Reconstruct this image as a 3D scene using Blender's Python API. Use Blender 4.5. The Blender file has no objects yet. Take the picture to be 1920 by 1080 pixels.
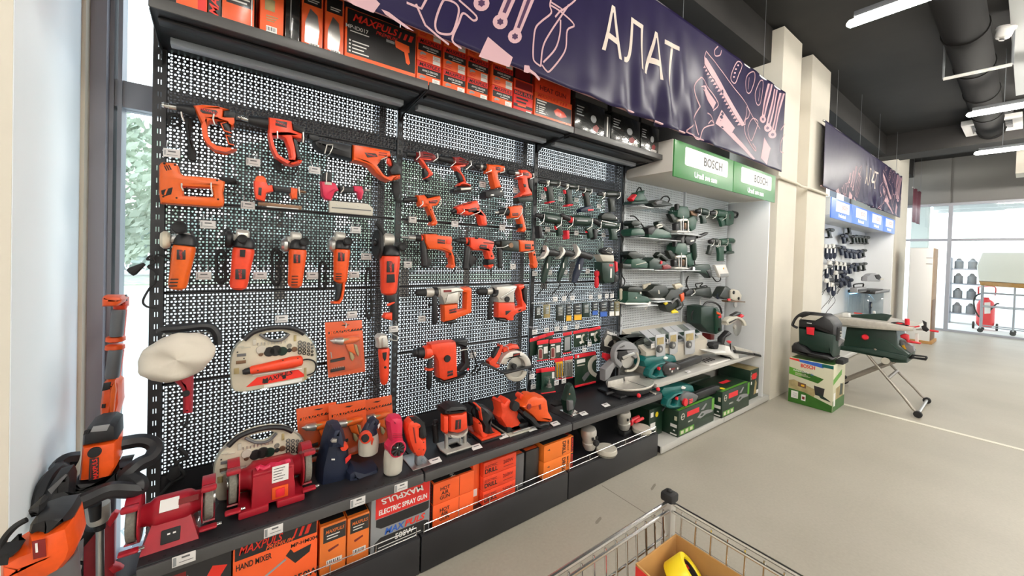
import bpy,bmesh,math,random
import numpy as np
from mathutils import Vector,Matrix,Euler
from mathutils.geometry import tessellate_polygon
rnd = random.Random(7)
S = bpy.context.scene
C = S.collection
PI = math.pi

# ---------------------------------------------------------------- camera
CH = 1.572                                   # eye height
FPX,CX,CY = 725.784,967.206,487.406      # focal length and principal point for a 1920 px wide picture
R = np.array([[0.79803617,0.01489004,0.60228737],
              [-0.60178233,-0.03000388,0.79807933],
              [0.02994065,-0.99939595,-0.01495439]])   # rows: room x (along the wall), y (into the wall), z (up)
cd = bpy.data.cameras.new('camera'); cam = bpy.data.objects.new('camera',cd); C.objects.link(cam)
cd.sensor_width = 36.0; cd.lens = FPX / 1920 * 36
cd.shift_x = (960 - CX) / 1920; cd.shift_y = (CY - 540) / 1920
cd.clip_start = 0.05; cd.clip_end = 300
m4 = Matrix.Identity(4)
for i in range(3):
    m4[i][0] = R[i][0]; m4[i][1] = -R[i][1]; m4[i][2] = -R[i][2]
m4.translation = (0,0,CH)
cam.matrix_world = m4
S.camera = cam

# ---------------------------------------------------------------- sky, exposure
W = bpy.data.worlds.new('sky'); S.world = W; W.use_nodes = True
nt = W.node_tree; bg = nt.nodes['Background']
tc = nt.nodes.new('ShaderNodeTexCoord'); sep = nt.nodes.new('ShaderNodeSeparateXYZ')
rmp = nt.nodes.new('ShaderNodeValToRGB')
rmp.color_ramp.elements[0].position = 0.0; rmp.color_ramp.elements[0].color = (0.95,0.97,1.0,1)
rmp.color_ramp.elements[1].position = 0.8; rmp.color_ramp.elements[1].color = (0.70,0.84,1.0,1)
nt.links.new(tc.outputs['Generated'],sep.inputs[0]); nt.links.new(sep.outputs['Z'],rmp.inputs[0])
nt.links.new(rmp.outputs[0],bg.inputs[0])
bg.inputs[1].default_value = 3.2
TUBE = 150.0                                 # brightness of the ceiling tubes
S.view_settings.view_transform = 'Standard'; S.view_settings.look = 'None'
S.view_settings.exposure = 0.0; S.view_settings.gamma = 1.0
S.view_settings.use_curve_mapping = False
S.cycles.max_bounces = 8; S.cycles.diffuse_bounces = 4; S.cycles.transparent_max_bounces = 16
S.cycles.sample_clamp_indirect = 8.0
S.cycles.caustics_reflective = False; S.cycles.caustics_refractive = False

# ---------------------------------------------------------------- materials
MATS = {}
def mat(name,rgb,rough=0.5,metal=0.0,emit=0.0,var=0.0,scale=20.0,bump=0.0,coat=0.0,spec=0.5):
    m = bpy.data.materials.new(name); m.use_nodes = True
    n = m.node_tree; b = n.nodes['Principled BSDF']
    b.inputs['Base Color'].default_value = (*rgb,1); b.inputs['Roughness'].default_value = rough
    b.inputs['Metallic'].default_value = metal; b.inputs['Specular IOR Level'].default_value = spec
    if coat: b.inputs['Coat Weight'].default_value = coat; b.inputs['Coat Roughness'].default_value = 0.08
    if emit:
        b.inputs['Emission Color'].default_value = (*rgb,1); b.inputs['Emission Strength'].default_value = emit
    if var or bump:
        t = n.nodes.new('ShaderNodeTexCoord'); nz = n.nodes.new('ShaderNodeTexNoise')
        nz.inputs['Scale'].default_value = scale; nz.inputs['Detail'].default_value = 5
        n.links.new(t.outputs['Object'],nz.inputs['Vector'])
        if var:
            r = n.nodes.new('ShaderNodeValToRGB')
            r.color_ramp.elements[0].position = 0.3; r.color_ramp.elements[1].position = 0.72
            r.color_ramp.elements[0].color = (*[max(0,c * (1 - var)) for c in rgb],1)
            r.color_ramp.elements[1].color = (*[min(1,c * (1 + var)) for c in rgb],1)
            n.links.new(nz.outputs['Fac'],r.inputs[0]); n.links.new(r.outputs[0],b.inputs['Base Color'])
        if bump:
            bp = n.nodes.new('ShaderNodeBump'); bp.inputs['Strength'].default_value = bump; bp.inputs['Distance'].default_value = 0.004
            n.links.new(nz.outputs['Fac'],bp.inputs['Height']); n.links.new(bp.outputs[0],b.inputs['Normal'])
    MATS[name] = m
    return m
ORG = mat('orange_plastic',(0.76,0.088,0.010),0.36,var=0.06,scale=60)
ORY = mat('amber_plastic',(0.74,0.115,0.008),0.36,var=0.05,scale=60)
VER = mat('vermilion_plastic',(0.80,0.062,0.020),0.36,var=0.06,scale=60)
PORG = mat('orange_print',(0.92,0.125,0.026),0.42,var=0.04,scale=8)
PORY = mat('amber_print',(0.88,0.20,0.025),0.42,var=0.04,scale=8)
PRED = mat('red_print',(0.72,0.030,0.024),0.45)
LRED = mat('red_ink',(0.80,0.035,0.02),0.45)
BLK = mat('black_plastic',(0.012,0.012,0.014),0.45,var=0.3,scale=40)
RUB = mat('black_rubber',(0.010,0.010,0.011),0.7)
INK = mat('black_ink',(0.012,0.010,0.010),0.5)
PBLK = mat('black_print',(0.022,0.021,0.022),0.35)
SHR = mat('black_glossy_print',(0.018,0.019,0.018),0.16,coat=0.8,bump=0.5,scale=12)
CHR = mat('chrome',(0.75,0.74,0.72),0.18,1.0)
ALU = mat('cast_aluminium',(0.62,0.59,0.54),0.42,0.55,var=0.08,scale=30)
STL = mat('brushed_steel',(0.58,0.57,0.55),0.3,0.9)
GST = mat('grey_painted_steel',(0.20,0.21,0.23),0.42,0.1)
SHF = mat('anthracite_powder_coat',(0.014,0.014,0.017),0.42,var=0.15,scale=8,spec=0.6)
SHL = mat('anthracite_shelf_edge',(0.075,0.073,0.074),0.42,var=0.1,scale=6)
STRIP = mat('grey_blue_strip',(0.40,0.44,0.50),0.35)
WHT = mat('white_plastic',(0.78,0.77,0.75),0.4)
PWHT = mat('white_print',(0.82,0.80,0.77),0.5)
CRM = mat('cream_plastic',(0.62,0.56,0.44),0.45,var=0.06)
PUTTY = mat('putty_plastic',(0.52,0.49,0.42),0.5,var=0.04)
GRY = mat('grey_plastic',(0.12,0.12,0.125),0.42)
LGR = mat('light_grey_plastic',(0.25,0.25,0.26),0.42)
STONE = mat('grinding_stone',(0.20,0.19,0.16),0.85,var=0.2,scale=120,bump=0.4)
RED = mat('crimson_enamel',(0.38,0.012,0.025),0.35,var=0.08,scale=30)
PINKR = mat('raspberry_plastic',(0.62,0.020,0.075),0.4)
SIG = mat('signal_red_plastic',(0.75,0.02,0.035),0.4)
DGR = mat('bottle_green_plastic',(0.006,0.027,0.018),0.42,var=0.12)
MGR = mat('sea_green_plastic',(0.010,0.058,0.034),0.42,var=0.1)
OLV = mat('olive_black_plastic',(0.012,0.018,0.014),0.45,var=0.2)
TEAL = mat('teal_plastic',(0.003,0.115,0.108),0.4,var=0.08)
NAVY = mat('navy_plastic',(0.010,0.016,0.040),0.5,var=0.1)
DRED = mat('dark_red_plastic',(0.20,0.014,0.014),0.38)
TAGP = mat('tag_paper',(0.70,0.68,0.67),0.5)
TAGC = mat('tag_clear',(0.50,0.51,0.54),0.15)
YEL = mat('yellow_tape',(0.92,0.70,0.02),0.35)
YLB = mat('yellow_label',(0.85,0.45,0.02),0.5)
BLU = mat('blue_label',(0.03,0.12,0.5),0.5)
CARD = mat('cardboard',(0.42,0.22,0.07),0.75,var=0.08)
FLEECE = mat('fleece',(0.60,0.55,0.47),0.95,var=0.06,scale=9,bump=0.7)
BRZ = mat('bronze_steel',(0.22,0.13,0.08),0.4,0.7)
PGR = mat('green_print',(0.008,0.030,0.015),0.38,var=0.25,scale=5)
PGL = mat('bright_green_print',(0.10,0.32,0.03),0.4,var=0.1,scale=5)
PGM = mat('leaf_green_print',(0.030,0.13,0.012),0.42,var=0.2,scale=9)
PCR = mat('cream_print',(0.62,0.60,0.44),0.45)
PTN = mat('tan_print',(0.38,0.30,0.14),0.5,var=0.3,scale=14)
PGY = mat('grey_print',(0.28,0.29,0.30),0.4)
def clear(name,fac,rgb=(1,1,1),rough=0.03):
    m = bpy.data.materials.new(name); m.use_nodes = True; n = m.node_tree; n.nodes.clear()
    o = n.nodes.new('ShaderNodeOutputMaterial'); mx = n.nodes.new('ShaderNodeMixShader')
    t = n.nodes.new('ShaderNodeBsdfTransparent'); g = n.nodes.new('ShaderNodeBsdfGlossy')
    t.inputs[0].default_value = (*rgb,1); g.inputs['Roughness'].default_value = rough
    mx.inputs[0].default_value = fac
    n.links.new(t.outputs[0],mx.inputs[1]); n.links.new(g.outputs[0],mx.inputs[2]); n.links.new(mx.outputs[0],o.inputs[0])
    MATS[name] = m
    return m
GLASS = clear('window_glass',0.06,(0.97,0.99,0.98))
FILM = clear('clear_film',0.05,(0.97,0.97,0.97),0.22)
ACRY = clear('clear_acrylic',0.10,(0.86,0.90,0.92),0.05)

# ---------------------------------------------------------------- mesh helpers
WO = {}                                    # world origin of every object
def origin(o): return WO.get(o.name,Vector((0,0,0))) if o else Vector((0,0,0))
def mesh_obj(name,vs,fs,m,par=None,smooth=True,angle=0.6):
    """one mesh object; vs are world coordinates, kept relative to the parent's origin"""
    og = origin(par)
    me = bpy.data.meshes.new(name)
    me.from_pydata([(v[0] - og[0],v[1] - og[1],v[2] - og[2]) for v in vs],[],fs)
    bm = bmesh.new(); bm.from_mesh(me); bmesh.ops.recalc_face_normals(bm,faces=bm.faces); bm.to_mesh(me); bm.free()
    if m: me.materials.append(m)
    if smooth:
        for p in me.polygons: p.use_smooth = True
        me.set_sharp_from_angle(angle=angle)
    me.update()
    o = bpy.data.objects.new(name,me); C.objects.link(o)
    if par: o.parent = par
    WO[o.name] = og.copy()
    return o
def tagp(o,label=None,cat=None,group=None,kind=None):
    if label: o['label'] = label
    if cat: o['category'] = cat
    if group: o['group'] = group
    if kind: o['kind'] = kind
    return o
def thing(name,label,cat,loc,group=None):
    o = bpy.data.objects.new(name,None); C.objects.link(o); o.empty_display_size = 0.02
    o.location = loc; WO[o.name] = Vector(loc)
    return tagp(o,label,cat,group)
def dup(root,loc,label=None,group=None,rot=None):
    r = root.copy(); C.objects.link(r); r.location = loc; WO[r.name] = Vector(loc)
    if rot: r.rotation_euler = rot
    if label: r['label'] = label
    if group: r['group'] = group
    for c in list(root.children):
        k = c.copy(); C.objects.link(k); k.parent = r
        for g in list(c.children):
            q = g.copy(); C.objects.link(q); q.parent = k
    return r
class MB:
    def __init__(s): s.v = []; s.f = []
    def add(s,vs,fs):
        o = len(s.v); s.v += [tuple(v) for v in vs]; s.f += [tuple(i + o for i in f) for f in fs]; return s
    def box(s,x0,x1,y0,y1,z0,z1,b=0.0):
        if b <= 0:
            v = [(x,y,z) for x in (x0,x1) for y in (y0,y1) for z in (z0,z1)]
            return s.add(v,[(0,1,3,2),(4,6,7,5),(0,4,5,1),(2,3,7,6),(0,2,6,4),(1,5,7,3)])
        bm = bmesh.new(); bmesh.ops.create_cube(bm,size=1)
        for v in bm.verts: v.co = (x0 + (v.co.x + .5) * (x1 - x0),y0 + (v.co.y + .5) * (y1 - y0),z0 + (v.co.z + .5) * (z1 - z0))
        bmesh.ops.bevel(bm,geom=list(bm.edges),offset=b,segments=2,affect='EDGES',profile=0.5,clamp_overlap=True)
        bm.verts.index_update()
        s.add([v.co[:] for v in bm.verts],[[v.index for v in f.verts] for f in bm.faces]); bm.free(); return s
    def lathe(s,p,ax,prof,n=16,squash=None):
        """profile [(distance along ax, radius)] about the axis ax through p"""
        p = Vector(p); a = Vector(ax).normalized()
        u = a.cross(Vector((0,0,1)));
        if u.length < 1e-3: u = a.cross(Vector((1,0,0)))
        u.normalize(); w = a.cross(u)
        vs = []
        for d,r in prof:
            for k in range(n):
                t = 2 * PI * k / n
                vs.append(p + a * d + (u * math.cos(t) + w * math.sin(t)) * max(r,1e-5))
        if squash:                                   # flatten along a direction about the axis
            sd,sf = Vector(squash[0]).normalized(),squash[1]
            vs = [v - sd * ((v - p).dot(sd)) * (1 - sf) for v in vs]
        fs = []
        for i in range(len(prof) - 1):
            for k in range(n):
                fs.append((i * n + k,i * n + (k + 1) % n,(i + 1) * n + (k + 1) % n,(i + 1) * n + k))
        fs.append(tuple(range(n - 1,-1,-1))); fs.append(tuple((len(prof) - 1) * n + k for k in range(n)))
        return s.add(vs,fs)
    def rod(s,p,q,r0,r1=None,n=14,b=0.0):
        r1 = r0 if r1 is None else r1
        p,q = Vector(p),Vector(q); L = (q - p).length
        b = min(b,L * 0.3,r0 * 0.8,r1 * 0.8) if b else 0
        pr = [(0,r0 - b),(b,r0),(L - b,r1),(L,r1 - b)] if b else [(0,r0),(L,r1)]
        return s.lathe(p,q - p,pr,n)
    def tube(s,pts,r,n=8,closed=False):
        pts = [Vector(p) for p in pts]; vs = []; N = len(pts)
        prev = None
        for i,p in enumerate(pts):
            a = pts[(i + 1) % N] if (closed or i < N - 1) else p
            b = pts[i - 1] if (closed or i > 0) else p
            t = (a - b).normalized() if (a - b).length > 1e-9 else Vector((1,0,0))
            if prev is None:
                u = t.cross(Vector((0,0,1)))
                if u.length < 1e-2: u = t.cross(Vector((0,1,0)))
            else: u = prev - t * prev.dot(t)
            u.normalize(); prev = u; w = t.cross(u)
            for k in range(n):
                th = 2 * PI * k / n
                vs.append(p + (u * math.cos(th) + w * math.sin(th)) * r)
        fs = []
        for i in range(N if closed else N - 1):
            j = (i + 1) % N
            for k in range(n): fs.append((i * n + k,i * n + (k + 1) % n,j * n + (k + 1) % n,j * n + k))
        if not closed: fs.append(tuple(range(n - 1,-1,-1))); fs.append(tuple((N - 1) * n + k for k in range(n)))
        return s.add(vs,fs)
    def ell(s,c,rx,ry,rz,n=20,m=12):
        vs = []; fs = []
        for i in range(m + 1):
            ph = PI * i / m
            for k in range(n):
                t = 2 * PI * k / n
                vs.append((c[0] + rx * math.sin(ph) * math.cos(t),c[1] + ry * math.sin(ph) * math.sin(t),c[2] + rz * math.cos(ph)))
        for i in range(m):
            for k in range(n): fs.append((i * n + k,i * n + (k + 1) % n,(i + 1) * n + (k + 1) % n,(i + 1) * n + k))
        return s.add(vs,fs)
    def prism(s,loops,to3,d0,d1,b=0.0):
        """plate with rounded rims: loops = [outline, hole, ...] in 2D, to3(u, v, d) -> world, from depth d0 (front) to d1 (back)"""
        def area(l): return sum(l[i - 1][0] * l[i][1] - l[i][0] * l[i - 1][1] for i in range(len(l))) / 2
        L = []
        for i,l in enumerate(loops):
            l = [Vector((a[0],a[1])) for a in l]
            if (area(l) > 0) != (i == 0): l.reverse()
            L.append(l)
        def inset(l,d):
            out = []
            for i in range(len(l)):
                e0 = (l[i] - l[i - 1]); e1 = (l[(i + 1) % len(l)] - l[i])
                if e0.length < 1e-9 or e1.length < 1e-9: out.append(l[i].copy()); continue
                e0.normalize(); e1.normalize()
                n0 = Vector((-e0.y,e0.x)); n1 = Vector((-e1.y,e1.x)); nn = n0 + n1
                if nn.length < 0.2: out.append(l[i] + n0 * d); continue
                nn.normalize(); out.append(l[i] + nn * (d / max(0.55,nn.dot(n0))))
            return out
        b = min(b,abs(d1 - d0) * 0.45)
        lay = [(b,d0),(b * .3,d0 + b * .3),(0,d0 + b),(0,d1 - b),(b,d1)] if b > 0 else [(0,d0),(0,d1)]
        base = len(s.v); idx = []
        for ins,d in lay:
            row = []
            for l in L:
                ll = inset(l,ins) if ins else l
                st = len(s.v); s.v += [tuple(to3(a.x,a.y,d)) for a in ll]; row.append(list(range(st,st + len(ll))))
            idx.append(row)
        for a in range(len(lay) - 1):
            for k in range(len(L)):
                r0,r1 = idx[a][k],idx[a + 1][k]
                for i in range(len(r0)):
                    j = (i + 1) % len(r0); s.f.append((r0[i],r0[j],r1[j],r1[i]))
        tri = tessellate_polygon([[Vector((a.x,a.y,0)) for a in l] for l in L])
        f0 = [i for r in idx[0] for i in r]; f1 = [i for r in idx[-1] for i in r]
        for t in tri:
            s.f.append(tuple(f0[i] for i in t)); s.f.append(tuple(f1[i] for i in reversed(t)))
        return s
    def go(s,name,m,par=None,smooth=True,angle=0.6): return mesh_obj(name,s.v,s.f,m,par,smooth,angle)
def P3(px,py): return R @ np.array([px - CX,py - CY,FPX])
def at(px,py,y):
    """the point of the upright plane at depth y that the photograph shows at px, py"""
    r = P3(px,py); t = y / r[1]; return Vector((r[0] * t,y,CH + r[2] * t))
def on(px,py,z):
    r = P3(px,py); t = (z - CH) / r[2]; return Vector((r[0] * t,r[1] * t,z))
class Fr:
    """a wall plane at depth y, addressed in a zoomed crop of the photograph (x0, y0, scale)"""
    def __init__(s,x0,y0,sc,y): s.x0,s.y0,s.sc,s.y = x0,y0,sc,y
    def p(s,q,dy=0.0):
        px,py = s.x0 + q[0] / s.sc,s.y0 + q[1] / s.sc
        return at(px,py,s.y + dy)
    def r(s,q,r):
        """size in metres of r crop pixels measured upright at q"""
        a = s.p(q); b = s.p((q[0],q[1] + r)); return (a - b).length
    def at(s,y): return Fr(s.x0,s.y0,s.sc,y)
    def thing(s,name,label,cat,q,group=None): return thing(name,label,cat,s.p(q),group)
    def plate(s,par,name,m,pts,th=0.06,b=0.012,dy=0.0,holes=()):
        f = [[(w.x,w.z) for w in (s.p(q,dy) for q in l)] for l in [pts,*holes]]
        return MB().prism(f,lambda u,v,d: (u,d,v),s.y + dy,s.y + dy + th,b).go(name,m,par)
    def rod(s,par,name,m,a,c,r0,r1=None,dy=0.035,dy2=None,n=16,b=0.004):
        r1 = r0 if r1 is None else r1
        return MB().rod(s.p(a,dy),s.p(c,dy if dy2 is None else dy2),s.r(a,r0),s.r(c,r1),n,b).go(name,m,par)
    def rods(s,par,name,m,lst,dy=0.035,n=16):
        """a body turned along its axis: [(x, y, radius px)]"""
        ps = [s.p(q[:2],dy) for q in lst]; ax = ps[-1] - ps[0]
        pr = [((p - ps[0]).dot(ax.normalized()),s.r(q[:2],q[2])) for p,q in zip(ps,lst)]
        return MB().lathe(ps[0],ax,pr,n).go(name,m,par)
    def tube(s,par,name,m,pts,r,dy=0.03,closed=False,sm=True):
        ps = [s.p(q[:2],dy if len(q) < 3 else q[2]) for q in pts]
        if sm: ps = smooth(ps,closed)
        return MB().tube(ps,r,8,closed).go(name,m,par)
    def disc(s,par,name,m,c,r,th,dy=0.0,n=20,r1=None):
        """round button or dial facing the room"""
        p = s.p(c,dy); rr = s.r(c,r)
        return MB().rod(p,p + Vector((0,th,0)),rr,rr if r1 is None else s.r(c,r1),n,0.002).go(name,m,par)
    def text(s,par,body,c,size,m,tilt=0.0,dy=-0.002,bold=0.0,shear=0.0,name='lettering'):
        return text(par,body,s.p(c,dy),size,m,(PI / 2,-tilt,0),bold,shear,name=name)
def smooth(ps,closed=False,k=4):
    ps = [Vector(p) for p in ps]; n = len(ps); out = []
    if n < 3: return ps
    for i in range(n if closed else n - 1):
        p0 = ps[i - 1] if (closed or i > 0) else ps[i]; p1 = ps[i]; p2 = ps[(i + 1) % n]
        p3 = ps[(i + 2) % n] if (closed or i + 2 < n) else p2
        for j in range(k):
            t = j / k
            out.append(0.5 * ((2 * p1) + (p2 - p0) * t + (2 * p0 - 5 * p1 + 4 * p2 - p3) * t * t + (3 * p1 - p0 - 3 * p2 + p3) * t ** 3))
    if not closed: out.append(ps[-1])
    return out
_tc = {}
def text_mesh(body,bold=0.0,shear=0.0,depth=0.0):
    k = (body,bold,shear,depth)
    if k not in _tc:
        cu = bpy.data.curves.new('lettering','FONT'); cu.body = body; cu.align_x = 'CENTER'; cu.align_y = 'CENTER'
        cu.offset = bold; cu.shear = shear; cu.resolution_u = 3; cu.extrude = depth
        o = bpy.data.objects.new('lettering',cu); C.objects.link(o)
        bpy.context.view_layer.update()
        dg = bpy.context.evaluated_depsgraph_get()
        me = bpy.data.meshes.new_from_object(o.evaluated_get(dg)); bpy.data.objects.remove(o); bpy.data.curves.remove(cu)
        _tc[k] = me
    return _tc[k]
def text(par,body,loc,size,m,rot,bold=0.0,shear=0.0,width=None,name='lettering'):
    """flat printed lettering, centred on loc; rot turns text x to the reading direction"""
    me = text_mesh(body,bold,shear).copy(); me.materials.clear(); me.materials.append(m)
    xs = [v.co.x for v in me.vertices]; w = (max(xs) - min(xs)) * size if xs else 1
    sx = size if not width else size * width / w
    e = Euler(rot).to_matrix().to_4x4() if not isinstance(rot,Matrix) else rot.to_4x4()
    me.transform(Matrix.Translation(Vector(loc) - origin(par)) @ e @ Matrix.Diagonal((sx,size,1,1)))
    o = bpy.data.objects.new(name,me); C.objects.link(o); o.parent = par; WO[o.name] = origin(par).copy()
    return o
FRONT = (PI / 2,0,0); LEFT = (PI / 2,0,-PI / 2); TOP = (0,0,0)
def box(name,m,par,x0,x1,y0,y1,z0,z1,b=0.003): return MB().box(x0,x1,y0,y1,z0,z1,b).go(name,m,par)
# ================================================================ the room
YP,YW = 2.164,2.55                      # plane of the perforated panels, plane of the shop window
WALL = mat('beige_wall',(0.64,0.60,0.52),0.8,var=0.03,scale=3)
WALLG = mat('pale_grey_wall',(0.60,0.61,0.61),0.8,var=0.03,scale=3)
WALLW = mat('white_wall',(0.74,0.75,0.76),0.7)
CEIL = mat('black_ceiling',(0.012,0.011,0.010),0.8,var=0.3,scale=2)
CEILB = mat('dark_beam',(0.020,0.018,0.017),0.8,var=0.2,scale=2)
FRAME = mat('grey_aluminium_frame',(0.33,0.34,0.38),0.45,0.2)
CONC = mat('concrete_beam',(0.22,0.22,0.21),0.85,var=0.15,scale=6)

def structure(name,mb,m,par=None,smooth=False):
    o = mb.go(name,m,par,smooth)
    o['kind'] = 'structure'
    return o
# floor: pale polished concrete with soft clouds, a few scuffs and saw-cut joints
fm = bpy.data.materials.new('polished_concrete'); fm.use_nodes = True
n = fm.node_tree; b = n.nodes['Principled BSDF']
t = n.nodes.new('ShaderNodeTexCoord'); z1 = n.nodes.new('ShaderNodeTexNoise'); z2 = n.nodes.new('ShaderNodeTexNoise')
z1.inputs['Scale'].default_value = 0.9; z1.inputs['Detail'].default_value = 6; z2.inputs['Scale'].default_value = 60; z2.inputs['Detail'].default_value = 3
r1 = n.nodes.new('ShaderNodeValToRGB'); r1.color_ramp.elements[0].position = .3; r1.color_ramp.elements[1].position = .75
r1.color_ramp.elements[0].color = (0.385,0.355,0.295,1); r1.color_ramp.elements[1].color = (0.50,0.465,0.395,1)
mx = n.nodes.new('ShaderNodeMixRGB'); mx.blend_type = 'MULTIPLY'; mx.inputs[0].default_value = 0.18
n.links.new(t.outputs['Object'],z1.inputs['Vector']); n.links.new(t.outputs['Object'],z2.inputs['Vector'])
n.links.new(z1.outputs['Fac'],r1.inputs[0]); n.links.new(r1.outputs[0],mx.inputs[1]); n.links.new(z2.outputs['Fac'],mx.inputs[2])
n.links.new(mx.outputs[0],b.inputs['Base Color'])
b.inputs['Roughness'].default_value = 0.42; b.inputs['Specular IOR Level'].default_value = 0.35
fl = structure('floor',MB().box(-6,14.3,-7,YW + 0.06,-0.1,0.0),fm)
JNT = mat('floor_joint',(0.20,0.18,0.15),0.9)
structure('floor_joint',MB().box(2.095,2.100,-7,1.72,-0.0005,0.0006),JNT,fl)
structure('floor_joint',MB().box(-6,14.2,-1.405,-1.40,-0.0005,0.0006),JNT,fl)
structure('floor_strip',MB().box(5.55,5.60,-7,2.3,-0.0005,0.003),mat('white_floor_strip',(0.72,0.69,0.6),0.6),fl)
SCF = mat('floor_scuff',(0.24,0.22,0.18),0.8)
for px,py,L,w in ((1225,913,0.10,0.018),(1122,976,0.08,0.02)):
    q = on(px,py,0.0)
    structure('floor_scuff',MB().prism([[(-L / 2,0),(-L * .3,-w / 2),(L * .35,-w * .4),(L / 2,0.0),(L * .3,w / 2),(-L * .35,w * .4)]],
              lambda u,v,d,q=q: (q.x + u * .95 + v * .3,q.y + u * .3 - v * .95,d),0.0004,0.0008),SCF,fl)

# ceiling, beams, duct
ce = structure('ceiling',MB().box(-6,14.4,-7,YW + 0.3,4.25,4.4),CEIL)
for x in (-0.2,11.2): structure('ceiling_beam',MB().box(x - 0.3,x + 0.3,-7,YW,3.82,4.25),CEILB,ce)
structure('ceiling_beam',MB().box(-6,14.3,1.85,YW + .05,3.86,4.25),CEILB,ce)
structure('ceiling_beam',MB().box(-6,14.3,-3.2,-2.7,3.9,4.25),CEILB,ce)
duct = thing('ventilation_duct','large round black ventilation duct running along the dark ceiling','duct',(5.5,0.42,3.9))
D_ = mat('duct_black',(0.010,0.0095,0.0095),0.85,0.0,spec=0.1)
MB().rod((2.2,0.47,4.03),(10.85,0.47,4.03),0.165,n=24).go('pipe',D_,duct)
for k in range(8):
    x = 2.6 + 1.15 * k
    MB().rod((x,0.47,4.03),(x + .05,0.47,4.03),0.175,n=24).go('band',D_,duct)
    MB().box(x + .02,x + .03,0.46,0.48,4.19,4.26).go('hanger',D_,duct)
# grey cable channel hung below the ceiling, its detector and conduit
chn = thing('cable_channel','pale grey concrete coloured channel hanging under the ceiling at the right edge','channel',(6,0.0,4.0))
box('channel_box',mat('channel_grey',(0.46,0.48,0.48),0.8),chn,3.4,9.2,-0.35,0.19,4.1,4.2,0.004)
for x in (4.2,6.2,8.2): box('hanger',GST,chn,x,x + .03,-0.1,-0.07,4.19,4.26,0.002)
pp = at(1887,113,0.2)
cdt = thing('conduit','thin white conduit pipe between the grey channel and the ceiling','pipe',(6.62,0.42,3.74))
MB().rod((6.60,0.66,3.74),(6.64,0.17,3.74),0.018).go('pipe',WHT,cdt); MB().rod((6.60,0.66,3.74),(6.60,0.66,4.26),0.010).go('riser',GST,cdt); MB().rod((6.64,0.17,3.74),(6.64,0.17,4.1),0.010).go('riser',GST,cdt)
dt = thing('smoke_detector','round white smoke detector under the dark ceiling beside the channel','detector',(6.35,0.27,4.0))
MB().lathe((6.55,0.215,4.12),(0,.25,-1),[(0,.075),(.02,.075),(.03,.065),(.09,.06),(.11,.05),(.115,.03)],20).go('housing',WHT,dt)
MB().rod((6.55,0.243,4.005),(6.55,0.247,3.99),0.02).go('sensor_eye',GRY,dt)

# pillars between the windows
def pillar(name,x0,x1,groove=None):
    y0 = 1.73
    mb = MB()
    if groove:
        mb.box(x0,groove[0],y0,YW + .05,0,4.22); mb.box(groove[1],x1,y0,YW + .05,0,4.22); mb.box(groove[0],groove[1],y0 + .12,YW + .05,0,4.22)
    else: mb.box(x0,x1,y0,YW + .05,0,4.22)
    return structure(name,mb,WALL)
pl = pillar('wall_left_pillar',-2.2,-0.480)
structure('wall_left_pillar_side',MB().box(-0.480,-0.478,1.732,2.6,0,4.2),mat('window_daylight_tint',(0.74,0.80,0.84),0.7),pl)  # thin sheet carrying the window's bluish daylight as painted colour
structure('trim_left_pillar',MB().box(-0.478,-0.466,2.36,2.47,0,4.2),mat('beige_trim',(0.55,0.48,0.38),0.6),pl)
pc = pillar('wall_middle_pillar',4.98,6.68,(5.55,5.93))
structure('trim_cable',MB().tube([(4.90,1.70,2.515),(5.5,1.712,2.522),(5.6,1.70,2.50),(5.9,1.70,2.515),(6.68,1.712,2.52)],0.016),mat('trunking',(0.60,0.55,0.46),0.6),pc,True)
pr = pillar('wall_far_pillar',11.35,12.6)
# bulkheads over the windows
for i,(x0,x1) in enumerate(((-0.478,4.98),(6.68,11.35))):
    structure('wall_bulkhead_%s' % 'ab'[i],MB().box(x0,x1,2.28,YW + .05,3.45,4.2),mat('dark_bulkhead_%d' % i,(0.09,0.095,0.10),0.8))
# shop window: mullions, transom, panes
wn = 0
def shop_window(x0,xs,x1,zt=(2.19,2.31)):
    global wn
    wn += 1
    root = structure('window_%d' % wn,MB().box(x0,x1,YW - .04,YW + .05,0,0.10),FRAME)
    structure('transom',MB().box(x0,x1,YW - .04,YW + .05,*zt),FRAME,root)
    structure('head',MB().box(x0,x1,YW - .04,YW + .05,3.40,3.50),FRAME,root)
    ed = [x0,*xs,x1]
    for x in ed:
        q = .007 if x < 0 else .022
        structure('mullion',MB().box(x - q,x + q,YW - .06,YW + .05,0,3.45),FRAME,root)
    for a,c in zip(ed,ed[1:]):
        for za,zb in ((0.1,zt[0]),(zt[1],3.40)):
            structure('pane',MB().box(a + (.007 if a < 0 else .022),c - (.007 if c < 0 else .022),YW,YW + .012,za,zb),GLASS,root)
shop_window(-0.411,[-0.385,0.79,1.94,3.10,4.26],4.96)
shop_window(6.70,[7.9,9.1,10.3],11.33)
shop_window(12.62,[],14.15)
structure('window_frame_left',MB().box(-0.478,-0.418,YW - .12,YW + .02,0,4.2),mat('mauve_grey_frame',(0.30,0.29,0.33),0.5))
structure('wall_left',MB().box(-6,-2.2,1.73,YW + .05,0,4.25),WALL)
structure('wall_right',MB().box(-6,14.4,-7.2,-7.0,0,4.4),WALLW)
structure('wall_back',MB().box(-6.2,-6.0,-7.2,YW,0,4.4),WALLW)

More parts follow.
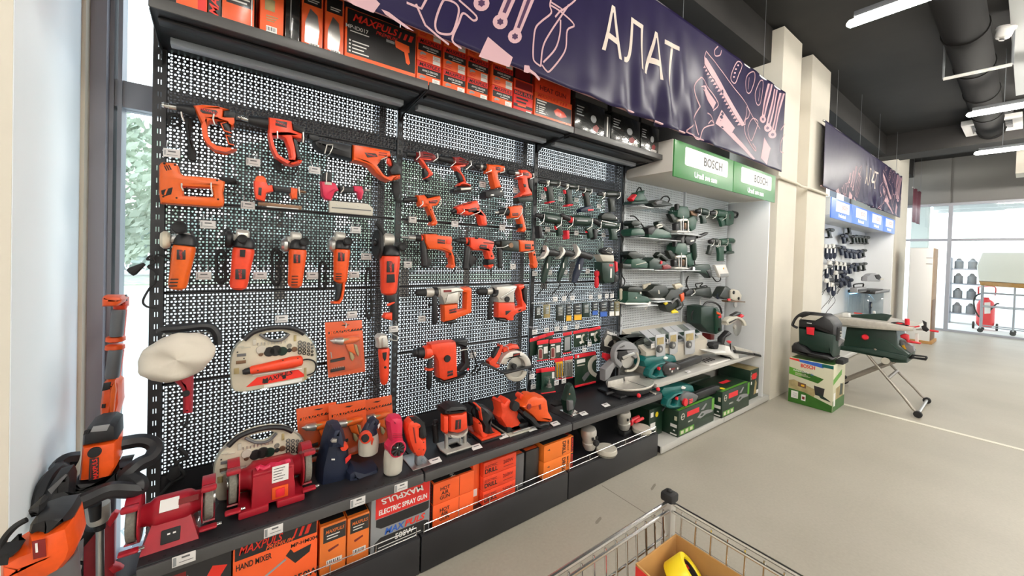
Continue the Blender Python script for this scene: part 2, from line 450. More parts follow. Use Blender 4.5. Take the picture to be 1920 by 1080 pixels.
# end wall with its glazed front
XE = 14.2
structure('wall_end',MB().box(XE,XE + .15,1.21,YW + .05,3.12,4.3).box(XE,XE + .15,-7,1.17,3.12,4.3).box(XE + .03,XE + .15,1.17,1.21,3.12,4.3),mat('grey_end_wall',(0.21,0.205,0.20),0.8))
we = structure('window_end',MB().box(XE - .03,XE + .06,-7,YW,0,0.05),FRAME)
structure('transom',MB().box(XE - .03,XE + .06,-7,YW,2.21,2.27),FRAME,we)
structure('head',MB().box(XE - .05,XE + .06,-7,YW,3.08,3.14),FRAME,we)
for y in (2.5,1.19,-0.6,-2.4,-4.2,-6): structure('mullion',MB().box(XE - .04,XE + .06,y - .035,y + .035,0,3.1),FRAME,we)
for y in ((2.46,1.23),(1.15,-0.56),(-0.64,-2.36),(-2.44,-4.16),(-4.24,-5.96)):
    for za,zb in ((.05,2.21),(2.27,3.08)): structure('pane',MB().box(XE,XE + .01,y[1],y[0],za,zb),GLASS,we)

c_ = on(1907,266,3.45)
structure('wall_bulkhead_end',MB().box(12.4,13.0,-1.2,c_.y * 12.4 / c_.x,3.45 - .0,4.25),WALL)
p_ = on(1860,237,4.0); ac = thing('air_conditioner','white framed air conditioning cassette on the dark ceiling near the end wall','air conditioner',(p_.x,p_.y,4.0))
for x0_,x1_,y0_,y1_ in ((-.45,-.36,-.32,.32),(.36,.45,-.32,.32),(-.36,.36,-.32,-.22),(-.36,.36,.22,.32)): MB().box(p_.x + x0_,p_.x + x1_,p_.y + y0_,p_.y + y1_,3.98,4.06,.008).go('frame',WHT,ac)
MB().box(p_.x - .36,p_.x + .36,p_.y - .22,p_.y + .22,4.03,4.25).go('housing',GRY,ac,False)
for k in range(5): MB().box(p_.x - .30 + .13 * k,p_.x - .24 + .13 * k,p_.y - .215,p_.y + .215,4.0,4.02).go('louvre',LGR,ac,False)
# ceiling tubes
TUB = mat('lamp_tube',(1.0,0.95,0.86),0.4,emit=TUBE)
def lamp(x,y0,y1,z,label):
    t = thing('tube_lamp',label,'lamp',(x,(y0 + y1) / 2,z),'linear ceiling lamps')
    MB().rod((x,y0,z),(x,y1,z),0.030,n=12,b=0.02).go('diffuser',TUB,t)
    box('housing',GST,t,x - .035,x + .035,min(y0,y1) + .05,max(y0,y1) - .05,z + .03,z + .075,0.004)
    for y in (y0 + (y1 - y0) * .2,y0 + (y1 - y0) * .8): MB().rod((x,y,z + .07),(x,y,4.26),0.004,n=6).go('cable',GST,t)
ZL = 3.52
lamp(4.03,0.954,-0.55,ZL,'bright tube lamp over the pillar with the grooved front')
lamp(7.56,0.54,-0.96,ZL,'bright tube lamp halfway down the dark ceiling')
lamp(10.2,0.62,-0.88,ZL,'low bright tube lamp in front of the grey end wall')
for i,x in enumerate((-3.0,0.5)): lamp(x,0.35,-1.25,ZL,'ceiling tube lamp outside the picture, %s the viewer' % ['behind and left of','straight above'][i])
for i,x in enumerate((-3.0,0.5,4.03,7.56,10.2,12.8)):
    for j,y in enumerate((-2.0,-4.6)): lamp(x,y,y - 1.6,ZL,'ceiling tube lamp outside the picture, number %s of the %s row behind the viewer' % (['one','two','three','four','five','six'][i],['nearer','farther'][j]))

# ---------------------------------------------------------------- outdoors
PAV = mat('sunlit_paving',(0.85,0.84,0.80),0.9,var=0.05,scale=0.6)
structure('ground_outside',MB().box(-30,60,YW + .06,60,-0.12,-0.02),PAV)
structure('ground_outside_end',MB().box(XE + .06,60,-30,YW + .06,-0.12,-0.02),PAV)
GRS = mat('lawn',(0.50,0.55,0.42),0.95,var=0.3,scale=4)
tagp(MB().box(-30,40,20,24.5,-0.019,0.03).go('lawn_grass',GRS,None,False),'strip of pale green lawn beyond the shop window','grass',kind='stuff')
LEAF = mat('pale_foliage',(0.52,0.60,0.48),0.8,var=0.35,scale=0.8)
LEAF2 = mat('grey_green_foliage',(0.50,0.59,0.54),0.8,var=0.35,scale=0.8)
BARK = mat('bark',(0.16,0.12,0.09),0.9,var=0.2)
def tree(x,y,h,r,m,label,seed):
    g = random.Random(seed)
    t = thing('tree',label,'tree',(x,y,0),'trees outside the shop window')
    MB().lathe((x,y,-0.02),(0,0,1),[(0,.16),(h * .35,.12),(h * .6,.06)],10).go('trunk',BARK,t)
    mb = MB()
    near = y < 12
    for k in range(3600 if near else 900):
        a = g.uniform(0,2 * PI); zz = g.uniform(-1,1); rr = math.sqrt(max(0,1 - zz * zz)) * g.uniform(.5,1.0)
        c = Vector((x + math.cos(a) * rr * r,y + math.sin(a) * rr * r,h * .62 + zz * h * .38))
        s = g.uniform(.06,.16) if near else g.uniform(.14,.34); u = Vector((g.uniform(-1,1),g.uniform(-1,1),g.uniform(-1,1))).normalized(); w = u.orthogonal().normalized(); v2 = u.cross(w)
        mb.add([c - w * s,c - v2 * s * .5,c + w * s,c + v2 * s * .5 + u * s * .2],[(0,1,2,3)])
    o = mb.go('foliage',m,t,False); o['kind'] = 'stuff'
for i,(x,y,h,r) in enumerate(((-2.2,11,4.3,1.6),(1.4,14,4.8,1.75),(5.0,13,4.6,1.75),(8.6,15,5.2,1.75),(12.3,14,5.0,1.8),(16.2,16,5.6,1.9),(20.4,17,5.8,2.0),(-6.2,14,5,1.9))):
    tree(x,y,h,r,LEAF2 if i % 2 else LEAF,['grey-green leafy tree beyond the window by the left pillar','tree seen in specks through the perforated panels, %s of seven from the left' % ['','first','second','third','fourth','fifth','sixth','leftmost'][i]][i > 0],30 + i)
hb = MB(); g = random.Random(4)
for k in range(5200):
    c = Vector((g.uniform(-14,34),g.uniform(25,27.5),g.uniform(0.5,3.0) + 0.25 * math.sin(k))); s = g.uniform(.2,.45)
    u = Vector((g.uniform(-1,1),g.uniform(-1,1),g.uniform(-1,1))).normalized(); w = u.orthogonal().normalized(); v2 = u.cross(w)
    hb.add([c - w * s,c - v2 * s * .5,c + w * s,c + v2 * s * .5],[(0,1,2,3)])
tagp(hb.go('hedge_foliage',LEAF2,None,False),'tall clipped hedge along the far side of the lawn','hedge',kind='stuff')
# canopy over the forecourt at the far end
ex = structure('wall_outside_canopy',MB().box(17.0,27,-8,2.6,4.2,4.4),mat('canopy_white',(0.7,0.72,0.68),0.8))
for y in (2.1,-3.0): structure('canopy_column',MB().box(19.0,19.4,y,y + .4,-0.02,4.2),mat('canopy_column_%d' % (y > 0),(0.5,0.53,0.5),0.8),ex)
for k in range(7): structure('canopy_rib',MB().box(17.3 + 1.5 * k,17.42 + 1.5 * k,-8,2.6,4.05,4.2),WALLG,ex)
# ================================================================ shelving bays
BX = [-0.216,0.784,1.784,2.784]
ZS,ZB,ZT = 0.512,0.185,2.365        # display shelf, base shelf, underside of the top shelf
def perforated(name,w,h,cells,m):
    """sheet w x h with a hole in every cell (cx, cz, half width, half height, radius, sides), origin at its lower left corner"""
    c = np.array(cells)
    k = np.arange(8) * PI / 4
    bx = np.array([1,1,0,-1,-1,-1,0,1.]); bz = np.array([0,1,1,1,0,-1,-1,-1.])
    N = len(c)
    V = np.zeros((N,24,3))
    V[:,:8,0] = c[:,0:1] + c[:,2:3] * bx; V[:,:8,2] = c[:,1:2] + c[:,3:4] * bz
    V[:,8:16,0] = c[:,0:1] + c[:,4:5] * np.cos(k); V[:,8:16,2] = c[:,1:2] + c[:,5:6] * np.sin(k)
    V[:,16:] = V[:,8:16]; V[:,16:,1] = .0012         # rim of the hole, the thickness of the sheet
    i = np.arange(8); j = (i + 1) % 8
    q = np.vstack([np.stack([i,j,j + 8,i + 8],1),np.stack([i + 8,j + 8,j + 16,i + 16],1)])
    F = (np.arange(N)[:,None,None] * 24 + q[None]).reshape(-1,4)
    V = V.reshape(-1,3)
    x0,x1 = c[:,0].min() - c[0,2],(c[:,0] + c[:,2]).max(); z0,z1 = (c[:,1] - c[:,3]).min(),(c[:,1] + c[:,3]).max()
    x0 = (c[:,0] - c[:,2]).min()
    e = np.array([[0,0,0],[w,0,0],[w,0,h],[0,0,h],[x0,0,z0],[x1,0,z0],[x1,0,z1],[x0,0,z1],
                  [0,.012,0],[w,.012,0],[w,.012,h],[0,.012,h]])
    o = len(V); V = np.vstack([V,e]); F = np.vstack([F,np.array([[0,1,5,4],[1,2,6,5],[2,3,7,6],[3,0,4,7],[0,8,9,1],[1,9,10,2],[2,10,11,3],[3,11,8,0]]) + o])
    me = bpy.data.meshes.new(name)
    me.vertices.add(len(V)); me.vertices.foreach_set('co',V.ravel())
    me.loops.add(F.size); me.loops.foreach_set('vertex_index',F.ravel().astype(np.int32))
    me.polygons.add(len(F)); me.polygons.foreach_set('loop_start',np.arange(0,F.size,4,dtype=np.int32))
    me.update(calc_edges=True); me.validate(); me.materials.append(m)
    return me
PW,PH = 0.966,0.3845
cells = []
for k in range(15):                                    # rows of round holes, close rows and wide rows in turn
    z = (k + .5) * PH / 15
    for i in range(76): cells.append((0.0145 + .0125 * i,z,.00625,PH / 60,.0042,.0041))
    if k < 14:
        for i in range(46): cells.append((0.0085 + .0125 * (5 / 6) + (.0125 * 5 / 3) * i - .0044,z + PH / 30,.0125 * 5 / 6,PH / 60,.0042,.0041))
pmesh = perforated('perforated_panel',PW,PH,cells,SHF)
def panel(me,name,par,x,z,y=YP):
    o = bpy.data.objects.new(name,me); C.objects.link(o); o.parent = par; o.location = Vector((x,y,z)) - origin(par); WO[o.name] = Vector((x,y,z))
    return o
BAYS = []
bl = ['left black shelving bay beside the window, carrying the largest orange tools','middle black shelving bay with orange drills on its panel','third black shelving bay with the dark green tools and blister cards']
HOOK = mat('hook_wire',(0.62,0.60,0.56),0.3,0.8)
for i in range(3):
    x0,x1 = BX[i],BX[i + 1]
    b = thing('shelving_bay',bl[i],'shelving',((x0 + x1) / 2,1.95,0),'black perforated shelving bays'); BAYS.append(b)
    for k in range(5): panel(pmesh,'perforated_panel',b,x0 + .017,0.597 + PH * k + .0005)
    box('back_panel',SHF,b,x0 + .017,x1 - .017,YP,YP + .012,0.03,0.596,0)
    # base shelf, kick plate, display shelf
    box('base_shelf',SHF,b,x0 + .004,x1 - .004,1.742,YP - .002,ZB - .03,ZB,0.003)
    box('kick_plate',SHF,b,x0 + .004,x1 - .004,1.735,1.75,0.005,ZB - .002,0.003)
    sh = box('display_shelf',SHF,b,x0 + .003,x1 - .003,1.722,YP - .004,ZS - .028,ZS,0.003)
    box('price_rail',SHL,sh,x0 + .004,x1 - .004,1.712,1.722,ZS - .050,ZS - .004,0.004)
    hb = MB()
    for q in range(26):                                 # small slots pressed into the shelf edge
        hb.box(x0 + .03 + q * .037,x0 + .038 + q * .037,1.735,1.741,ZS - .0003,ZS + .0006)
        hb.box(x0 + .03 + q * .037,x0 + .038 + q * .037,2.10,2.106,ZS - .0003,ZS + .0006)
    hb.go('slots',RUB,sh,False)['kind'] = 'stuff'
    # top shelf with its lip, bracket ends and a grey-blue strip beneath
    ts = box('top_shelf',SHF,b,x0 + .003,x1 - .003,1.79,YP + .02,ZT,ZT + .022,0.002)
    box('shelf_lip',SHL,ts,x0 + .003,x1 - .003,1.783,1.792,ZT - .006,ZT + .034,0.003)
    box('under_strip',STRIP,ts,x0 + .04,x1 - .04,2.005,2.05,ZT - .026,ZT,0.003)
    box('stiffener',SHF,ts,x0 + .02,x1 - .02,1.85,1.90,ZT - .014,ZT,0.003)
    for x in ((x0 + .003,x1 - .006)):
        for lo,(ya,yb,za,zb) in (('bracket',(1.80,YP,ZT - .004,ZT - .035)),):
            MB().prism([[(ya,za),(yb,za),(yb,zb - .04),(yb - .05,zb)]],lambda u,v,d: (d,u,v),x,x + .003).go('bracket',SHF,b,False)
    for x in (x0 + .003,x1 - .006):
        MB().prism([[(1.73,ZS - .028),(YP,ZS - .028),(YP,ZS - .13),(YP - .05,ZS - .11),(1.76,ZS - .045)]],lambda u,v,d: (d,u,v),x,x + .003).go('bracket',SHF,b,False)
    box('header_board',SHF,b,x0 + .002,x1 - .002,YP + .03,YP + .04,ZT + .2,3.1,0.002)
    # wire guard along the base shelf
    gd = MB()
    for z in (ZB + .012,ZB + .048): gd.tube([(x0 + .02,1.748,z),(x1 - .02,1.748,z)],.0028,6)
    for q in range(6): gd.tube([(x0 + .02 + q * .192,1.748,ZB - .001),(x0 + .02 + q * .192,1.748,ZB + .048)],.0024,6)
    gd.go('wire_guard',CHR,b)
# uprights: slotted posts
def post(x,w,par,y0=YP - .012,slots=True,name='post'):
    mb = MB()
    for a,c in ((-w,-.006),(-.0025,.0025),(.006,w)): mb.box(x + a,x + c,y0,y0 + .012,0,2.53)
    for k in range(50):
        z = .09 + k * .05 if k else 0.0
        for a,c in ((-.006,-.0025),(.0025,.006)): mb.box(x + a,x + c,y0,y0 + .002,z,.12 + k * .05 if k < 49 else 2.53)
    return mb.go(name,SHF,par,False)
post(BX[0] - .003,.021,BAYS[0])
for i in (1,2,3): post(BX[i],.016,BAYS[i - 1])
for i in (0,1,2):
    for x in (BX[i],BX[i + 1]):
        MB().box(x - .014,x + .014,1.76,YP,0.0,.06).go('foot',SHF,BAYS[i],False)

# white branded bay (two modules) with lightbox canopy
wb = thing('white_shelving_bay','white perforated shelving bay lit from its green sign, with green power tools','shelving',(3.8,1.95,0))
WPB = mat('white_powder_coat',(0.62,0.65,0.68),0.45)
WSH = mat('pale_grey_shelf',(0.50,0.49,0.46),0.45)
wc = []
for k in range(17):
    for i in range(38): wc.append((0.033 + .025 * i,.018 + .0217 * k,.0125,.01085,.0062,.0046))
wmesh = perforated('white_perforated_panel',PW + .01,PH,wc,WPB)
for x in (2.80,3.79):
    for k in range(5): panel(wmesh,'perforated_panel',wb,x,.597 + PH * k,YP + .002)
box('rear_sheet',GST,wb,2.79,4.80,YP + .055,YP + .06,0.05,2.6,0)
box('side_panel',mat('white_side_panel',(0.68,0.69,0.70),0.55),wb,4.79,4.815,1.74,YP + .05,0.0,2.25,0.003)
for x in (2.80,3.785): MB().box(x - .006,x + .010,YP - .02,YP + .05,0.1,2.5).go('post',WPB,wb,False)
for k in range(40): MB().box(2.797,2.801,YP - .022,YP - .0195,.6 + k * .045,.622 + k * .045).go('slot',RUB,wb,False) if k % 2 == 0 else None
box('back_panel',WSH,wb,2.80,4.79,YP,YP + .012,0.06,.597,0)
box('display_shelf',WSH,wb,2.80,4.79,1.775,YP,.525,.560,0.004)
bs = box('base_shelf',WSH,wb,2.81,4.93,1.72,YP,0.012,.070,0.004)
for x in (2.86,3.8,4.85): MB().rod((x,1.76,0),(x,1.76,.013),.02).go('foot',RUB,bs)
box('end_cap',INK,bs,2.8085,2.812,1.73,1.765,.016,.066,0)
MB().box(3.862,3.865,1.7185,1.7215,.014,.071).go('joint',GRY,bs,False)
box('header_board',SHF,wb,2.79,4.9,YP + .07,YP + .08,2.5,3.1,0.002)
# canopy box with two lightbox faces
cn = box('canopy',mat('canopy_white_panel',(0.62,0.59,0.55),0.5),wb,2.80,4.83,1.712,YP + .04,2.262,2.515,0.003)
GSG = mat('sign_green',(0.020,0.155,0.028),0.4,emit=0.28)
LIT = mat('sign_lit_white',(0.85,0.85,0.84),0.6,emit=0.16)
SGT = mat('sign_lettering_black',(0.01,0.01,0.012),0.5)
for a,c in ((2.81,3.815),(3.825,4.82)):
    w = c - a
    s = box('sign_face',GSG,wb,a,c,1.700,1.712,2.222,2.512,0.002)
    MB().prism([[(a + .17 * w,2.335),(a + .87 * w,2.335),(a + .885 * w,2.345),(a + .885 * w,2.473),(a + .87 * w,2.483),(a + .17 * w,2.483),(a + .155 * w,2.473),(a + .155 * w,2.345)]],
               lambda u,v,d: (u,d,v),1.6985,1.701).go('lit_window',LIT,s,False)
    text(s,'BOSCH',(a + .615 * w,1.6975,2.407),.104,SGT,FRONT,0.02,name='lettering')
    text(s,'Uradi sve sam',(a + .50 * w,1.6985,2.276),.068,mat('sign_white_letters_%d' % int(a),(1,1,1),.5,emit=.6),FRONT,0.02)
box('lamp_strip',mat('canopy_lamp',(0.86,0.93,1.0),.5,emit=14.0),wb,2.9,4.75,1.7135,1.7235,2.252,2.2618,0.001)
# ================================================================ banners
YB = 1.65
def cloth_y(x,z):
    """folds of the banner about its plane: nearly flat at the left, gathered at the lower middle"""
    f = max(0.0,min(1.0,(3.38 - z) / .83)); e = math.exp(-((x - 2.62) / .62) ** 2); e2 = math.exp(-((x - 4.3) / .8) ** 2)
    d = 0.0022 * math.sin(3.1 * x + 2.0 * z)
    d += e * f * (0.026 * math.sin(21 * (x - .42 * (3.4 - z))) + 0.011 * math.sin(37 * x + 3))
    d += e2 * (1 - .5 * f) * 0.006 * math.sin(17 * x + 5 * z)
    d += 0.010 * math.exp(-((z - 2.60) / .05) ** 2) * math.sin(13 * x) * (.3 + e)
    return d
BN = bpy.data.materials.new('navy_banner_cloth'); BN.use_nodes = True
n_ = BN.node_tree; b_ = n_.nodes['Principled BSDF']
b_.inputs['Base Color'].default_value = (0.014,0.009,0.045,1); b_.inputs['Roughness'].default_value = 0.42
b_.inputs['Specular IOR Level'].default_value = 0.22
tx = n_.nodes.new('ShaderNodeTexCoord'); nz_ = n_.nodes.new('ShaderNodeTexNoise'); nz_.inputs['Scale'].default_value = 4; bp_ = n_.nodes.new('ShaderNodeBump')
bp_.inputs['Strength'].default_value = 0.35; bp_.inputs['Distance'].default_value = 0.01
n_.links.new(tx.outputs['Object'],nz_.inputs['Vector']); n_.links.new(nz_.outputs['Fac'],bp_.inputs['Height']); n_.links.new(bp_.outputs[0],b_.inputs['Normal'])
PINK = mat('pink_banner_ink',(0.52,0.33,0.36),0.55,spec=.2)
IVO = mat('ivory_banner_ink',(0.62,0.54,0.48),0.55,spec=.2)
X0,X1,Z0,Z1 = -0.22,4.84,2.553,3.415
ban = thing('fabric_banner','large navy banner with white lettering and tool outlines above the black bays','banner',(2.31,YB,Z0),'navy tool banners')
mb = MB(); nx,nz = 300,40
vs = []
for i in range(nx + 1):
    for j in range(nz + 1):
        x = X0 + (X1 - X0) * i / nx; z = Z0 + (Z1 - Z0) * j / nz
        zz = z - (0.012 * abs(math.sin(9 * x)) * math.exp(-((x - 2.62) / .8) ** 2) if j == 0 else 0)
        vs.append((x,YB + cloth_y(x,z),zz))
fs = [(i * (nz + 1) + j,(i + 1) * (nz + 1) + j,(i + 1) * (nz + 1) + j + 1,i * (nz + 1) + j + 1) for i in range(nx) for j in range(nz)]
cl = mb.add(vs,fs).go('cloth',BN,ban,True,3.0)
md = cl.modifiers.new('thickness','SOLIDIFY'); md.thickness = 0.0015; md.offset = 1
MB().rod((X0 - .03,YB + .012,Z1 - .006),(X1 + .03,YB + .012,Z1 - .006),.012).go('top_rod',STL,ban)
MB().rod((X0 - .01,YB + .014,Z0 + .012),(X1 + .01,YB + .014,Z0 + .012),.008).go('bottom_rod',PINK,ban)
for x in (0.3,1.55,2.8,4.3): MB().rod((x,YB + .012,Z1),(x,YB + .012,4.255),.0022,n=6).go('hanging_wire',GST,ban)
EMB = 0.0035
def stroke(fr,pts,w,closed=False,sm=True):
    ps = [fr.p(q) for q in pts]
    if sm: ps = smooth(ps,closed,5)
    out = []
    N = len(ps)
    for i in range(N if closed else N - 1):
        a,c = ps[i],ps[(i + 1) % N]; k = max(1,int((c - a).length / .02))
        out += [a.lerp(c,t / k) for t in range(k)]
    if not closed: out.append(ps[-1])
    vs = []; fs = []; N = len(out)
    for i,p in enumerate(out):
        a = out[(i + 1) % N] if closed or i < N - 1 else p; c = out[i - 1] if closed or i > 0 else p
        t = Vector((a.x - c.x,a.z - c.z)); t = t.normalized() if t.length > 1e-9 else Vector((1,0)); nn = Vector((-t.y,t.x)) * w / 2
        for s in (1,-1):
            x,z = p.x + nn.x * s,p.z + nn.y * s
            vs.append((x,YB + cloth_y(x,z) - EMB,z))
    for i in range(N if closed else N - 1):
        j = (i + 1) % N; fs.append((2 * i,2 * i + 1,2 * j + 1,2 * j))
    return vs,fs
def fill(fr,pts,sub=4):
    ps = [fr.p(q) for q in pts]; tri = tessellate_polygon([[Vector((p.x,p.z,0)) for p in ps]])
    vs = []; fs = []
    for t in tri:
        a,c,d = [ps[i] for i in t]; o = len(vs); k = sub
        for i in range(k + 1):
            for j in range(k + 1 - i):
                p = a + (c - a) * (i / k) + (d - a) * (j / k); vs.append((p.x,YB + cloth_y(p.x,p.z) - EMB + .0005,p.z))
        ix = lambda i,j: o + sum(k + 1 - q for q in range(i)) + j
        for i in range(k):
            for j in range(k - i):
                fs.append((ix(i,j),ix(i + 1,j),ix(i,j + 1)))
                if j < k - i - 1: fs.append((ix(i + 1,j),ix(i + 1,j + 1),ix(i,j + 1)))
    return vs,fs
def motif(items,m=PINK):
    mb = MB()
    for it in items: mb.add(*it)
    o = mb.go('tool_print',m,ban,False); return o
def ring(c,r,n=14): return [(c[0] + r * math.cos(2 * PI * k / n),c[1] + r * math.sin(2 * PI * k / n)) for k in range(n)]
b1 = Fr(640,0,4,YB); b2 = Fr(1080,0,4,YB); b3 = Fr(1230,240,5.142,YB)
SW = 0.010
DK = mat('dark_banner_ink',(0.05,0.015,0.06),0.5)
def wrench(fr,hd,r,tail,w0,w1):
    h = Vector(hd); t = Vector(tail); d = (t - h).normalized(); nn = Vector((-d.y,d.x)); a = h + d * r * .8
    motif([fill(fr,ring(h,r),2),fill(fr,[tuple(a + nn * w0),tuple(t + nn * w1),tuple(t - nn * w1),tuple(a - nn * w0)],5)])
    ms = MB(); star = []
    for k in range(12):
        q = 2 * PI * k / 12; rr = r * (.5 if k % 2 else .36); star.append((h.x + rr * math.cos(q),h.y + rr * math.sin(q)))
    for it in (fill(fr,star,2),fill(fr,[tuple(a + d * r * .5 + nn * w0 * .35),tuple(t + nn * w1 * .35),tuple(t - nn * w1 * .35),tuple(a + d * r * .5 - nn * w0 * .35)],5)):
        ms.add([(v[0],v[1] - .0008,v[2]) for v in it[0]],it[1])
    ms.go('tool_print',DK,ban,False)
wrench(b1,(1050,25),60,(1110,-140),40,45)
wrench(b1,(1190,165),56,(1310,-120),38,42)
wrench(b1,(1300,275),52,(1465,-160),30,42)
motif([stroke(b1,[(1700,-60),(1590,-30),(1560,40),(1570,100),(1500,160),(1455,210),(1440,300),(1435,430),(1450,470),(1490,500)],SW),
       stroke(b1,[(1490,500),(1510,350),(1560,250),(1640,130),(1700,40)],SW),
       stroke(b1,[(1560,40),(1640,90),(1740,190),(1690,230),(1680,360),(1640,440),(1560,535),(1530,530),(1500,490)],SW),
       stroke(b1,[(1510,470),(1600,370),(1635,260),(1640,150)],SW),
       stroke(b1,[(1640,90),(1760,-10),(1720,-80)],SW),stroke(b1,[(1570,20),(1650,70),(1600,130)],SW,False,False)])
motif([stroke(b1,[(790,0),(860,30),(880,90),(840,230),(800,260),(720,240),(705,160),(755,20)],SW,True)])
motif([stroke(b1,[(560,30),(630,190),(720,270),(805,335)],SW,False,False),
       stroke(b1,[(880,0),(1010,120),(990,155),(915,100),(880,170),(830,300),(900,365)],SW,False,True),
       stroke(b1,[(490,20),(600,65),(640,-10)],SW,False,False)])
motif([fill(b1,[(1100,275),(1285,430),(1260,505),(1030,425)])])
motif([fill(b1,[(1370,490),(1405,495),(1420,540),(1395,550),(1365,540)],2),stroke(b1,[(1410,530),(1450,560),(1485,600)],.016)])
motif([fill(b1,[(300,70),(355,90),(545,235),(490,215),(330,110)]),fill(b1,[(-60,-60),(200,-60),(290,30),(240,100),(90,40)])])
# right group: drill, saw, caliper, spanners
motif([fill(b2,[(960,425),(980,440),(1262,938),(1238,948),(962,480)],6),stroke(b2,[(960,430),(975,385),(1280,790),(1375,970)],SW * .8,False,False)])
tm = []
for k in range(18):
    t = k / 18; x,y = 962 + 272 * t,490 + 455 * t
    tm.append(fill(b2,[(x,y),(x + 12,y + 20),(x - 14,y + 22)],1))
motif(tm)
motif([stroke(b2,[(1280,800),(1300,840),(1290,880),(1265,900),(1262,938)],SW),stroke(b2,[(1275,800),(1275,850),(1250,930)],SW)])
motif([stroke(b2,[(930,800),(900,690),(895,640),(920,595),(950,600),(1062,770),(1030,830)],SW),
       fill(b2,[(930,650),(965,640),(1050,770),(1030,820),(985,750)],4),
       stroke(b2,[(930,800),(880,920),(830,990),(930,1045),(960,960),(1040,935)],SW),stroke(b2,[(905,900),(930,1010)],SW),stroke(b2,[(880,940),(900,1020)],SW),
       stroke(b2,[(980,850),(1010,870),(1040,935)],SW),stroke(b2,[(985,930),(1010,905),(1035,925)],SW)])
motif([fill(b2,[(1085,825),(1190,960),(1150,1022),(1050,925)],4)])
motif([fill(b3,[(690,60),(740,45),(955,300),(935,305)],5)])
motif([stroke(b2,[(1280,690),(1270,620),(1290,560),(1330,540),(1335,600),(1310,690)],SW,True),stroke(b2,[(1290,670),(1300,580)],SW * .7)])
motif([stroke(b2,[(1350,780),(1340,700),(1370,620),(1405,605),(1400,690),(1375,780)],SW,True),stroke(b2,[(1362,760),(1378,660)],SW * .7)])
motif([stroke(b2,[(1060,350),(1035,380),(1040,420),(1075,415),(1085,380)],SW,False),stroke(b2,[(1205,465),(1165,550),(1160,600),(1190,625),(1215,560),(1240,490)],SW,True)])
motif([fill(b2,ring(q,7,8),1) for q in ((1210,492),(1195,520),(1188,548),(1182,578))])
for hd,tail in (((1400,895),(1455,630)),((1438,960),(1500,670)),((1472,1010),(1545,700))): wrench(b2,hd,28,tail,15,17)
motif([stroke(b3,[(880,0),(890,80),(920,120),(960,20),(975,-60),(930,-90)],SW,True),stroke(b3,[(845,-20),(860,80),(950,215),(960,200),(930,150)],SW)])
motif([fill(b3,[(1042,90),(1105,195),(1070,355),(1003,290)],4)])
motif([stroke(b3,[(1240,60),(1205,140),(1200,220),(1232,240)],SW),stroke(b3,[(1240,-40),(1205,20)],SW)])
# lettering
zt,zb_ = at(1151,39,YB).z,at(1150,110,YB).z
la,lb = at(1128,100,YB),at(1271,137,YB)
me = text_mesh('АЛАТ',-0.004).copy(); me.materials.clear(); me.materials.append(IVO)
hgt = 0.315; wx = [v.co.x for v in me.vertices]; sx = (lb.x - la.x) / (max(wx) - min(wx)); sz = hgt / .73
bm = bmesh.new(); bm.from_mesh(me); bmesh.ops.triangulate(bm,faces=bm.faces)
for _ in range(4):
    es = [e for e in bm.edges if e.calc_length() > .07]
    if es: bmesh.ops.subdivide_edges(bm,edges=es,cuts=1); bmesh.ops.triangulate(bm,faces=bm.faces)
xc,zc = (la.x + lb.x) / 2,2.995
og = origin(ban)
for v in bm.verts:
    x,z = xc + v.co.x * sx,zc + v.co.y * sz
    v.co = Vector((x,YB + cloth_y(x,z) - EMB,z)) - og
bm.to_mesh(me); bm.free()
o = bpy.data.objects.new('lettering',me); C.objects.link(o); o.parent = ban
dup(ban,(8.75,YB,Z0 + .02),'second navy tool banner, beyond the grooved pillar above the blue signs')
# the short end banner
eb = thing('fabric_banner','short reddish violet banner hanging edge on beside the grey end wall','banner',(13.2,1.7,2.55),'navy tool banners')
mb = MB(); vs = [(12.7 + 1.1 * i / 12,1.66 + .012 * math.sin(i * 1.1),2.60 + .80 * j) for i in range(13) for j in (0,1)]
c2 = mb.add(vs,[(2 * i,2 * i + 2,2 * i + 3,2 * i + 1) for i in range(12)]).go('cloth',mat('violet_banner_cloth',(0.16,0.035,0.06),.45),eb,True,3)
md = c2.modifiers.new('thickness','SOLIDIFY'); md.thickness = .002
MB().rod((12.68,1.672,3.395),(13.84,1.672,3.395),.012).go('top_rod',STL,eb)
for x in (12.75,13.75): MB().rod((x,1.672,3.4),(x,1.672,4.255),.003,n=6).go('hanging_wire',GST,eb)
# ================================================================ cartons
def carton(label,m,x0,x1,y0,y1,z0,z1,group=None,name='carton',seam=True,cat='box'):
    t = thing(name,label,cat,((x0 + x1) / 2,(y0 + y1) / 2,z0),group)
    bd = box('box_body',m,t,x0,x1,y0,y1,z0 + .0008,z1,0.0025)
    if seam:                                             # flap joint and tape on the lid, tuck slot in front
        MB().box(x0 + .004,x1 - .004,(y0 + y1) / 2 - .0015,(y0 + y1) / 2 + .0015,z1 - .0002,z1 + .0006).go('flap_joint',INK,t,False)
    return t
def pr(par,m,x0,x1,z0,z1,y,k=1,name='print'):
    return MB().box(x0,x1,y - .0005 * k,y - .0005 * k + .0004,z0,z1).go(name,m,par,False)
def prp(par,m,pts,y,k=1,name='print'):
    return MB().prism([pts],lambda u,v,d: (u,d,v),y - .0005 * k,y - .0005 * k + .0004).go(name,m,par,False)
def bars(par,m,x0,z0,n,w,h,step,y,k=3):         # rows of small print too fine to read
    for i in range(n): pr(par,m,x0,x0 + w * (1 - .15 * (i % 3)),z0 - i * step,z0 - i * step + h,y,k,'small_print')
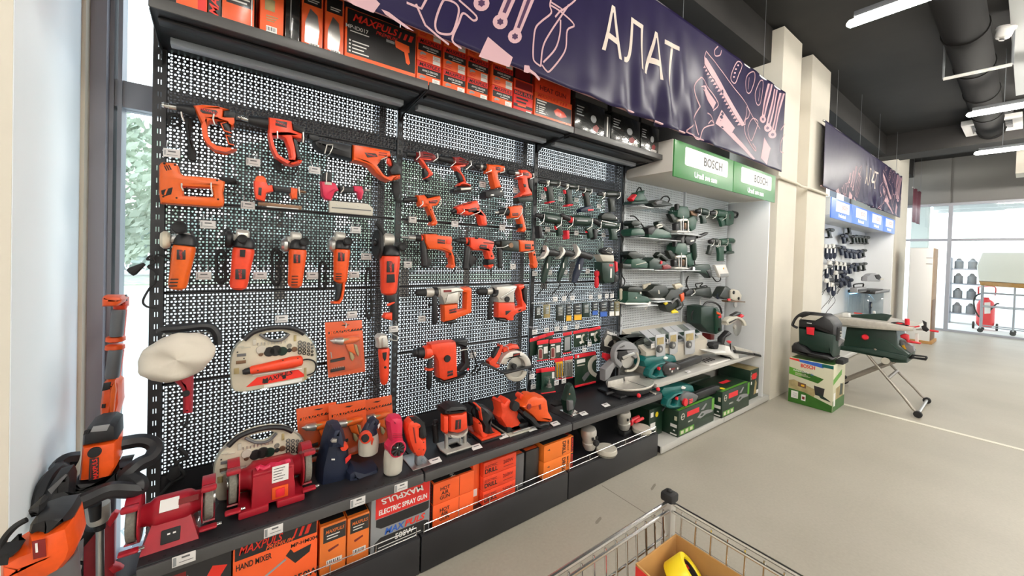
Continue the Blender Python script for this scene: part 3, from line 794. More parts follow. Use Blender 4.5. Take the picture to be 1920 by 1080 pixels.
def barcode(par,x0,x1,z0,z1,y,k=2):
    pr(par,PWHT,x0,x1,z0,z1,y,k,'sticker')
    w = (x1 - x0) * .86
    for i in range(7): pr(par,INK,x0 + (x1 - x0) * .07 + w * i / 7,x0 + (x1 - x0) * .07 + w * (i + .3 + .25 * (i % 2)) / 7,z0 + (z1 - z0) * .25,z1 - (z1 - z0) * .15,y,k + 1,'bar')
def slashes(par,m,x0,z0,h,w,n,y,k=2):            # the slanted stripes after the brand lettering
    for i in range(n):
        a = x0 + i * w * 1.5; prp(par,m,[(a,z0),(a + w * (.45 + .3 * i),z0),(a + w * (.45 + .3 * i) + h * .35,z0 + h),(a + h * .35,z0 + h)],y,k,'stripe')
def mini_drill(par,m,cx,cz,s,y,k=3,dark=None):    # printed picture of a pistol drill
    prp(par,m,[(cx - .35 * s,cz + .30 * s),(cx + .35 * s,cz + .24 * s),(cx + .38 * s,cz - .05 * s),(cx + .30 * s,cz - .10 * s),(cx + .42 * s,cz - .55 * s),(cx + .34 * s,cz - .66 * s),(cx + .22 * s,cz - .60 * s),(cx + .12 * s,cz - .12 * s),(cx - .30 * s,cz - .02 * s)],y,k,'picture')
    pr(par,dark or PGY,cx - .75 * s,cx - .36 * s,cz + .08 * s,cz + .20 * s,y,k,'picture')
UPLEFT = Matrix(((0,0,-1),(0,1,0),(1,0,0)))      # lettering running upwards on a left side
YT,ZT1 = 1.812,ZT + .0222                 # fronts and bottoms of the boxes on the top shelf
def tx(px,py): return at(px,py,YT).x
G_T = 'orange boxes on the top shelf'
# from the left end
a,c = tx(330,12),tx(388,26)
t = carton('plain orange carton, leftmost on the top shelf',PORG,a,c,YT,2.1,ZT1,ZT1 + .34,G_T)
pr(t,PRED,c - .026,c - .002,ZT1 + .004,ZT1 + .236,YT)
pr(t,PBLK,a + .01,c - .035,ZT1 + .16,ZT1 + .225,YT); text(t,'MAXPULS',((a + c) / 2 - .015,YT - .0015,ZT1 + .2),.024,LRED,FRONT,.01,.25)
a,c = tx(390,26),tx(414,34)
t = carton('narrow black carton with red upright lettering on the top shelf',PBLK,a,c,YT,2.1,ZT1,ZT1 + .34,G_T)
text(t,'MAXPULS',((a + c) / 2,YT - .0012,ZT1 + .115),c - a,LRED,(PI / 2,-PI / 2,0),.02,.3,.20)
a,c = tx(416,36),tx(476,56)
t = carton('orange clear-wrapped carton with black header and white bars on the top shelf',PORG,a,c,YT,2.1,ZT1,ZT1 + .20,G_T)
pr(t,PBLK,a + .012,c - .004,ZT1 + .085,ZT1 + .145,YT); text(t,'MAXPULS',((a + c) / 2 + .004,YT - .0016,ZT1 + .130),.022,LRED,FRONT,.012,.25,(c - a) * .76)
bars(t,PWHT,a + .025,ZT1 + .110,2,(c - a) * .6,.006,.014,YT,3)
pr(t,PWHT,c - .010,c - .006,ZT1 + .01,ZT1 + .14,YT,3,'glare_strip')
box('wrap',FILM,t,a - .002,c + .002,YT - .003,2.102,ZT1 + .0002,ZT1 + .202,.002)
a,c = tx(478,58),tx(484,60)
t = thing('plastic_bag','crumpled clear plastic bag pushed between two orange cartons on the top shelf','bag',((a + c) / 2 + .01,YT + .1,ZT1))
mb = MB(); g = random.Random(3)
for i in range(9):
    for j in range(7): mb.v.append((a + .004 + .0035 * (i % 2) + .012 * g.random() + (c - a) * .4,YT + .03 + .02 * i,ZT1 + .001 + .035 * j))
for i in range(8):
    for j in range(6): mb.f.append((i * 7 + j,(i + 1) * 7 + j,(i + 1) * 7 + j + 1,i * 7 + j + 1))
md = mb.go('film',FILM,t,True,3.0).modifiers.new('thickness','SOLIDIFY'); md.thickness = .001
a,c = tx(487,61),tx(531,76)
t = carton('tall orange carton with a barcode sticker on the top shelf',PORG,a,c,YT,2.1,ZT1,ZT1 + .36,G_T)
barcode(t,a + .02,c - .022,ZT1 + .022,ZT1 + .046,YT)
bars(t,PTN,a + .02,ZT1 + .082,3,(c - a) * .5,.004,.009,YT); bars(t,INK,a + .018,ZT1 + .010,1,(c - a) * .55,.005,.01,YT)
prp(t,PRED,[(a + .03,ZT1 + .16),(c - .02,ZT1 + .19),(c - .015,ZT1 + .215),(c - .03,ZT1 + .20)],YT); pr(t,PTN,a + .015,c - .03,ZT1 + .105,ZT1 + .150,YT)
a,c = tx(535,76),tx(562,86)
t = carton('glossy black carton standing between orange cartons on the top shelf',SHR,a,c,YT + .01,2.1,ZT1,ZT1 + .36,G_T)
pr(t,PGY,a + .016,a + .02,ZT1 + .06,ZT1 + .2,YT + .01)
for lab,p0,p1,q in (('orange carton with a painted wrap glare, left of its twin on the top shelf',565,604,90),('orange carton with a painted wrap glare beside the wide black carton',608,643,104)):
    a,c = tx(p0,q),tx(p1,q + 14)
    t = carton(lab,PORG,a,c,YT,2.1,ZT1,ZT1 + .35,G_T)
    pr(t,PBLK,a + .006,c - .006,ZT1 + .185,ZT1 + .25,YT); bars(t,PWHT,a + .02,ZT1 + .205,2,(c - a) * .55,.004,.009,YT)
    prp(t,STL,[(a + .012,ZT1 + .03),(c - .02,ZT1 + .02),(c - .012,ZT1 + .09),(c - .02,ZT1 + .15),(a + .03,ZT1 + .17),(a + .012,ZT1 + .11)],YT,1,'glare_patch')  # steel-coloured patch paints the glare on the clear wrap
    barcode(t,c - .05,c - .012,ZT1 + .014,ZT1 + .032,YT,3)
    box('wrap',FILM,t,a - .001,c + .001,YT - .003,2.101,ZT1 + .0002,ZT1 + .261,.002)
a,c = tx(646,112),tx(779,152); zt_ = at(650,12,YT).z
t = carton('wide black and orange carton with a drill picture on the top shelf',PORG,a,c,YT,2.1,ZT1,zt_,G_T); h = zt_ - ZT1
pr(t,PBLK,a + .008,c - .004,ZT1 + h * .17,zt_ - .004,YT)
text(t,'MAXPULS',(a + (c - a) * .39,YT - .0014,ZT1 + h * .845),h * .19,LRED,FRONT,.02,.3,(c - a) * .62); text(t,'PREMIUM',(a + (c - a) * .55,YT - .0014,ZT1 + h * .715),h * .10,LRED,FRONT,0,.3)
slashes(t,LRED,a + (c - a) * .72,ZT1 + h * .77,h * .13,.016,3,YT,2)
text(t,'MP-ID017',(a + (c - a) * .15,YT - .0014,ZT1 + h * .66),h * .10,PWHT,FRONT,.01); bars(t,PWHT,a + .02,ZT1 + h * .58,1,(c - a) * .25,.004,.01,YT)
for i in range(4): pr(t,PWHT,a + .016,a + .024,ZT1 + h * (.40 - .065 * i),ZT1 + h * (.43 - .065 * i),YT,2,'tick')
bars(t,PWHT,a + .03,ZT1 + h * .40,4,(c - a) * .22,.005,h * .065,YT)
mini_drill(t,PORG,a + (c - a) * .78,ZT1 + h * .58,h * .42,YT)
for i in range(5): pr(t,PTN,a + .025 + i * .045,a + .038 + i * .045,ZT1 + h * .06,ZT1 + h * .11,YT,1,'pictogram')
# angle grinder boxes, two high
def grinder_box(label,a,c,z0,z1,y,m):
    t = carton(label,m,a,c,y,y + .26,z0,z1,'small orange grinder cartons',seam=False); h = z1 - z0; w = c - a
    pr(t,PRED,a + .001,c - .001,z1 - h * .26,z1 - .001,y); text(t,'MAXPULS',(a + w * .5,y - .0012,z1 - h * .14),h * .22,INK,FRONT,.015,.28,w * .86)
    pr(t,PBLK,a + .004,c - .002,z1 - h * .55,z1 - h * .25,y); text(t,'ANGLE GRINDER',(a + w * .54,y - .0014,z1 - h * .37),h * .12,PWHT,FRONT,.012,0,w * .66)
    bars(t,PWHT,a + w * .38,z1 - h * .50,1,w * .4,h * .03,.01,y)
    prp(t,PGY,[(a + w * .1,z0 + h * .33),(a + w * .18,z0 + h * .42),(a + w * .36,z0 + h * .37),(a + w * .34,z0 + h * .31),(a + w * .2,z0 + h * .30),(a + w * .14,z0 + h * .24)],y,2,'picture')
    bars(t,PRED,a + w * .08,z0 + h * .17,2,w * .3,h * .03,h * .07,y,2)
    pr(t,PWHT,c - w * .36,c - w * .05,z0 + h * .20,z0 + h * .38,y,2,'sticker'); pr(t,PWHT,c - w * .36,c - w * .05,z0 + h * .02,z0 + h * .18,y,2,'sticker'); bars(t,PGY,c - w * .32,z0 + h * .31,3,w * .22,h * .012,h * .04,y,3)
    return t
zm = at(788,112,YT).z - .004; hh = zm - ZT1
cols = [(781,826,'first'),(830,872,'second'),(875,914,'third'),(922,960,'fourth')]
for k,(p0,p1,w_) in enumerate(cols):
    q = 158 + (p0 - 781) * .30; yy = YT - (.012 if k == 3 else 0)
    a,c = at(p0,q,yy).x,at(p1,q + 12,yy).x
    for j in (0,1,2):
        grinder_box('%s grinder carton of the %s stack from the wide drill carton' % (('lower','middle','topmost')[j],w_),a,c,ZT1 + j * (hh + .001),ZT1 + j * (hh + .001) + hh,yy,PORG if k != 3 else PORG)
a,c = tx(962,216),tx(998,226)
for j,(z0,z1,nm) in enumerate(((ZT1,ZT1 + .135,'taller red carton with black band below another, beside the small grinder cartons'),(ZT1 + .136,ZT1 + .20,'flat dark red carton lying on the taller red carton'))):
    t = carton(nm,PRED if j == 0 else VER,a,c,YT,2.09,z0,z1,G_T,seam=False); h = z1 - z0
    if j == 0:
        pr(t,PBLK,a + .001,c - .001,z0 + h * .30,z0 + h * .43,YT); bars(t,PORG,a + .03,z0 + h * .36,1,.06,.008,.01,YT)
        pr(t,INK,a + .001,c - .001,z1 - h * .2,z1 - .002,YT); text(t,'MAX PULS',((a + c) / 2,YT - .0012,z1 - h * .11),.026,LRED,FRONT,.015,0,(c - a) * .9); bars(t,INK,a + .02,z0 + h * .64,2,(c - a) * .6,.010,.02,YT,2)
        pr(t,PWHT,c - .05,c - .012,z0 + .012,z0 + .030,YT,2,'sticker')
    else: pr(t,DRED,a + .012,c - .006,z0 + .012,z1 - .01,YT)
a,c = tx(1001,232),tx(1071,248); zt_ = at(1004,162,YT).z
t = carton('black and orange carton with a red tool picture under clear wrap on the top shelf',PORG,a,c,YT,2.1,ZT1,zt_ - .03,G_T); h = zt_ - .03 - ZT1
pr(t,PBLK,a + .008,c - .004,ZT1 + h * .22,ZT1 + h * .78,YT); text(t,'MAXPULS',(a + (c - a) * .33,YT - .0014,ZT1 + h * .9),h * .17,LRED,FRONT,.02,.3,(c - a) * .55); slashes(t,LRED,a + (c - a) * .66,ZT1 + h * .83,h * .13,.014,3,YT,1)
bars(t,PWHT,a + .02,ZT1 + h * .70,2,(c - a) * .24,.008,.016,YT,2)
for i in range(4): pr(t,PWHT,a + .016,a + .026,ZT1 + h * (.5 - .075 * i),ZT1 + h * (.535 - .075 * i),YT,2,'tick')
bars(t,PWHT,a + .034,ZT1 + h * .50,4,(c - a) * .17,.006,h * .075,YT,2)
prp(t,VER,[(a + (c - a) * .5,ZT1 + h * .52),(a + (c - a) * .6,ZT1 + h * .66),(a + (c - a) * .78,ZT1 + h * .58),(a + (c - a) * .86,ZT1 + h * .44),(a + (c - a) * .7,ZT1 + h * .34),(a + (c - a) * .56,ZT1 + h * .38)],YT,2,'picture')
box('wrap',FILM,t,a - .002,c + .002,YT - .003,2.101,ZT1 + .0002,zt_ - .029,.002)
t = carton('flat orange carton lying on the clear-wrapped carton',VER,a + .01,c - .005,YT + .01,2.08,zt_ - .0285,zt_ + .09,G_T,seam=False)
text(t,'HEAT GUN',((a + c) / 2,YT + .0088,zt_ + .008),.04,DRED,FRONT,.02,0,(c - a) * .7)
bk = [(1077,1132,'black glossy carton with a bright glare under the banner'),(1146,1199,'black glossy carton with pale text blocks and a pink circle'),(1201,1234,'black glossy carton at the right end of the top shelf')]
for k,(p0,p1,lab) in enumerate(bk):
    q = 250 + (p0 - 1077) * .30; a,c = tx(p0,q),min(tx(p1,q + 14),2.765); h = .215
    t = carton(lab,SHR,a,c,YT,2.1,ZT1,ZT1 + h,'black glossy cartons on the top shelf',seam=False); w = c - a
    bars(t,PGY,a + w * .05,ZT1 + h * .78,4,w * .24,.007,.018,YT)
    prp(t,PGY,[(a + w * q_[0],ZT1 + h * q_[1]) for q_ in ((.62 + .1 * math.cos(2 * PI * i / 12),.55 + .12 * math.sin(2 * PI * i / 12)) for i in range(12))],YT,1,'emblem')
    prp(t,DRED,[(a + w * .6,ZT1 + h * .30),(a + w * .72,ZT1 + h * .4),(a + w * .82,ZT1 + h * .33),(a + w * .75,ZT1 + h * .16),(a + w * .62,ZT1 + h * .2)],YT,1,'picture')
    if k: barcode(t,c - .10,c - .03,ZT1 + .012,ZT1 + .04,YT)
for k,(p0,p1) in enumerate(((1077,1140),(1146,1199),(1201,1234))):
    q = 250 + (p0 - 1077) * .30; a,c = tx(p0,q),min(tx(p1,q + 14),2.765)
    t = carton('dull black carton on top of the %s glossy black carton' % ['left','middle','right'][k],PBLK,a,c,YT + .01,2.09,ZT1 + .2156,ZT1 + .34,'black glossy cartons on the top shelf',seam=False); pr(t,GRY,a + .01,c - .01,ZT1 + .225,ZT1 + .30,YT + .01)
t = carton('flat black carton over the red cartons under the banner',PBLK,tx(962,216),tx(998,226),YT + .01,2.08,ZT1 + .2006,ZT1 + .33,G_T,seam=False); pr(t,DRED,tx(966,216),tx(994,226),ZT1 + .21,ZT1 + .31,YT + .01)
t = carton('narrow black upright carton between two glossy cartons on the top shelf',PBLK,tx(1133,266),tx(1145,270),YT + .005,2.1,ZT1,ZT1 + .19,'black glossy cartons on the top shelf',seam=False)
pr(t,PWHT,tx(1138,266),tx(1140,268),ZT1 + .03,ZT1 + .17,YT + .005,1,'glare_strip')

# ---------------------------------------------------------------- base shelf
YBF = 1.764; ZB1 = ZB + .0008
def bx_(px,py): return at(px,py,YBF).x
GB = 'cartons on the base shelf'
a,c = -0.205,bx_(434,1042)
t = carton('black carton with a red diagonal stripe at the left end of the base shelf',PBLK,a,c,YBF,2.12,ZB1,.435,GB)
prp(t,LRED,[(c - .012,.385),(c - .055,.40),(c - .155,.21),(c - .125,.20)],YBF); pr(t,DRED,a + .02,a + .115,.30,.415,YBF)
prp(t,PGY,[(a + .05,.33),(a + .09,.36),(a + .12,.40),(a + .135,.35),(a + .11,.30)],YBF,2,'picture'); bars(t,PWHT,c - .11,.26,2,.08,.004,.012,YBF)
a,c = bx_(437,1040),bx_(596,972); zt_ = .438; h = zt_ - ZB1; w = c - a
t = carton('wide orange carton of a hand mixer on the base shelf',PORG,a,c,YBF,2.12,ZB1,zt_,GB)
pr(t,PBLK,a + w * .02,c - .004,zt_ - h * .22,zt_ - h * .02,YBF); text(t,'MAXPULS',(a + w * .30,YBF - .0014,zt_ - h * .09),h * .17,LRED,FRONT,.015,.3,w * .5)
text(t,'PREMIUM',(a + w * .52,YBF - .0014,zt_ - h * .185),h * .09,PORG,FRONT,.01,.3); slashes(t,LRED,a + w * .68,zt_ - h * .18,h * .14,.014,3,YBF,2)
text(t,'HAND MIXER',(a + w * .23,YBF - .0012,zt_ - h * .33),h * .13,INK,FRONT,.02,0,w * .40); text(t,'MP-HM004',(a + w * .83,YBF - .0012,zt_ - h * .30),h * .085,INK,FRONT,.015)
text(t,'1050W',(a + w * .82,YBF - .0012,zt_ - h * .86),h * .15,INK,FRONT,.03)
prp(t,PGY,[(a + w * .2,zt_ - h * .70),(a + w * .6,zt_ - h * .46),(a + w * .61,zt_ - h * .49),(a + w * .21,zt_ - h * .73)],YBF,2,'picture'); prp(t,PBLK,[(a + w * .6,zt_ - h * .42),(a + w * .66,zt_ - h * .34),(a + w * .7,zt_ - h * .42),(a + w * .92,zt_ - h * .38),(a + w * .9,zt_ - h * .5),(a + w * .72,zt_ - h * .6)],YBF,2,'picture')
MB().tube([(a + w * (.13 + .09 * math.cos(i)),YBF - .001,zt_ - h * (.74 + .10 * math.sin(i))) for i in [k * .7 for k in range(10)]],.0018,6).go('picture',PGY,t)
for k,(p0,p1,lab) in enumerate(((600,649,'tall amber wrapped carton right of the hand mixer carton'),(651,692,'tall amber wrapped carton left of the spray gun carton'))):
    a,c = bx_(p0,1020),bx_(p1,1000); zt_ = at(p0 + 5,988 - 16 * k,YBF).z; h = zt_ - ZB1; w = c - a
    t = carton(lab,PORY,a,c,YBF,2.05,ZB1,zt_,GB)
    pr(t,PBLK,a + w * .12,c - .002,zt_ - h * .36,zt_ - h * .04,YBF); text(t,'MAXPULS',(a + w * .55,YBF - .0014,zt_ - h * .15),h * .10,PORY,FRONT,.015,.2,w * .72); bars(t,PWHT,a + w * .25,zt_ - h * .24,2,w * .5,.004,.012,YBF)
    prp(t,DRED,[(a + w * .3,zt_ - h * .52),(a + w * .7,zt_ - h * .47),(a + w * .72,zt_ - h * .51),(a + w * .34,zt_ - h * .57)],YBF); barcode(t,a + w * .25,a + w * .85,ZB1 + .03,ZB1 + .055,YBF)
    MB().box(a + .004,c - .004,YBF + .02,YBF + .09,zt_ + .0004,zt_ + .0010).go('lid_print',PBLK,t,False); text(t,'MAXPULS',((a + c) / 2,YBF + .13,zt_ + .0012),.03,INK,TOP,.01,.2,w * .8)
    box('wrap',FILM,t,a - .001,c + .001,YBF - .003,2.053,ZB1,zt_ + .0025,.002)
a,c = bx_(695,1000),bx_(806,950); zt_ = .437; h = zt_ - ZB1; w = c - a
t = carton('grey, red and black carton of an electric spray gun on the base shelf',PGY,a,c,YBF,2.12,ZB1,zt_,GB)
pr(t,PRED,a + w * .07,c - .004,zt_ - h * .40,zt_ - .002,YBF)
me_ = text(t,'MAXPULS',(a + w * .50,YBF - .0014,zt_ - h * .10),h * .15,PWHT,(PI / 2,PI,0),.025,-.25,w * .72)
text(t,'ELECTRIC SPRAY GUN',(a + w * .53,YBF - .0014,zt_ - h * .30),h * .13,PWHT,FRONT,.03,0,w * .82)
prp(t,PBLK,[(a + w * .08,zt_ - h * .41),(c - .006,zt_ - h * .41),(c - .006,zt_ - h * .56),(c - w * .10,zt_ - h * .60),(a + w * .16,zt_ - h * .60),(a + w * .08,zt_ - h * .54)],YBF)
text(t,'MAX',(a + w * .37,YBF - .0014,zt_ - h * .69),h * .16,BLU,FRONT,.03,.25,w * .34); text(t,'PULS',(a + w * .72,YBF - .0014,zt_ - h * .69),h * .16,LRED,FRONT,.03,.25,w * .36)
prp(t,PBLK,[(a + w * .06,ZB1 + .004),(c - .006,ZB1 + .004),(c - .006,zt_ - h * .80),(c - w * .10,zt_ - h * .765),(a + w * .16,zt_ - h * .765),(a + w * .06,zt_ - h * .84)],YBF)
text(t,'500W',(a + w * .55,YBF - .0016,zt_ - h * .86),h * .14,PWHT,FRONT,.03,0,w * .32); bars(t,PWHT,a + w * .12,ZB1 + .012,1,w * .72,.004,.01,YBF)
# hot air gun cartons, one on the other
a,c = bx_(812,960),bx_(888,930); hz = .108; w = c - a
for j in (0,1):
    z0 = ZB1 + j * (hz + .0012); z1 = z0 + hz
    t = carton(('lower','upper')[j] + ' orange hot air gun carton of the pair beside the spray gun carton',PORG,a,c,YBF,2.06,z0,z1,GB,seam=False)
    text(t,'HOT',(a + w * .27,YBF - .0012,z0 + hz * .66),hz * .24,INK,FRONT,.02); text(t,'AIR',(a + w * .27,YBF - .0012,z0 + hz * .45),hz * .24,INK,FRONT,.02); text(t,'GUN',(a + w * .27,YBF - .0012,z0 + hz * .24),hz * .24,INK,FRONT,.02)
    MB().box(a + w * .62,a + w * .63,YBF - .0006,YBF,z0 + .004,z1 - .004).go('edge_line',DRED,t,False)
    MB().box(a - .0006,a,YBF + .006,YBF + .05,z0 + .004,z1 - .004).go('print',PBLK,t,False); text(t,'MAXPULS',(a - .0010,YBF + .028,z0 + hz * .5),.032,LRED,UPLEFT,.015,.2,hz * .85)
    if j:
        MB().box(a + .008,c - .006,YBF + .012,2.05,z1 + .0004,z1 + .001).go('lid_print',PBLK,t,False); text(t,'HOT AIR',((a + c) / 2,YBF + .08,z1 + .0014),.035,PWHT,(0,0,PI / 2),.02)
        for q in range(4): MB().box(a + w * (.3 + .14 * q),a + w * (.34 + .14 * q),YBF + .16,YBF + .24,z1 + .001,z1 + .0014).go('small_print',PWHT,t,False)
zt_ = .405
a,c = bx_(890,940) + .002,bx_(897,930) - .001
t = carton('narrow orange carton standing upright between the hot air gun and drill cartons',PORG,a,a + .042,YBF + .03,2.1,ZB1,.42,GB,seam=False)
pr(t,PWHT,a + .006,a + .03,ZB1 + .05,ZB1 + .09,YBF + .03,1,'sticker')
a0 = a + .048; c = bx_(966,900); w = c - a0; hz = .078
for j in range(3):
    z0 = ZB1 + j * (hz + .001); z1 = z0 + hz
    t = carton(('bottom','middle','topmost')[j] + ' orange electric drill carton of the stack of three',VER,a0,c,YBF - .004,2.08,z0,z1,'electric drill cartons',seam=False)
    text(t,'ELECTRIC',(a0 + w * .22,YBF - .0052,z0 + hz * .68),hz * .24,DRED,FRONT,.01); text(t,'DRILL',(a0 + w * .22,YBF - .0052,z0 + hz * .36),hz * .42,INK,FRONT,.03)
    text(t,'260W',(a0 + w * .74,YBF - .0052,z0 + hz * .6),hz * .36,DRED,FRONT,.01); bars(t,DRED,a0 + w * .6,z0 + hz * .25,1,w * .3,.003,.01,YBF - .004)
    if j == 2:
        MB().box(a0 + .02,c - .008,YBF + .03,2.06,z1 + .0004,z1 + .001).go('lid_print',PBLK,t,False)
        MB().tube([(c - .07 + .02 * math.cos(i * .6),YBF + .12 + .02 * math.sin(i * .6),z1 + .0016) for i in range(9)],.003,6).go('picture',DRED,t)
for p0,p1,m_,lab in ((967,986,SHR,'dark grey wrapped carton with an orange lid beside the drill carton stack'),(989,1014,PBLK,'black wrapped carton with an orange lid left of the impact drill cartons')):
    a,c = bx_(p0,900),bx_(p1,890)
    t = carton(lab,GRY if m_ is SHR else m_,a,c - .002,YBF + .02,2.1,ZB1,.385,GB,seam=False)
    for q in (0,1): MB().box(a + .006,c - .008,YBF + .03 + .12 * q,YBF + .13 + .12 * q,.3854,.3862).go('lid_print',PORG,t,False)
    MB().box(a + .01,c - .012,YBF + .06,YBF + .08,.3864,.3868).go('lid_band',PBLK,t,False)
    box('wrap',FILM,t,a - .001,c - .001,YBF + .016,2.103,ZB1,.388,.003)
a,c = bx_(1018,880),bx_(1073,860); w = c - a; hz = .105
for j in (0,1):
    z0 = ZB1 + j * (hz + .001); z1 = z0 + hz
    t = carton(('lower','upper')[j] + ' amber impact drill carton of the pair at the right of the orange boxes',PORY,a,c,YBF - .006,2.07,z0,z1,'impact drill cartons',seam=False)
    text(t,'DRILL',(a + w * .66,YBF - .0074,z0 + hz * .5),w * .16,INK,(PI / 2,PI / 2,0),.03,0,hz * .8); text(t,'IMPACT',(a + w * .80,YBF - .0074,z0 + hz * .55),w * .08,INK,(PI / 2,PI / 2,0),.015)
    pr(t,PBLK,c - w * .09,c - .002,z0 + .004,z1 - .004,YBF - .006); text(t,'MAXPULS',(c - w * .05,YBF - .0078,z0 + hz * .5),w * .09,LRED,(PI / 2,PI / 2,0),.015,.2,hz * .85)
    prp(t,PBLK,[(a + w * .1,z0 + hz * .66),(a + w * .18,z0 + hz * .72),(a + w * .2,z0 + hz * .63)],YBF - .006)
    if j:
        MB().box(a + .006,c - .03,YBF + .01,2.06,z1 + .0004,z1 + .001).go('lid_print',PBLK,t,False)
        for q in range(3): MB().box(c - .027,c - .004,YBF + .02 + .07 * q,YBF + .05 + .07 * q,z1 + .0004,z1 + .001).go('stripe',DRED,t,False)
        MB().prism([[(a + w * .3,YBF + .10),(a + w * .55,YBF + .16),(a + w * .6,YBF + .12),(a + w * .38,YBF + .05)]],lambda u,v,d: (u,v,d),z1 + .0012,z1 + .0018).go('picture',VER,t,False)
# ================================================================ tools on the left panel
YH = 2.05                                   # fronts of most hung tools
A_ = Fr(200,180,5.333,YH); B_ = Fr(500,180,5.333,YH); C_ = Fr(240,380,5.333,YH); D_F = Fr(500,400,5.333,YH)
H_ = Fr(240,580,5.333,2.06); I_ = Fr(560,560,5.4,YH); N1 = Fr(0,0,1,YH)
TOOLG = 'orange power tools hung on the left panel'
def hook(bay,fr,pts,name='hook'):        # chrome wire hook: from the panel out under the tool and up
    ps = [fr.p(q) for q in pts]
    f = [Vector((p.x,fr.y - .012,p.z)) for p in ps]
    return MB().tube([Vector((f[-1].x,YP - .001,f[-1].z)),*reversed(f)],.0028,6).go(name,HOOK,bay)
def cord(par,fr,pts,r=.0042,dy=.06,m=RUB): return fr.tube(par,'cord',m,pts,r,dy)
def coil(par,fr,c,rx,ry,n=3,r=.0042,dy=.075):   # gathered mains cord hanging behind a tool
    pts = []
    for k in range(n * 10):
        a = 2 * PI * k / 10; pts.append((c[0] + rx * (1 - .12 * (k // 10)) * math.cos(a) * (.55 + .45 * abs(math.sin(a))),c[1] + ry * (1 - .05 * (k // 10)) * math.sin(a),fr_dy(dy,k)))
    return fr.tube(par,'cord',RUB,pts,r,dy)
def fr_dy(dy,k): return dy + .006 * math.sin(k * 1.3)
def badge(par,fr,pts,txt,c,size,tilt=0.0,dy=-.002,m=None,tm=None):
    o = fr.plate(par,'badge',m or PBLK,pts,.003,.0008,dy); fr.text(o,txt,c,size,tm or LRED,tilt,dy - .0014,.01); return o
BRAND = 'MAXPULS'
# 1 rotary hammer with open grip, top left
t = A_.thing('rotary_hammer','orange rotary hammer with chrome tip, topmost at the left edge of the panel','power tool',(900,150),TOOLG)
A_.rods(t,'chuck',CHR,[(553,88,30),(575,90,34),(580,92,30),(620,100,32),(625,101,36),(700,115,34)],.04)
A_.rods(t,'barrel',BLK,[(700,112,38),(760,122,44),(890,150,66)],.04)
A_.plate(t,'housing',ORG,[(865,85),(960,76),(1110,92),(1235,132),(1170,142),(1162,200),(1240,225),(1275,300),(1245,305),(1238,250),(1100,245),(1030,250),(990,310),(1000,390),(1040,455),(1100,505),(1190,525),(1305,520),(1265,550),(1180,548),(1080,524),(1010,475),(965,380),(958,290),(925,215)],.075,.014)
A_.plate(t,'rear_cover',BLK,[(1168,140),(1235,132),(1300,165),(1292,228),(1240,226),(1163,205)],.07,.012,.003)
A_.plate(t,'grip',BLK,[(1100,247),(1240,252),(1240,330),(1255,380),(1245,400),(1278,490),(1225,508),(1170,330)],.045,.012,.012)
A_.plate(t,'grip_trim',ORG,[(1135,270),(1205,255),(1205,262),(1150,278),(1178,340),(1250,365),(1250,375),(1172,352)],.006,.001,.008); A_.plate(t,'grip_trim',ORG,[(1185,385),(1245,400),(1245,408),(1200,396),(1225,470),(1275,485),(1275,494),(1216,480)],.006,.001,.008)
badge(t,A_,[(950,122),(1095,142),(1112,163),(1095,188),(960,170),(935,148)],BRAND,(1022,152),.013,-.13)
coil(t,A_,(680,240),100,60); A_.plate(t,'tool_case_strap',RUB,[(770,200),(850,215),(840,420),(900,560),(895,650),(820,640),(800,420)],.03,.01,.06)
hook(BAYS[0],A_,[(775,260),(755,215),(748,170)]); hook(BAYS[0],A_,[(1085,300),(1065,240),(1072,190)])
# 2 second rotary hammer
t = B_.thing('rotary_hammer','orange rotary hammer with closed loop grip, second along the top of the left panel','power tool',(200,300),TOOLG)
A_.rods(t,'chuck',CHR,[(1310,205,14),(1340,222,16),(1345,225,24),(1415,238,24)],.04); A_.rods(t,'barrel',BLK,[(1415,238,46),(1500,255,54),(1640,285,66)],.04)
B_.plate(t,'housing',VER,[(22,205),(130,220),(255,245),(268,335),(360,372),(355,432),(300,420),(262,405),(290,520),(300,600),(290,635),(362,635),(350,670),(262,692),(170,655),(90,600),(45,500),(20,390)],.075,.013,0,
         [[(62,400),(130,392),(185,420),(225,520),(240,610),(205,640),(125,590),(78,490)]])
B_.plate(t,'motor_cap',BLK,[(255,262),(330,285),(375,305),(392,330),(388,390),(265,340)],.07,.014,.003)
B_.plate(t,'grip',BLK,[(262,400),(300,418),(352,640),(300,640),(292,560)],.05,.014,.01)
badge(t,B_,[(92,240),(205,262),(200,318),(88,292)],BRAND,(147,280),.011,-.17)
for k in range(3): B_.plate(t,'vent',RUB,[(280,292 + 16 * k),(370,315 + 16 * k),(370,320 + 16 * k),(280,297 + 16 * k)],.003,0,.002)
B_.plate(t,'cord_bundle',RUB,[(70,600),(150,640),(160,760),(90,740)],.03,.01,.06); cord(t,B_,[(120,700),(180,780),(280,770),(310,700)])
hook(BAYS[0],B_,[(108,430),(105,390),(105,362)]); hook(BAYS[0],B_,[(360,470),(365,420),(362,370)])
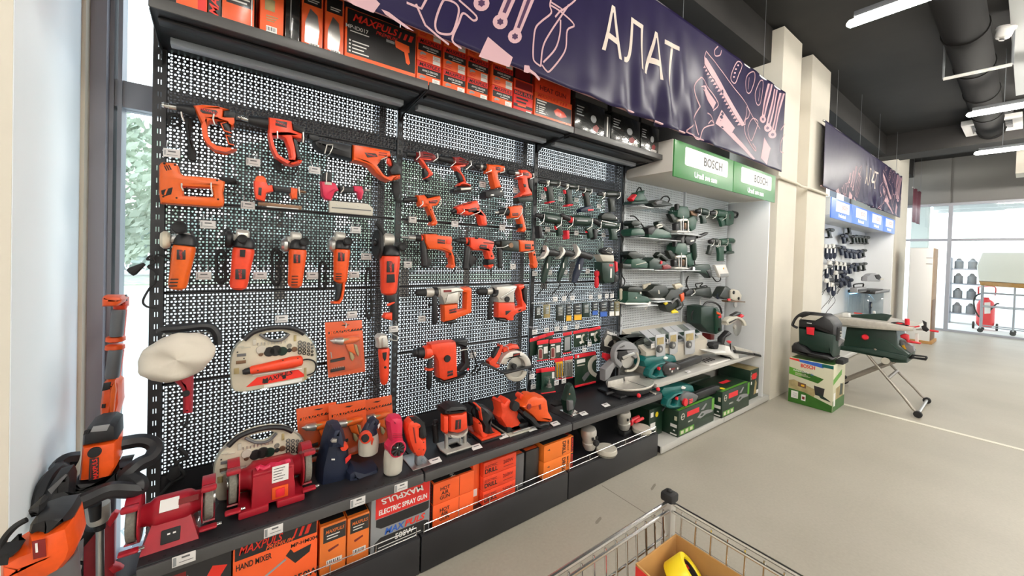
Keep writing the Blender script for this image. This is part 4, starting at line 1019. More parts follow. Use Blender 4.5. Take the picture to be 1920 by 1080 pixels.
# 3 reciprocating saw
t = B_.thing('reciprocating_saw','orange reciprocating saw with long black nose at the top right of the left panel','power tool',(1000,560),TOOLG)
B_.plate(t,'nose',BLK,[(470,440),(540,422),(700,450),(870,480),(866,640),(740,606),(560,555),(500,512),(478,482)],.09,.028)
B_.plate(t,'shoe',BLK,[(420,380),(520,395),(530,440),(470,450),(425,420)],.05,.006,.02)
B_.plate(t,'housing',ORG,[(870,480),(1000,498),(1240,545),(1252,600),(1205,610),(1150,640),(1115,690),(1180,782),(1235,812),(1250,792),(1345,780),(1347,822),(1240,846),(1180,832),(1100,772),(1040,702),(980,672),(866,642)],.085,.016)
B_.plate(t,'grip',BLK,[(1245,600),(1290,655),(1350,700),(1350,782),(1250,792),(1228,740),(1262,690)],.07,.014,.006)
B_.plate(t,'trigger',VER,[(1203,618),(1235,618),(1268,680),(1245,702),(1212,672)],.03,.006,.02)
badge(t,B_,[(980,565),(1090,575),(1112,606),(1010,614)],BRAND,(1045,592),.010,-.1)
for k in range(2): B_.plate(t,'vent',DRED,[(1120,560 + 22 * k),(1205,572 + 22 * k),(1205,580 + 22 * k),(1120,568 + 22 * k)],.003,0,-.001)
B_.plate(t,'cord_bundle',RUB,[(1260,850),(1330,850),(1345,960),(1300,1060),(1265,960)],.03,.01,.05)
hook(BAYS[0],B_,[(575,580),(598,492),(655,492),(650,530),(625,580)]); hook(BAYS[0],B_,[(1185,660),(1200,610),(1140,640)])
# 4 electric stapler
t = N1.thing('electric_stapler','large amber orange staple gun with a slot handle at the left edge','power tool',(350,350),TOOLG)
N1.plate(t,'housing',ORY,[(297.5,309),(301,304),(305,302.5),(329,305),(334,311),(337,322.5),(344,328),(374,330),(406,334),(422,339.5),(421,349),(418.5,360),(421,378),(418,387),(408,389),(300,381),(297,360),(297,330)],.065,.016,0,[[(342.5,350),(398,352.5),(400,369),(344,366)]])
N1.plate(t,'staple_window',RUB,[(302,357),(324,351),(321,364),(309,368),(303,364)],.003,.0005,-.002); N1.plate(t,'window_rib',ORY,[(311,355),(315,354),(310,366),(307,366)],.004,.0005,-.004)
for k in range(3): N1.plate(t,'vent',RUB,[(307 + 4 * k,311 - k),(309 + 4 * k,310.5 - k),(314 + 4 * k,319.5 - k),(312 + 4 * k,320.5 - k)],.003,0,-.001)
for q in ((308,306),(328,309),(306,368.5),(331,371),(407,338),(409,373.5)): N1.disc(t,'screw',RUB,q,1.8,.004,-.001,10)
N1.tube(t,'trigger',BLK,[(348,350),(370,347),(385,350)],.006,.02)
cord(t,N1,[(420,345),(440,338),(446,348),(436,356),(422,350)],.004,.05); N1.plate(t,'cord_plug',RUB,[(405,330),(440,333),(446,345),(425,345)],.025,.008,.055)
hook(BAYS[0],N1,[(344,358),(341,352),(341,345)]); hook(BAYS[0],N1,[(399,366),(396,352),(396,344)])
# 5 pneumatic stapler
t = N1.thing('air_stapler','small orange air stapler with bronze magazine beside the staple gun','power tool',(515,360),TOOLG)
N1.plate(t,'head',VER,[(476,338),(500,341),(503,347),(511,346),(513,358),(500,362),(497,378),(480,373),(477,358)],.05,.010); N1.disc(t,'cap',ORG,(489,338),9,.045,.004)
badge(t,N1,[(485,351),(491,352),(490,367),(484,365)],'',(488,358),.01)
N1.plate(t,'grip',BLK,[(508,346),(548,351),(547,363),(514,359)],.04,.014,.005); N1.plate(t,'end_cap',ORG,[(545,350),(559,353),(558,373),(547,373),(544,362)],.045,.012,.003)
N1.plate(t,'magazine',BRZ,[(484,378),(566,386),(566,393.5),(484,385)],.022,.004,.012); N1.plate(t,'magazine_strip',STL,[(500,386),(560,391),(560,392.5),(500,388)],.004,0,.010)
N1.rod(t,'air_fitting',BRZ,(559,358),(574,361),3,dy=.02); hook(BAYS[0],N1,[(562,366),(560,358),(560,352)])
# 6 pneumatic nailer
t = N1.thing('air_nailer','raspberry red air nailer with a pale magazine below the long saw','power tool',(640,360),TOOLG)
N1.plate(t,'cap',BLK,[(606,324),(612,321),(620,322),(624,342),(604,340)],.05,.012)
N1.plate(t,'head',PINKR,[(602,339),(617,339),(630,343),(637,357),(629,360),(622,376),(612,374),(605,366)],.055,.014); N1.plate(t,'maker_plate',PUTTY,[(609,341),(622,342),(622,347),(609,346)],.003,.0005,-.002)
N1.plate(t,'grip',BLK,[(635,348),(665,350),(665,362),(638,361)],.042,.014,.006)
N1.plate(t,'tail',PINKR,[(664,348),(680,349),(683,360),(679,374),(674,373),(671,361),(664,358)],.045,.010,.003)
N1.plate(t,'magazine',PUTTY,[(618,376),(690,382),(700,391),(699,404.5),(618,398)],.026,.004,.01); N1.plate(t,'magazine_groove',GRY,[(622,388),(696,394),(696,396),(622,390)],.003,0,.008)
for q in (632,652,672): N1.disc(t,'screw',STL,(q,383 + (q - 632) * .09),1.4,.004,.008,8)
N1.rod(t,'air_fitting',STL,(683,356),(694,357),2.4,dy=.02); hook(BAYS[0],N1,[(611,345),(611,335),(612,324)]); hook(BAYS[0],N1,[(638,362),(643,356),(643,351)])
# 7 angle grinders
def grinder(label,fr,neck,end,hw,m,guard,gr,gw,gm,knob,kr,head,vents,badge_q,tail=None):
    t = fr.thing('angle_grinder',label,'power tool',neck,'orange angle grinders on the left panel')
    n0,n1 = Vector(neck),Vector(end); q = lambda s: tuple(n0.lerp(n1,s))
    prof = [(*q(-.02),hw * .80),(*q(.02),hw * .98),(*q(.10),hw * 1.02),(*q(.35),hw * .95),(*q(.6),hw * .88),(*q(.85),hw * .84),(*q(.95),hw * .74),(*q(1.0),hw * .45)]
    fr.rods(t,'motor_body',m,prof,.03,20)
    fr.rods(t,'neck_boot',BLK,[(*q(-.26),hw * .60),(*q(-.20),hw * .86),(*q(-.1),hw * 1.0),(*q(-.03),hw * 1.02),(*q(.0),hw * .92)],.028,20)
    # gear head behind the boot, disc guard seen edge on at its left
    hp = fr.p(head,.04); r = fr.r(head,hw * .72)
    MB().rod(hp - Vector((r * .9,0,0)),hp + Vector((r * .8,0,0)),r,r * .9,18,.006).go('gear_head',ALU,t)
    gp = fr.p(guard,.04); g0 = fr.r(guard,gr); w = gw
    gd = MB().rod(gp - Vector((w / 2,0,0)),gp + Vector((w / 2,0,0)),g0,g0 * .97,24,.012).go('disc_guard',gm,t)
    MB().rod(gp + Vector((w / 2 - .002,0,0)),hp - Vector((r * .85,0,0)),g0 * .45,r * .8,18).go('spindle',STL,gd)
    kp = fr.p(knob,0); k0 = fr.r(knob,kr)
    MB().lathe(kp + Vector((0,.03,0)),(0,-1,.12),[(0,k0 * .7),(.02,k0 * .75),(.05,k0),(.062,k0 * 1.0),(.066,k0 * .85),(.062,k0 * .6),(.058,k0 * .1)],18).go('side_handle',RUB,t)
    for v in vents:
        p = fr.p(v,.03 - fr.r(v,hw * .80)); w2 = fr.r(v,hw * .34); MB().box(p.x - w2,p.x + w2,p.y - .004,p.y + .006,p.z - .0022,p.z + .0022,.0008).go('vent',RUB,t)
    if badge_q:
        p = fr.p(badge_q[0],.03 - fr.r(badge_q[0],hw * .93)); w2,h2 = fr.r(badge_q[0],badge_q[1]),fr.r(badge_q[0],badge_q[2])
        bd = MB().box(p.x - w2,p.x + w2,p.y - .003,p.y + .008,p.z - h2,p.z + h2,.002).go('badge',PBLK,t); text(bd,BRAND,(p.x,p.y - .0036,p.z),w2 * .9,LRED,(PI / 2,-PI / 2 - .08,0),.01,0,h2 * 1.7)
    if tail: tail(t)
    return t
t = grinder('amber orange angle grinder with a cream edged disc, leftmost of the grinder row',C_,(568,430),(490,870),92,ORY,(375,372),90,.030,CRM,(522,268),62,(565,360),[(465,765),(458,798),(452,832)],((532,520),34,50))
cord(t,C_,[(430,570),(300,520),(250,560),(190,570),(230,530),(270,600),(200,640),(280,700),(270,800),(220,850),(150,980),(190,1040),(290,1050)],.0038,.07)
MB().lathe(C_.p((165,610),.07),C_.p((70,670),.07) - C_.p((165,610),.07),[(0,.006),(.02,.012),(.045,.018),(.055,.016)],10).go('cord_plug',RUB,t)
t = grinder('red-orange angle grinder with a dark guard, second of the grinder row',C_,(1160,455),(1100,870),92,VER,(1010,370),92,.030,BLK,(1140,380),44,(1150,330),[],((1125,715),42,50))
C_.plate(t,'lock_button',RUB,[(1120,470),(1175,470),(1170,545),(1118,540)],.01,.003,-.022); coil(t,C_,(930,640),80,170)
C_.rod(t,'grip_end',BLK,(1000,260),(1000,330),34,dy=.05)
t = grinder('orange angle grinder with a steel guard, third of the grinder row',C_,(1700,468),(1668,850),80,ORG,(1572,425),75,.034,STL,(1755,405),42,(1680,345),[(1670,735),(1668,765),(1666,795),(1664,822)],((1690,560),30,44))
coil(t,C_,(1480,640),70,190)
def paddle(t):
    D_F.plate(t,'paddle_handle',BLK,[(668,672),(762,700),(755,800),(738,868),(690,880),(700,780),(690,720)],.045,.012,.012)
    D_F.plate(t,'handle_rim',ORG,[(762,690),(805,640),(790,720),(768,860),(735,910),(650,905),(655,885),(722,880),(745,840),(760,760)],.05,.010,.006)
t = grinder('orange angle grinder with a long paddle handle, fourth of the grinder row',D_F,(752,358),(735,700),78,ORG,(655,315),78,.034,STL,(800,292),42,(735,235),[(722,605),(720,632),(718,655)],((747,435),30,44),paddle)
coil(t,D_F,(560,620),60,140)
def big(t):
    D_F.tube(t,'guard_rim',RUB,[(1095,95),(1135,130),(1158,210),(1152,330),(1125,440)],.016,.03)
    D_F.plate(t,'window',RUB,[(1205,612),(1280,608),(1285,690),(1200,695)],.006,.002,-.03)
    D_F.plate(t,'rear_handle',BLK,[(1190,805),(1312,795),(1312,1075),(1255,1078),(1250,900),(1195,890)],.055,.016,.008)
    D_F.plate(t,'grip_accent',VER,[(1205,905),(1280,885),(1285,895),(1230,925),(1205,925)],.01,.002,.002); D_F.plate(t,'grip_accent',VER,[(1195,1000),(1262,995),(1262,1075),(1190,1060),(1170,1045)],.05,.01,.004)
t = grinder('large red-orange angle grinder with a black guard and long rear grip',D_F,(1235,425),(1218,815),98,VER,(1108,310),150,.022,RUB,(1342,345),42,(1210,265),[],((1240,535),36,55),big)
coil(t,D_F,(1020,800),45,260); D_F.rod(t,'grip_end',BLK,(1095,290),(1060,295),34,dy=.02)
# 8 polisher with fleece bonnet
t = H_.thing('polisher','polisher with a wide cream fleece bonnet and red handle hanging on the left panel','power tool',(500,475))
pc_ = H_.p((500,475),-.10); rx,rz = (H_.p((885,475),-.10) - H_.p((115,475),-.10)).length / 2,H_.r((500,475),222)
vs = []; fs = []; nu,nv = 44,16
for j in range(nv + 1):
    ph = -PI / 2 + PI * j / nv
    for i in range(nu):
        a = 2 * PI * i / nu; k = 1 + .02 * math.sin(7 * a + 2) + .012 * math.sin(13 * a)
        rr = math.cos(ph) ** .55 if abs(math.cos(ph)) > 1e-6 else 0
        x,z = rx * rr * k * math.cos(a),rz * rr * k * math.sin(a)
        d = .055 * math.sin(ph) + (.009 * math.sin(60 * z + 14 * x + 2 * math.sin(20 * x)) * math.cos(7 * x) if math.sin(ph) > 0.2 else 0)
        vs.append((pc_.x + x,pc_.y - d,pc_.z + z + .12 * x))
    if j: fs += [((j - 1) * nu + i,(j - 1) * nu + (i + 1) % nu,j * nu + (i + 1) % nu,j * nu + i) for i in range(nu)]
MB().add(vs,fs).go('fleece_bonnet',FLEECE,t,True,3)
H_.tube(t,'loop_handle',BLK,[(335,235),(360,205),(560,190),(720,170),(830,180),(890,250),(900,350)],.016,-.02)
H_.plate(t,'body',RED,[(450,640),(650,600),(650,800),(640,1050),(545,1062),(545,850),(520,790),(462,742)],.07,.02,-.03); H_.disc(t,'switch',RUB,(580,845),30,.01,-.036)
cord(t,H_,[(600,1050),(590,1110),(560,1180)],.005,.0); hook(BAYS[0],H_,[(850,260),(790,220),(700,235)]); hook(BAYS[0],H_,[(440,240),(380,245),(350,260)])
# 9 rotary tool kits: clear case with a cream tray
def kit_build():
    f = H_
    t = f.thing('rotary_tool_kit','clear case of rotary tool bits with orange engraver hung on the left panel','tool kit',(1450,840),'rotary tool kits')
    out = [(1015,600),(1018,520),(1035,440),(1080,360),(1150,295),(1250,225),(1340,190),(1440,172),(1560,168),(1680,190),(1770,240),(1840,310),(1880,390),(1892,480),(1885,600),(1860,650),(1750,732),(1400,792),(1150,832),(1070,825),(1030,780)]
    hole = [(1340,260),(1400,300),(1480,312),(1550,295),(1605,245),(1550,222),(1450,225),(1380,240)]
    f.plate(t,'tray',CRM,out,.035,.008,0,[hole])
    ps = [f.p(q,-.004) for q in out]; MB().tube(smooth(ps,True),.006,8,True).go('case_rim',ACRY,t)
    f.tube(t,'carry_handle',BLK,[(1160,305),(1245,235),(1345,198),(1440,182),(1560,178),(1680,200),(1760,245)],.011,-.010)
    f.tube(t,'handle_bar',GRY,[(1320,250),(1400,300),(1480,315),(1550,300),(1610,245)],.006,-.006)
    bd = f.rods(t,'engraver',VER,[(1215,612,30),(1240,606,42),(1350,582,44),(1480,558,50),(1640,528,58),(1730,512,50),(1745,509,36)],-.014)
    f.rods(bd,'collet',BLK,[(1145,630,20),(1170,624,30),(1220,612,34)],-.014)
    for q in ((1300,612),(1550,510),(1700,490)): f.disc(bd,'screw',RUB,q,6,.004,-.036,8)
    f.tube(t,'cord',RUB,[(1745,508),(1800,500),(1860,520),(1880,570),(1860,630),(1790,660)],.0034,-.008)
    for q,r,m in (((1330,405),42,PUTTY),((1415,425),48,INK),((1480,415),52,INK),((1545,420),44,DGR),((1615,365),22,STONE),((1615,410),20,RUB),((1330,450),20,BRZ),((1665,400),26,BRZ)): f.disc(t,'grinding_disc',m,q,r,.006,-.006,18)
    for i in range(4):
        for j,xx in enumerate((1718,1763,1806,1842)):
            p = f.p((xx,330 + 34 * i + 8 * j),-.004); r0 = f.r((xx,400),15 - 2 * j); MB().tube([p + Vector((r0 * math.cos(a),0,r0 * math.sin(a))) for a in [k * PI / 5 for k in range(10)]],.0020,6,True).go('sanding_ring',INK if i > 1 else GRY,t)
    for i in range(9): f.rod(t,'bit',STL,(1300 + 34 * i,335 - (i * 3)),(1300 + 34 * i,365 - i * 3),5,3,-.004,n=8)
    for x,y,w,h,m in ((1130,375,60,8,PUTTY),(1180,385,90,8,PUTTY),(1135,460,92,26,GRY),(1130,530,100,30,BRZ),(1085,620,52,56,PTN),(1095,430,16,10,INK),(1160,492,14,9,INK),(1265,330,34,60,PUTTY),(1672,290,26,60,PTN)):
        f.plate(t,'bit_slot',m,[(x - w / 2,y - h / 2 + w * .04),(x + w / 2,y - h / 2 - w * .06),(x + w / 2,y + h / 2 - w * .06),(x - w / 2,y + h / 2 + w * .04)],.006,.001,-.005)
    st = f.plate(t,'label_strip',LRED,[(1180,778),(1290,682),(1700,602),(1785,668),(1350,752)],.002,0,-.003)
    f.text(st,BRAND,(1490,676),.028,INK,.19,-.004,.015,.3); f.plate(st,'print',INK,[(1355,700),(1400,690),(1400,735),(1355,745)],.001,0,-.0045); f.plate(st,'print',INK,[(1545,660),(1580,652),(1580,690),(1545,698)],.001,0,-.0045)
    f.tube(t,'shaft',PWHT,[(1245,660),(1500,625),(1740,590)],.003,-.010,False,False)
    f.plate(t,'sticker',PWHT,[(1360,760),(1740,690),(1740,720),(1360,790)],.001,0,-.003)
    f.plate(t,'catch',PTN,[(1762,590),(1785,585),(1785,700),(1762,705)],.006,.001,-.004)
    return t
kit = kit_build()
k2 = dup(kit,kit.location + (at(399,897,1.98) - at(430.5,692,2.06)) + Vector((0,0,.0)),'clear case of rotary tool bits standing on the shelf behind the bench grinders')
# 10 blister cards with a screwdriver
def blister():
    f = I_.at(2.10)
    t = f.thing('screwdriver_blister','orange blister card with a small silver nosed screwdriver, hung on the left panel','blister pack',(470,700),'orange screwdriver blister cards')
    f.plate(t,'card',PORG,[(265,242),(640,217),(675,738),(300,802)],.004,.0008)
    f.plate(t,'header_stripe',INK,[(300,338),(640,296),(642,318),(302,362)],.001,0,-.0012); f.text(t,BRAND,(420,333),.024,PORG,.10,-.003,.02,.25)
    for k in range(4): f.plate(t,'stripe',PORG,[(515 + 30 * k,324 - 4 * k),(528 + 30 * k,322 - 4 * k),(545 + 30 * k,300 - 4 * k),(532 + 30 * k,302 - 4 * k)],.001,0,-.0024)
    f.rods(t,'chuck',STL,[(318,424,4),(345,420,18),(360,420,30),(440,428,38),(450,430,34)],-.016); f.rods(t,'motor',ORY,[(450,432,32),(520,432,36),(570,418,30),(615,405,18)],-.014)
    f.plate(t,'motor_cover',PTN,[(445,402),(520,405),(500,425),(455,440)],.01,.003,-.03)
    f.plate(t,'grip',ORY,[(470,460),(560,455),(570,520),(590,580),(560,560),(530,545),(500,530)],.02,.006,-.018); f.plate(t,'grip_pad',PTN,[(515,540),(545,545),(570,600),(548,635),(525,610)],.016,.006,-.018); f.plate(t,'grip_pad',PTN,[(560,460),(595,470),(615,560),(605,590),(580,540)],.016,.006,-.016)
    for y in (622,722): f.plate(t,'bit_rack',INK,[(325,y),(470,y - 28),(470,y - 2),(325,y + 28)],.012,.002,-.010)
    for i in range(6): f.rod(t,'bit',STL,(340 + 22 * i,716 - 4 * i),(340 + 22 * i,700 - 4 * i),4,dy=-.008,n=6)
    f.rod(t,'bit',STL,(325,540),(335,605),5,dy=-.006,n=8)
    f.plate(t,'bubble',FILM,[(300,395),(620,365),(640,620),(655,700),(480,750),(312,775)],.034,.016,-.036); f.plate(t,'cover_film',FILM,[(262,238),(643,213),(678,741),(297,806)],.001,0,-.002)
    hs = f.plate(t,'hang_hole',INK,[(430,272),(460,262),(520,262),(480,278)],.001,0,-.0012)
    return t
bl = blister(); hook(BAYS[0],I_,[(470,290),(475,265),(478,250)])
M_ = Fr(560,740,6.0,2.06)
base = I_.at(2.10).p((470,500))
for (qx,qy),yy,lab in (((220,430),2.09,'orange screwdriver blister card on the shelf, leftmost and half hidden by the red grinder'),((560,390),2.065,'orange screwdriver blister card on the shelf behind the navy tool, with a white hanger'),((875,320),2.115,'orange screwdriver blister card on the shelf behind the pink spray gun, rearmost')):
    dup(bl,bl.location + (M_.at(yy).p((qx,qy)) - base),lab)
# 11 short grinder with a bare steel head, on the upright
t = I_.thing('polishing_grinder','slim red-orange grinder with a bare steel head on the upright between bays','power tool',(865,600),TOOLG)
I_.rods(t,'body',VER,[(862,500,50),(866,520,56),(868,640,50),(868,760,46),(868,840,38),(866,868,18)],.02)
I_.plate(t,'gear_head',ALU,[(800,402),(832,368),(900,368),(915,430),(918,502),(812,508),(812,450)],.075,.016,-.016); I_.plate(t,'head_rib',STL,[(848,400),(872,398),(876,495),(845,496)],.012,.004,-.024)
I_.rod(t,'spindle',STL,(805,430),(780,440),14,8,dy=.02); I_.rod(t,'side_bolt',STL,(915,410),(950,415),12,dy=.02)
I_.plate(t,'badge',RUB,[(852,550),(895,545),(890,610),(875,635),(858,605)],.012,.004,-.034); I_.disc(t,'button',RUB,(880,698),12,.01,-.030)
cord(t,I_,[(866,868),(870,900),(830,930),(700,780),(640,900),(620,1000)],.0045,.06); hook(BAYS[0],I_,[(930,415),(990,420),(995,380)])
# ================================================================ tools on the middle panel
E_ = Fr(740,260,6.836,YH); F_ = Fr(740,400,6.836,YH); G_ = Fr(740,520,4.696,YH)
G2 = 'orange power tools hung on the middle panel'
def th2(name,label,fr,q): return fr.thing(name,label,'power tool',q,G2)
t = th2('cordless_impact_driver','dark red and black impact driver without a battery, top left of the middle panel',E_,(400,220))
E_.rods(t,'nose',BLK,[(150,200,30),(165,202,36),(260,210,44),(330,216,48)],.035)
E_.plate(t,'housing',DRED,[(295,165),(400,150),(520,190),(556,240),(520,280),(400,286),(300,268)],.075,.02,-.004); E_.plate(t,'side_line',VER,[(320,250),(470,262),(470,275),(320,262)],.01,.002,-.006)
for y in (200,225): E_.plate(t,'vent',INK,[(370,y - 6),(490,y + 6),(490,y + 14),(370,y + 2)],.004,.001,-.007)
E_.plate(t,'handle_trim',VER,[(318,255),(370,260),(390,300),(420,345),(502,440),(492,466),(442,492),(402,513),(395,500),(432,470),(442,442),(372,332)],.05,.008)
E_.plate(t,'grip',BLK,[(372,380),(402,368),(452,430),(445,475),(492,478),(476,530),(432,556),(405,535),(380,470)],.045,.012,.006)
hook(BAYS[1],E_,[(265,275),(315,225),(308,170)]); hook(BAYS[1],E_,[(480,300),(545,250),(540,200)])
t = th2('cordless_drill','dark red and black drill driver on a black battery, second in the top row',E_,(850,270))
E_.rods(t,'nose',BLK,[(560,250,30),(585,255,40),(690,280,50),(790,290,54)],.035)
E_.plate(t,'housing',DRED,[(760,225),(850,220),(960,278),(978,310),(942,345),(780,322)],.075,.02,-.004)
for y in (265,290): E_.plate(t,'vent',INK,[(830,y - 6),(930,y + 14),(930,y + 22),(830,y + 2)],.004,.001,-.007)
E_.plate(t,'handle_trim',VER,[(748,350),(800,330),(922,335),(920,352),(850,362),(858,420),(902,482),(928,560),(992,592),(985,612),(860,604),(805,606),(850,562),(892,540),(862,472),(800,402)],.05,.010)
E_.plate(t,'grip',BLK,[(800,410),(845,400),(895,500),(890,545),(850,560),(825,500)],.045,.012,.006)
E_.plate(t,'battery',BLK,[(765,640),(850,606),(990,611),(1010,640),(992,672),(870,692),(760,682)],.075,.014,-.008); E_.plate(t,'battery_label',ALU,[(850,632),(985,625),(980,650),(855,660)],.003,.0005,-.0095)
hook(BAYS[1],E_,[(705,360),(770,310),(765,290)]); hook(BAYS[1],E_,[(900,400),(970,340),(965,290)])
t = th2('cordless_drill','orange cordless drill with ribbed handle on a wide black battery, third in the top row',E_,(1310,380))
E_.rods(t,'chuck',BLK,[(1030,348,20),(1045,350,34),(1090,355,38),(1130,362,44),(1200,372,46)],.035); E_.rods(t,'chuck_ring',STL,[(1088,355,40),(1115,359,43)],.035)
E_.plate(t,'housing',ORG,[(1198,318),(1330,328),(1420,345),(1432,400),(1392,422),(1335,438),(1340,500),(1382,622),(1290,642),(1262,520),(1245,442),(1196,436)],.07,.016); E_.plate(t,'top_cover',BLK,[(1205,316),(1330,322),(1400,338),(1300,336)],.06,.006,.005)
badge(t,E_,[(1300,360),(1358,368),(1358,408),(1300,400)],BRAND,(1329,384),.008,-.1)
for k in range(3): E_.plate(t,'grip_rib',BLK,[(1310 + 15 * k,450 + 52 * k),(1345 + 15 * k,488 + 52 * k),(1322 + 15 * k,490 + 52 * k)],.062,.004,.004)
E_.plate(t,'battery',BLK,[(1165,680),(1230,646),(1380,636),(1402,670),(1416,730),(1200,766),(1172,742)],.085,.014,-.010); E_.plate(t,'battery_label',STL,[(1232,715),(1275,710),(1275,730),(1232,735)],.003,.0005,-.0115); E_.plate(t,'battery_mark',PWHT,[(1350,685),(1365,660),(1382,682)],.003,.0005,-.0115)
hook(BAYS[1],E_,[(1155,440),(1225,415),(1220,400)]); hook(BAYS[1],E_,[(1340,440),(1395,425),(1392,385)])
t = th2('cordless_drill','orange-red drill with steel chuck ring and flared foot, right end of the top row',E_,(1690,450))
E_.rods(t,'chuck',BLK,[(1450,428,26),(1462,430,36),(1528,440,34)],.035); E_.rods(t,'chuck_ring',STL,[(1528,440,30),(1535,441,38),(1600,450,42),(1622,452,36)],.035)
E_.plate(t,'housing',VER,[(1618,395),(1700,394),(1775,450),(1770,502),(1712,512),(1728,620),(1770,690),(1776,726),(1580,752),(1600,722),(1672,672),(1650,600),(1640,515),(1590,502),(1622,470)],.068,.014)
E_.plate(t,'grip',BLK,[(1712,520),(1790,492),(1776,688),(1732,625)],.05,.012,.012); E_.plate(t,'grip_pad',BLK,[(1655,580),(1690,585),(1692,620),(1665,622)],.01,.003,-.002)
E_.plate(t,'battery',OLV,[(1590,756),(1772,736),(1782,800),(1612,822),(1592,800)],.08,.012,-.008); badge(t,E_,[(1650,432),(1720,440),(1720,475),(1650,468)],BRAND,(1685,454),.008,-.1)
hook(BAYS[1],E_,[(1550,495),(1625,470),(1620,450)]); hook(BAYS[1],E_,[(1720,520),(1770,500),(1770,450)])
t = th2('heat_gun','orange heat gun with two bright rings behind a black nozzle, second row left',E_,(450,800))
E_.rods(t,'nozzle',BLK,[(110,790,26),(130,788,34),(300,775,38)],.035); E_.rods(t,'collar',CHR,[(300,774,48),(320,772,56),(335,771,46),(350,769,46),(365,768,56),(390,766,50)],.035)
E_.plate(t,'housing',ORG,[(300,722),(390,716),(430,762),(500,742),(592,726),(602,770),(562,850),(490,872),(552,1050),(562,1080),(540,1110),(500,1118),(460,1100),(498,1050),(470,980),(425,875),(370,880),(330,862)],.065,.013)
E_.plate(t,'top_cover',BLK,[(380,715),(592,722),(500,746),(435,762)],.06,.008,.003); badge(t,E_,[(440,800),(545,785),(552,800),(530,830),(445,828)],BRAND,(495,810),.009,.05)
F_.plate(t,'switch',RUB,[(462,0),(490,20),(498,90),(470,110),(440,60)],.03,.008,.015); E_.disc(t,'screw',RUB,(465,910),9,.004,-.001,10)
hook(BAYS[1],E_,[(310,875),(352,840),(350,800)]); hook(BAYS[1],E_,[(530,895),(585,830),(585,780)])
t = th2('drywall_screwdriver','orange drywall screwdriver with curved handle, second row middle',E_,(950,900))
E_.rods(t,'nose_cone',BLK,[(725,945,14),(735,942,28),(800,908,42),(830,895,40)],.035)
E_.plate(t,'housing',VER,[(795,880),(840,850),(1000,800),(1070,788),(1088,830),(1112,900),(1182,980),(1200,1090),(1190,1115),(1150,1118),(1118,1108),(1105,1040),(1078,960),(1060,962),(950,987),(832,952)],.068,.016)
badge(t,E_,[(945,905),(1040,880),(1060,900),(1040,930),(950,945)],BRAND,(1000,912),.009,.2); E_.plate(t,'top_slot',RUB,[(880,848),(990,815),(990,822),(880,855)],.01,.002,-.001); E_.disc(t,'screw',RUB,(1122,975),9,.004,-.001,10)
cord(t,F_,[(1150,155),(1080,160),(1040,100),(1060,40)],.004,.05); hook(BAYS[1],E_,[(830,970),(882,930),(880,905)]); hook(BAYS[1],E_,[(960,990),(1080,940),(1080,890)])
t = th2('power_drill','short orange drill with keyed chuck hung by a big wire loop, second row right',E_,(1560,930))
E_.rods(t,'chuck',BLK,[(1330,940,30),(1345,938,42),(1420,930,52),(1485,935,62)],.035); E_.rods(t,'chuck_tip',STL,[(1285,948,14),(1300,946,24),(1335,941,20)],.035)
E_.plate(t,'housing',ORG,[(1475,872),(1560,856),(1640,850),(1656,885),(1645,950),(1672,1040),(1690,1130),(1700,1165),(1672,1200),(1612,1190),(1640,1150),(1612,1060),(1600,1012),(1492,1022)],.065,.014); badge(t,E_,[(1510,955),(1585,950),(1585,985),(1512,990)],BRAND,(1548,970),.009,.05)
F_.plate(t,'grip',BLK,[(1600,140),(1645,130),(1650,180),(1605,185)],.05,.008,-.001); cord(t,F_,[(1640,235),(1690,290),(1665,330)],.004,.04)
hook(BAYS[1],E_,[(1330,980),(1385,975),(1430,880),(1420,855)]); hook(BAYS[1],E_,[(1510,1030),(1570,1020),(1620,950),(1622,900)])
# third row
def side_handle(t,fr,a,c,r,dy=.03): return fr.rods(t,'side_handle',BLK,[(*a,r * .7),(a[0] + (c[0] - a[0]) * .12,a[1] + (c[1] - a[1]) * .12,r),(a[0] + (c[0] - a[0]) * .5,a[1] + (c[1] - a[1]) * .5,r * .92),(a[0] + (c[0] - a[0]) * .93,a[1] + (c[1] - a[1]) * .93,r * .96),(*c,r * .6)],dy)
t = th2('hammer_drill','orange hammer drill with a steel bit and black side handle, third row left',F_,(600,360))
F_.rods(t,'bit',STL,[(88,302,5),(100,303,10),(170,306,10),(175,307,26),(200,309,30),(265,314,30)],.035); F_.rods(t,'chuck',BLK,[(262,314,34),(275,315,42),(330,320,42)],.035); F_.rods(t,'collar_ring',VER,[(328,320,40),(352,322,40)],.035); F_.rods(t,'collar',BLK,[(352,324,46),(400,330,54)],.035)
F_.plate(t,'housing',ORG,[(390,265),(540,262),(575,280),(740,296),(750,330),(738,400),(756,440),(742,480),(770,570),(792,682),(752,716),(705,690),(742,650),(738,570),(715,510),(640,480),(600,470),(450,462),(402,385)],.072,.014)
badge(t,F_,[(552,330),(648,340),(648,392),(552,384)],BRAND,(600,362),.010,-.1); F_.plate(t,'vent_panel',VER,[(668,335),(722,340),(722,395),(668,390)],.004,.001,-.003); F_.disc(t,'switch',RUB,(718,522),14,.006,-.003)
F_.plate(t,'trigger',VER,[(672,480),(700,500),(692,575),(678,560)],.03,.006,.015); F_.plate(t,'rear_grip',BLK,[(700,460),(755,450),(762,500),(800,640),(785,660),(760,560)],.05,.01,.015); F_.plate(t,'mode_switch',RUB,[(455,262),(505,262),(500,252),(460,252)],.04,.004,.012)
side_handle(t,F_,(362,350),(382,690),46); F_.plate(t,'depth_stop',BLK,[(420,560),(490,600),(470,640),(420,740),(412,640)],.02,.005,.06)
cord(t,F_,[(770,690),(760,740),(720,780)],.004,.03); cord(t,F_,[(780,500),(830,600),(860,660),(800,690),(850,720)],.003,.02,PGY)
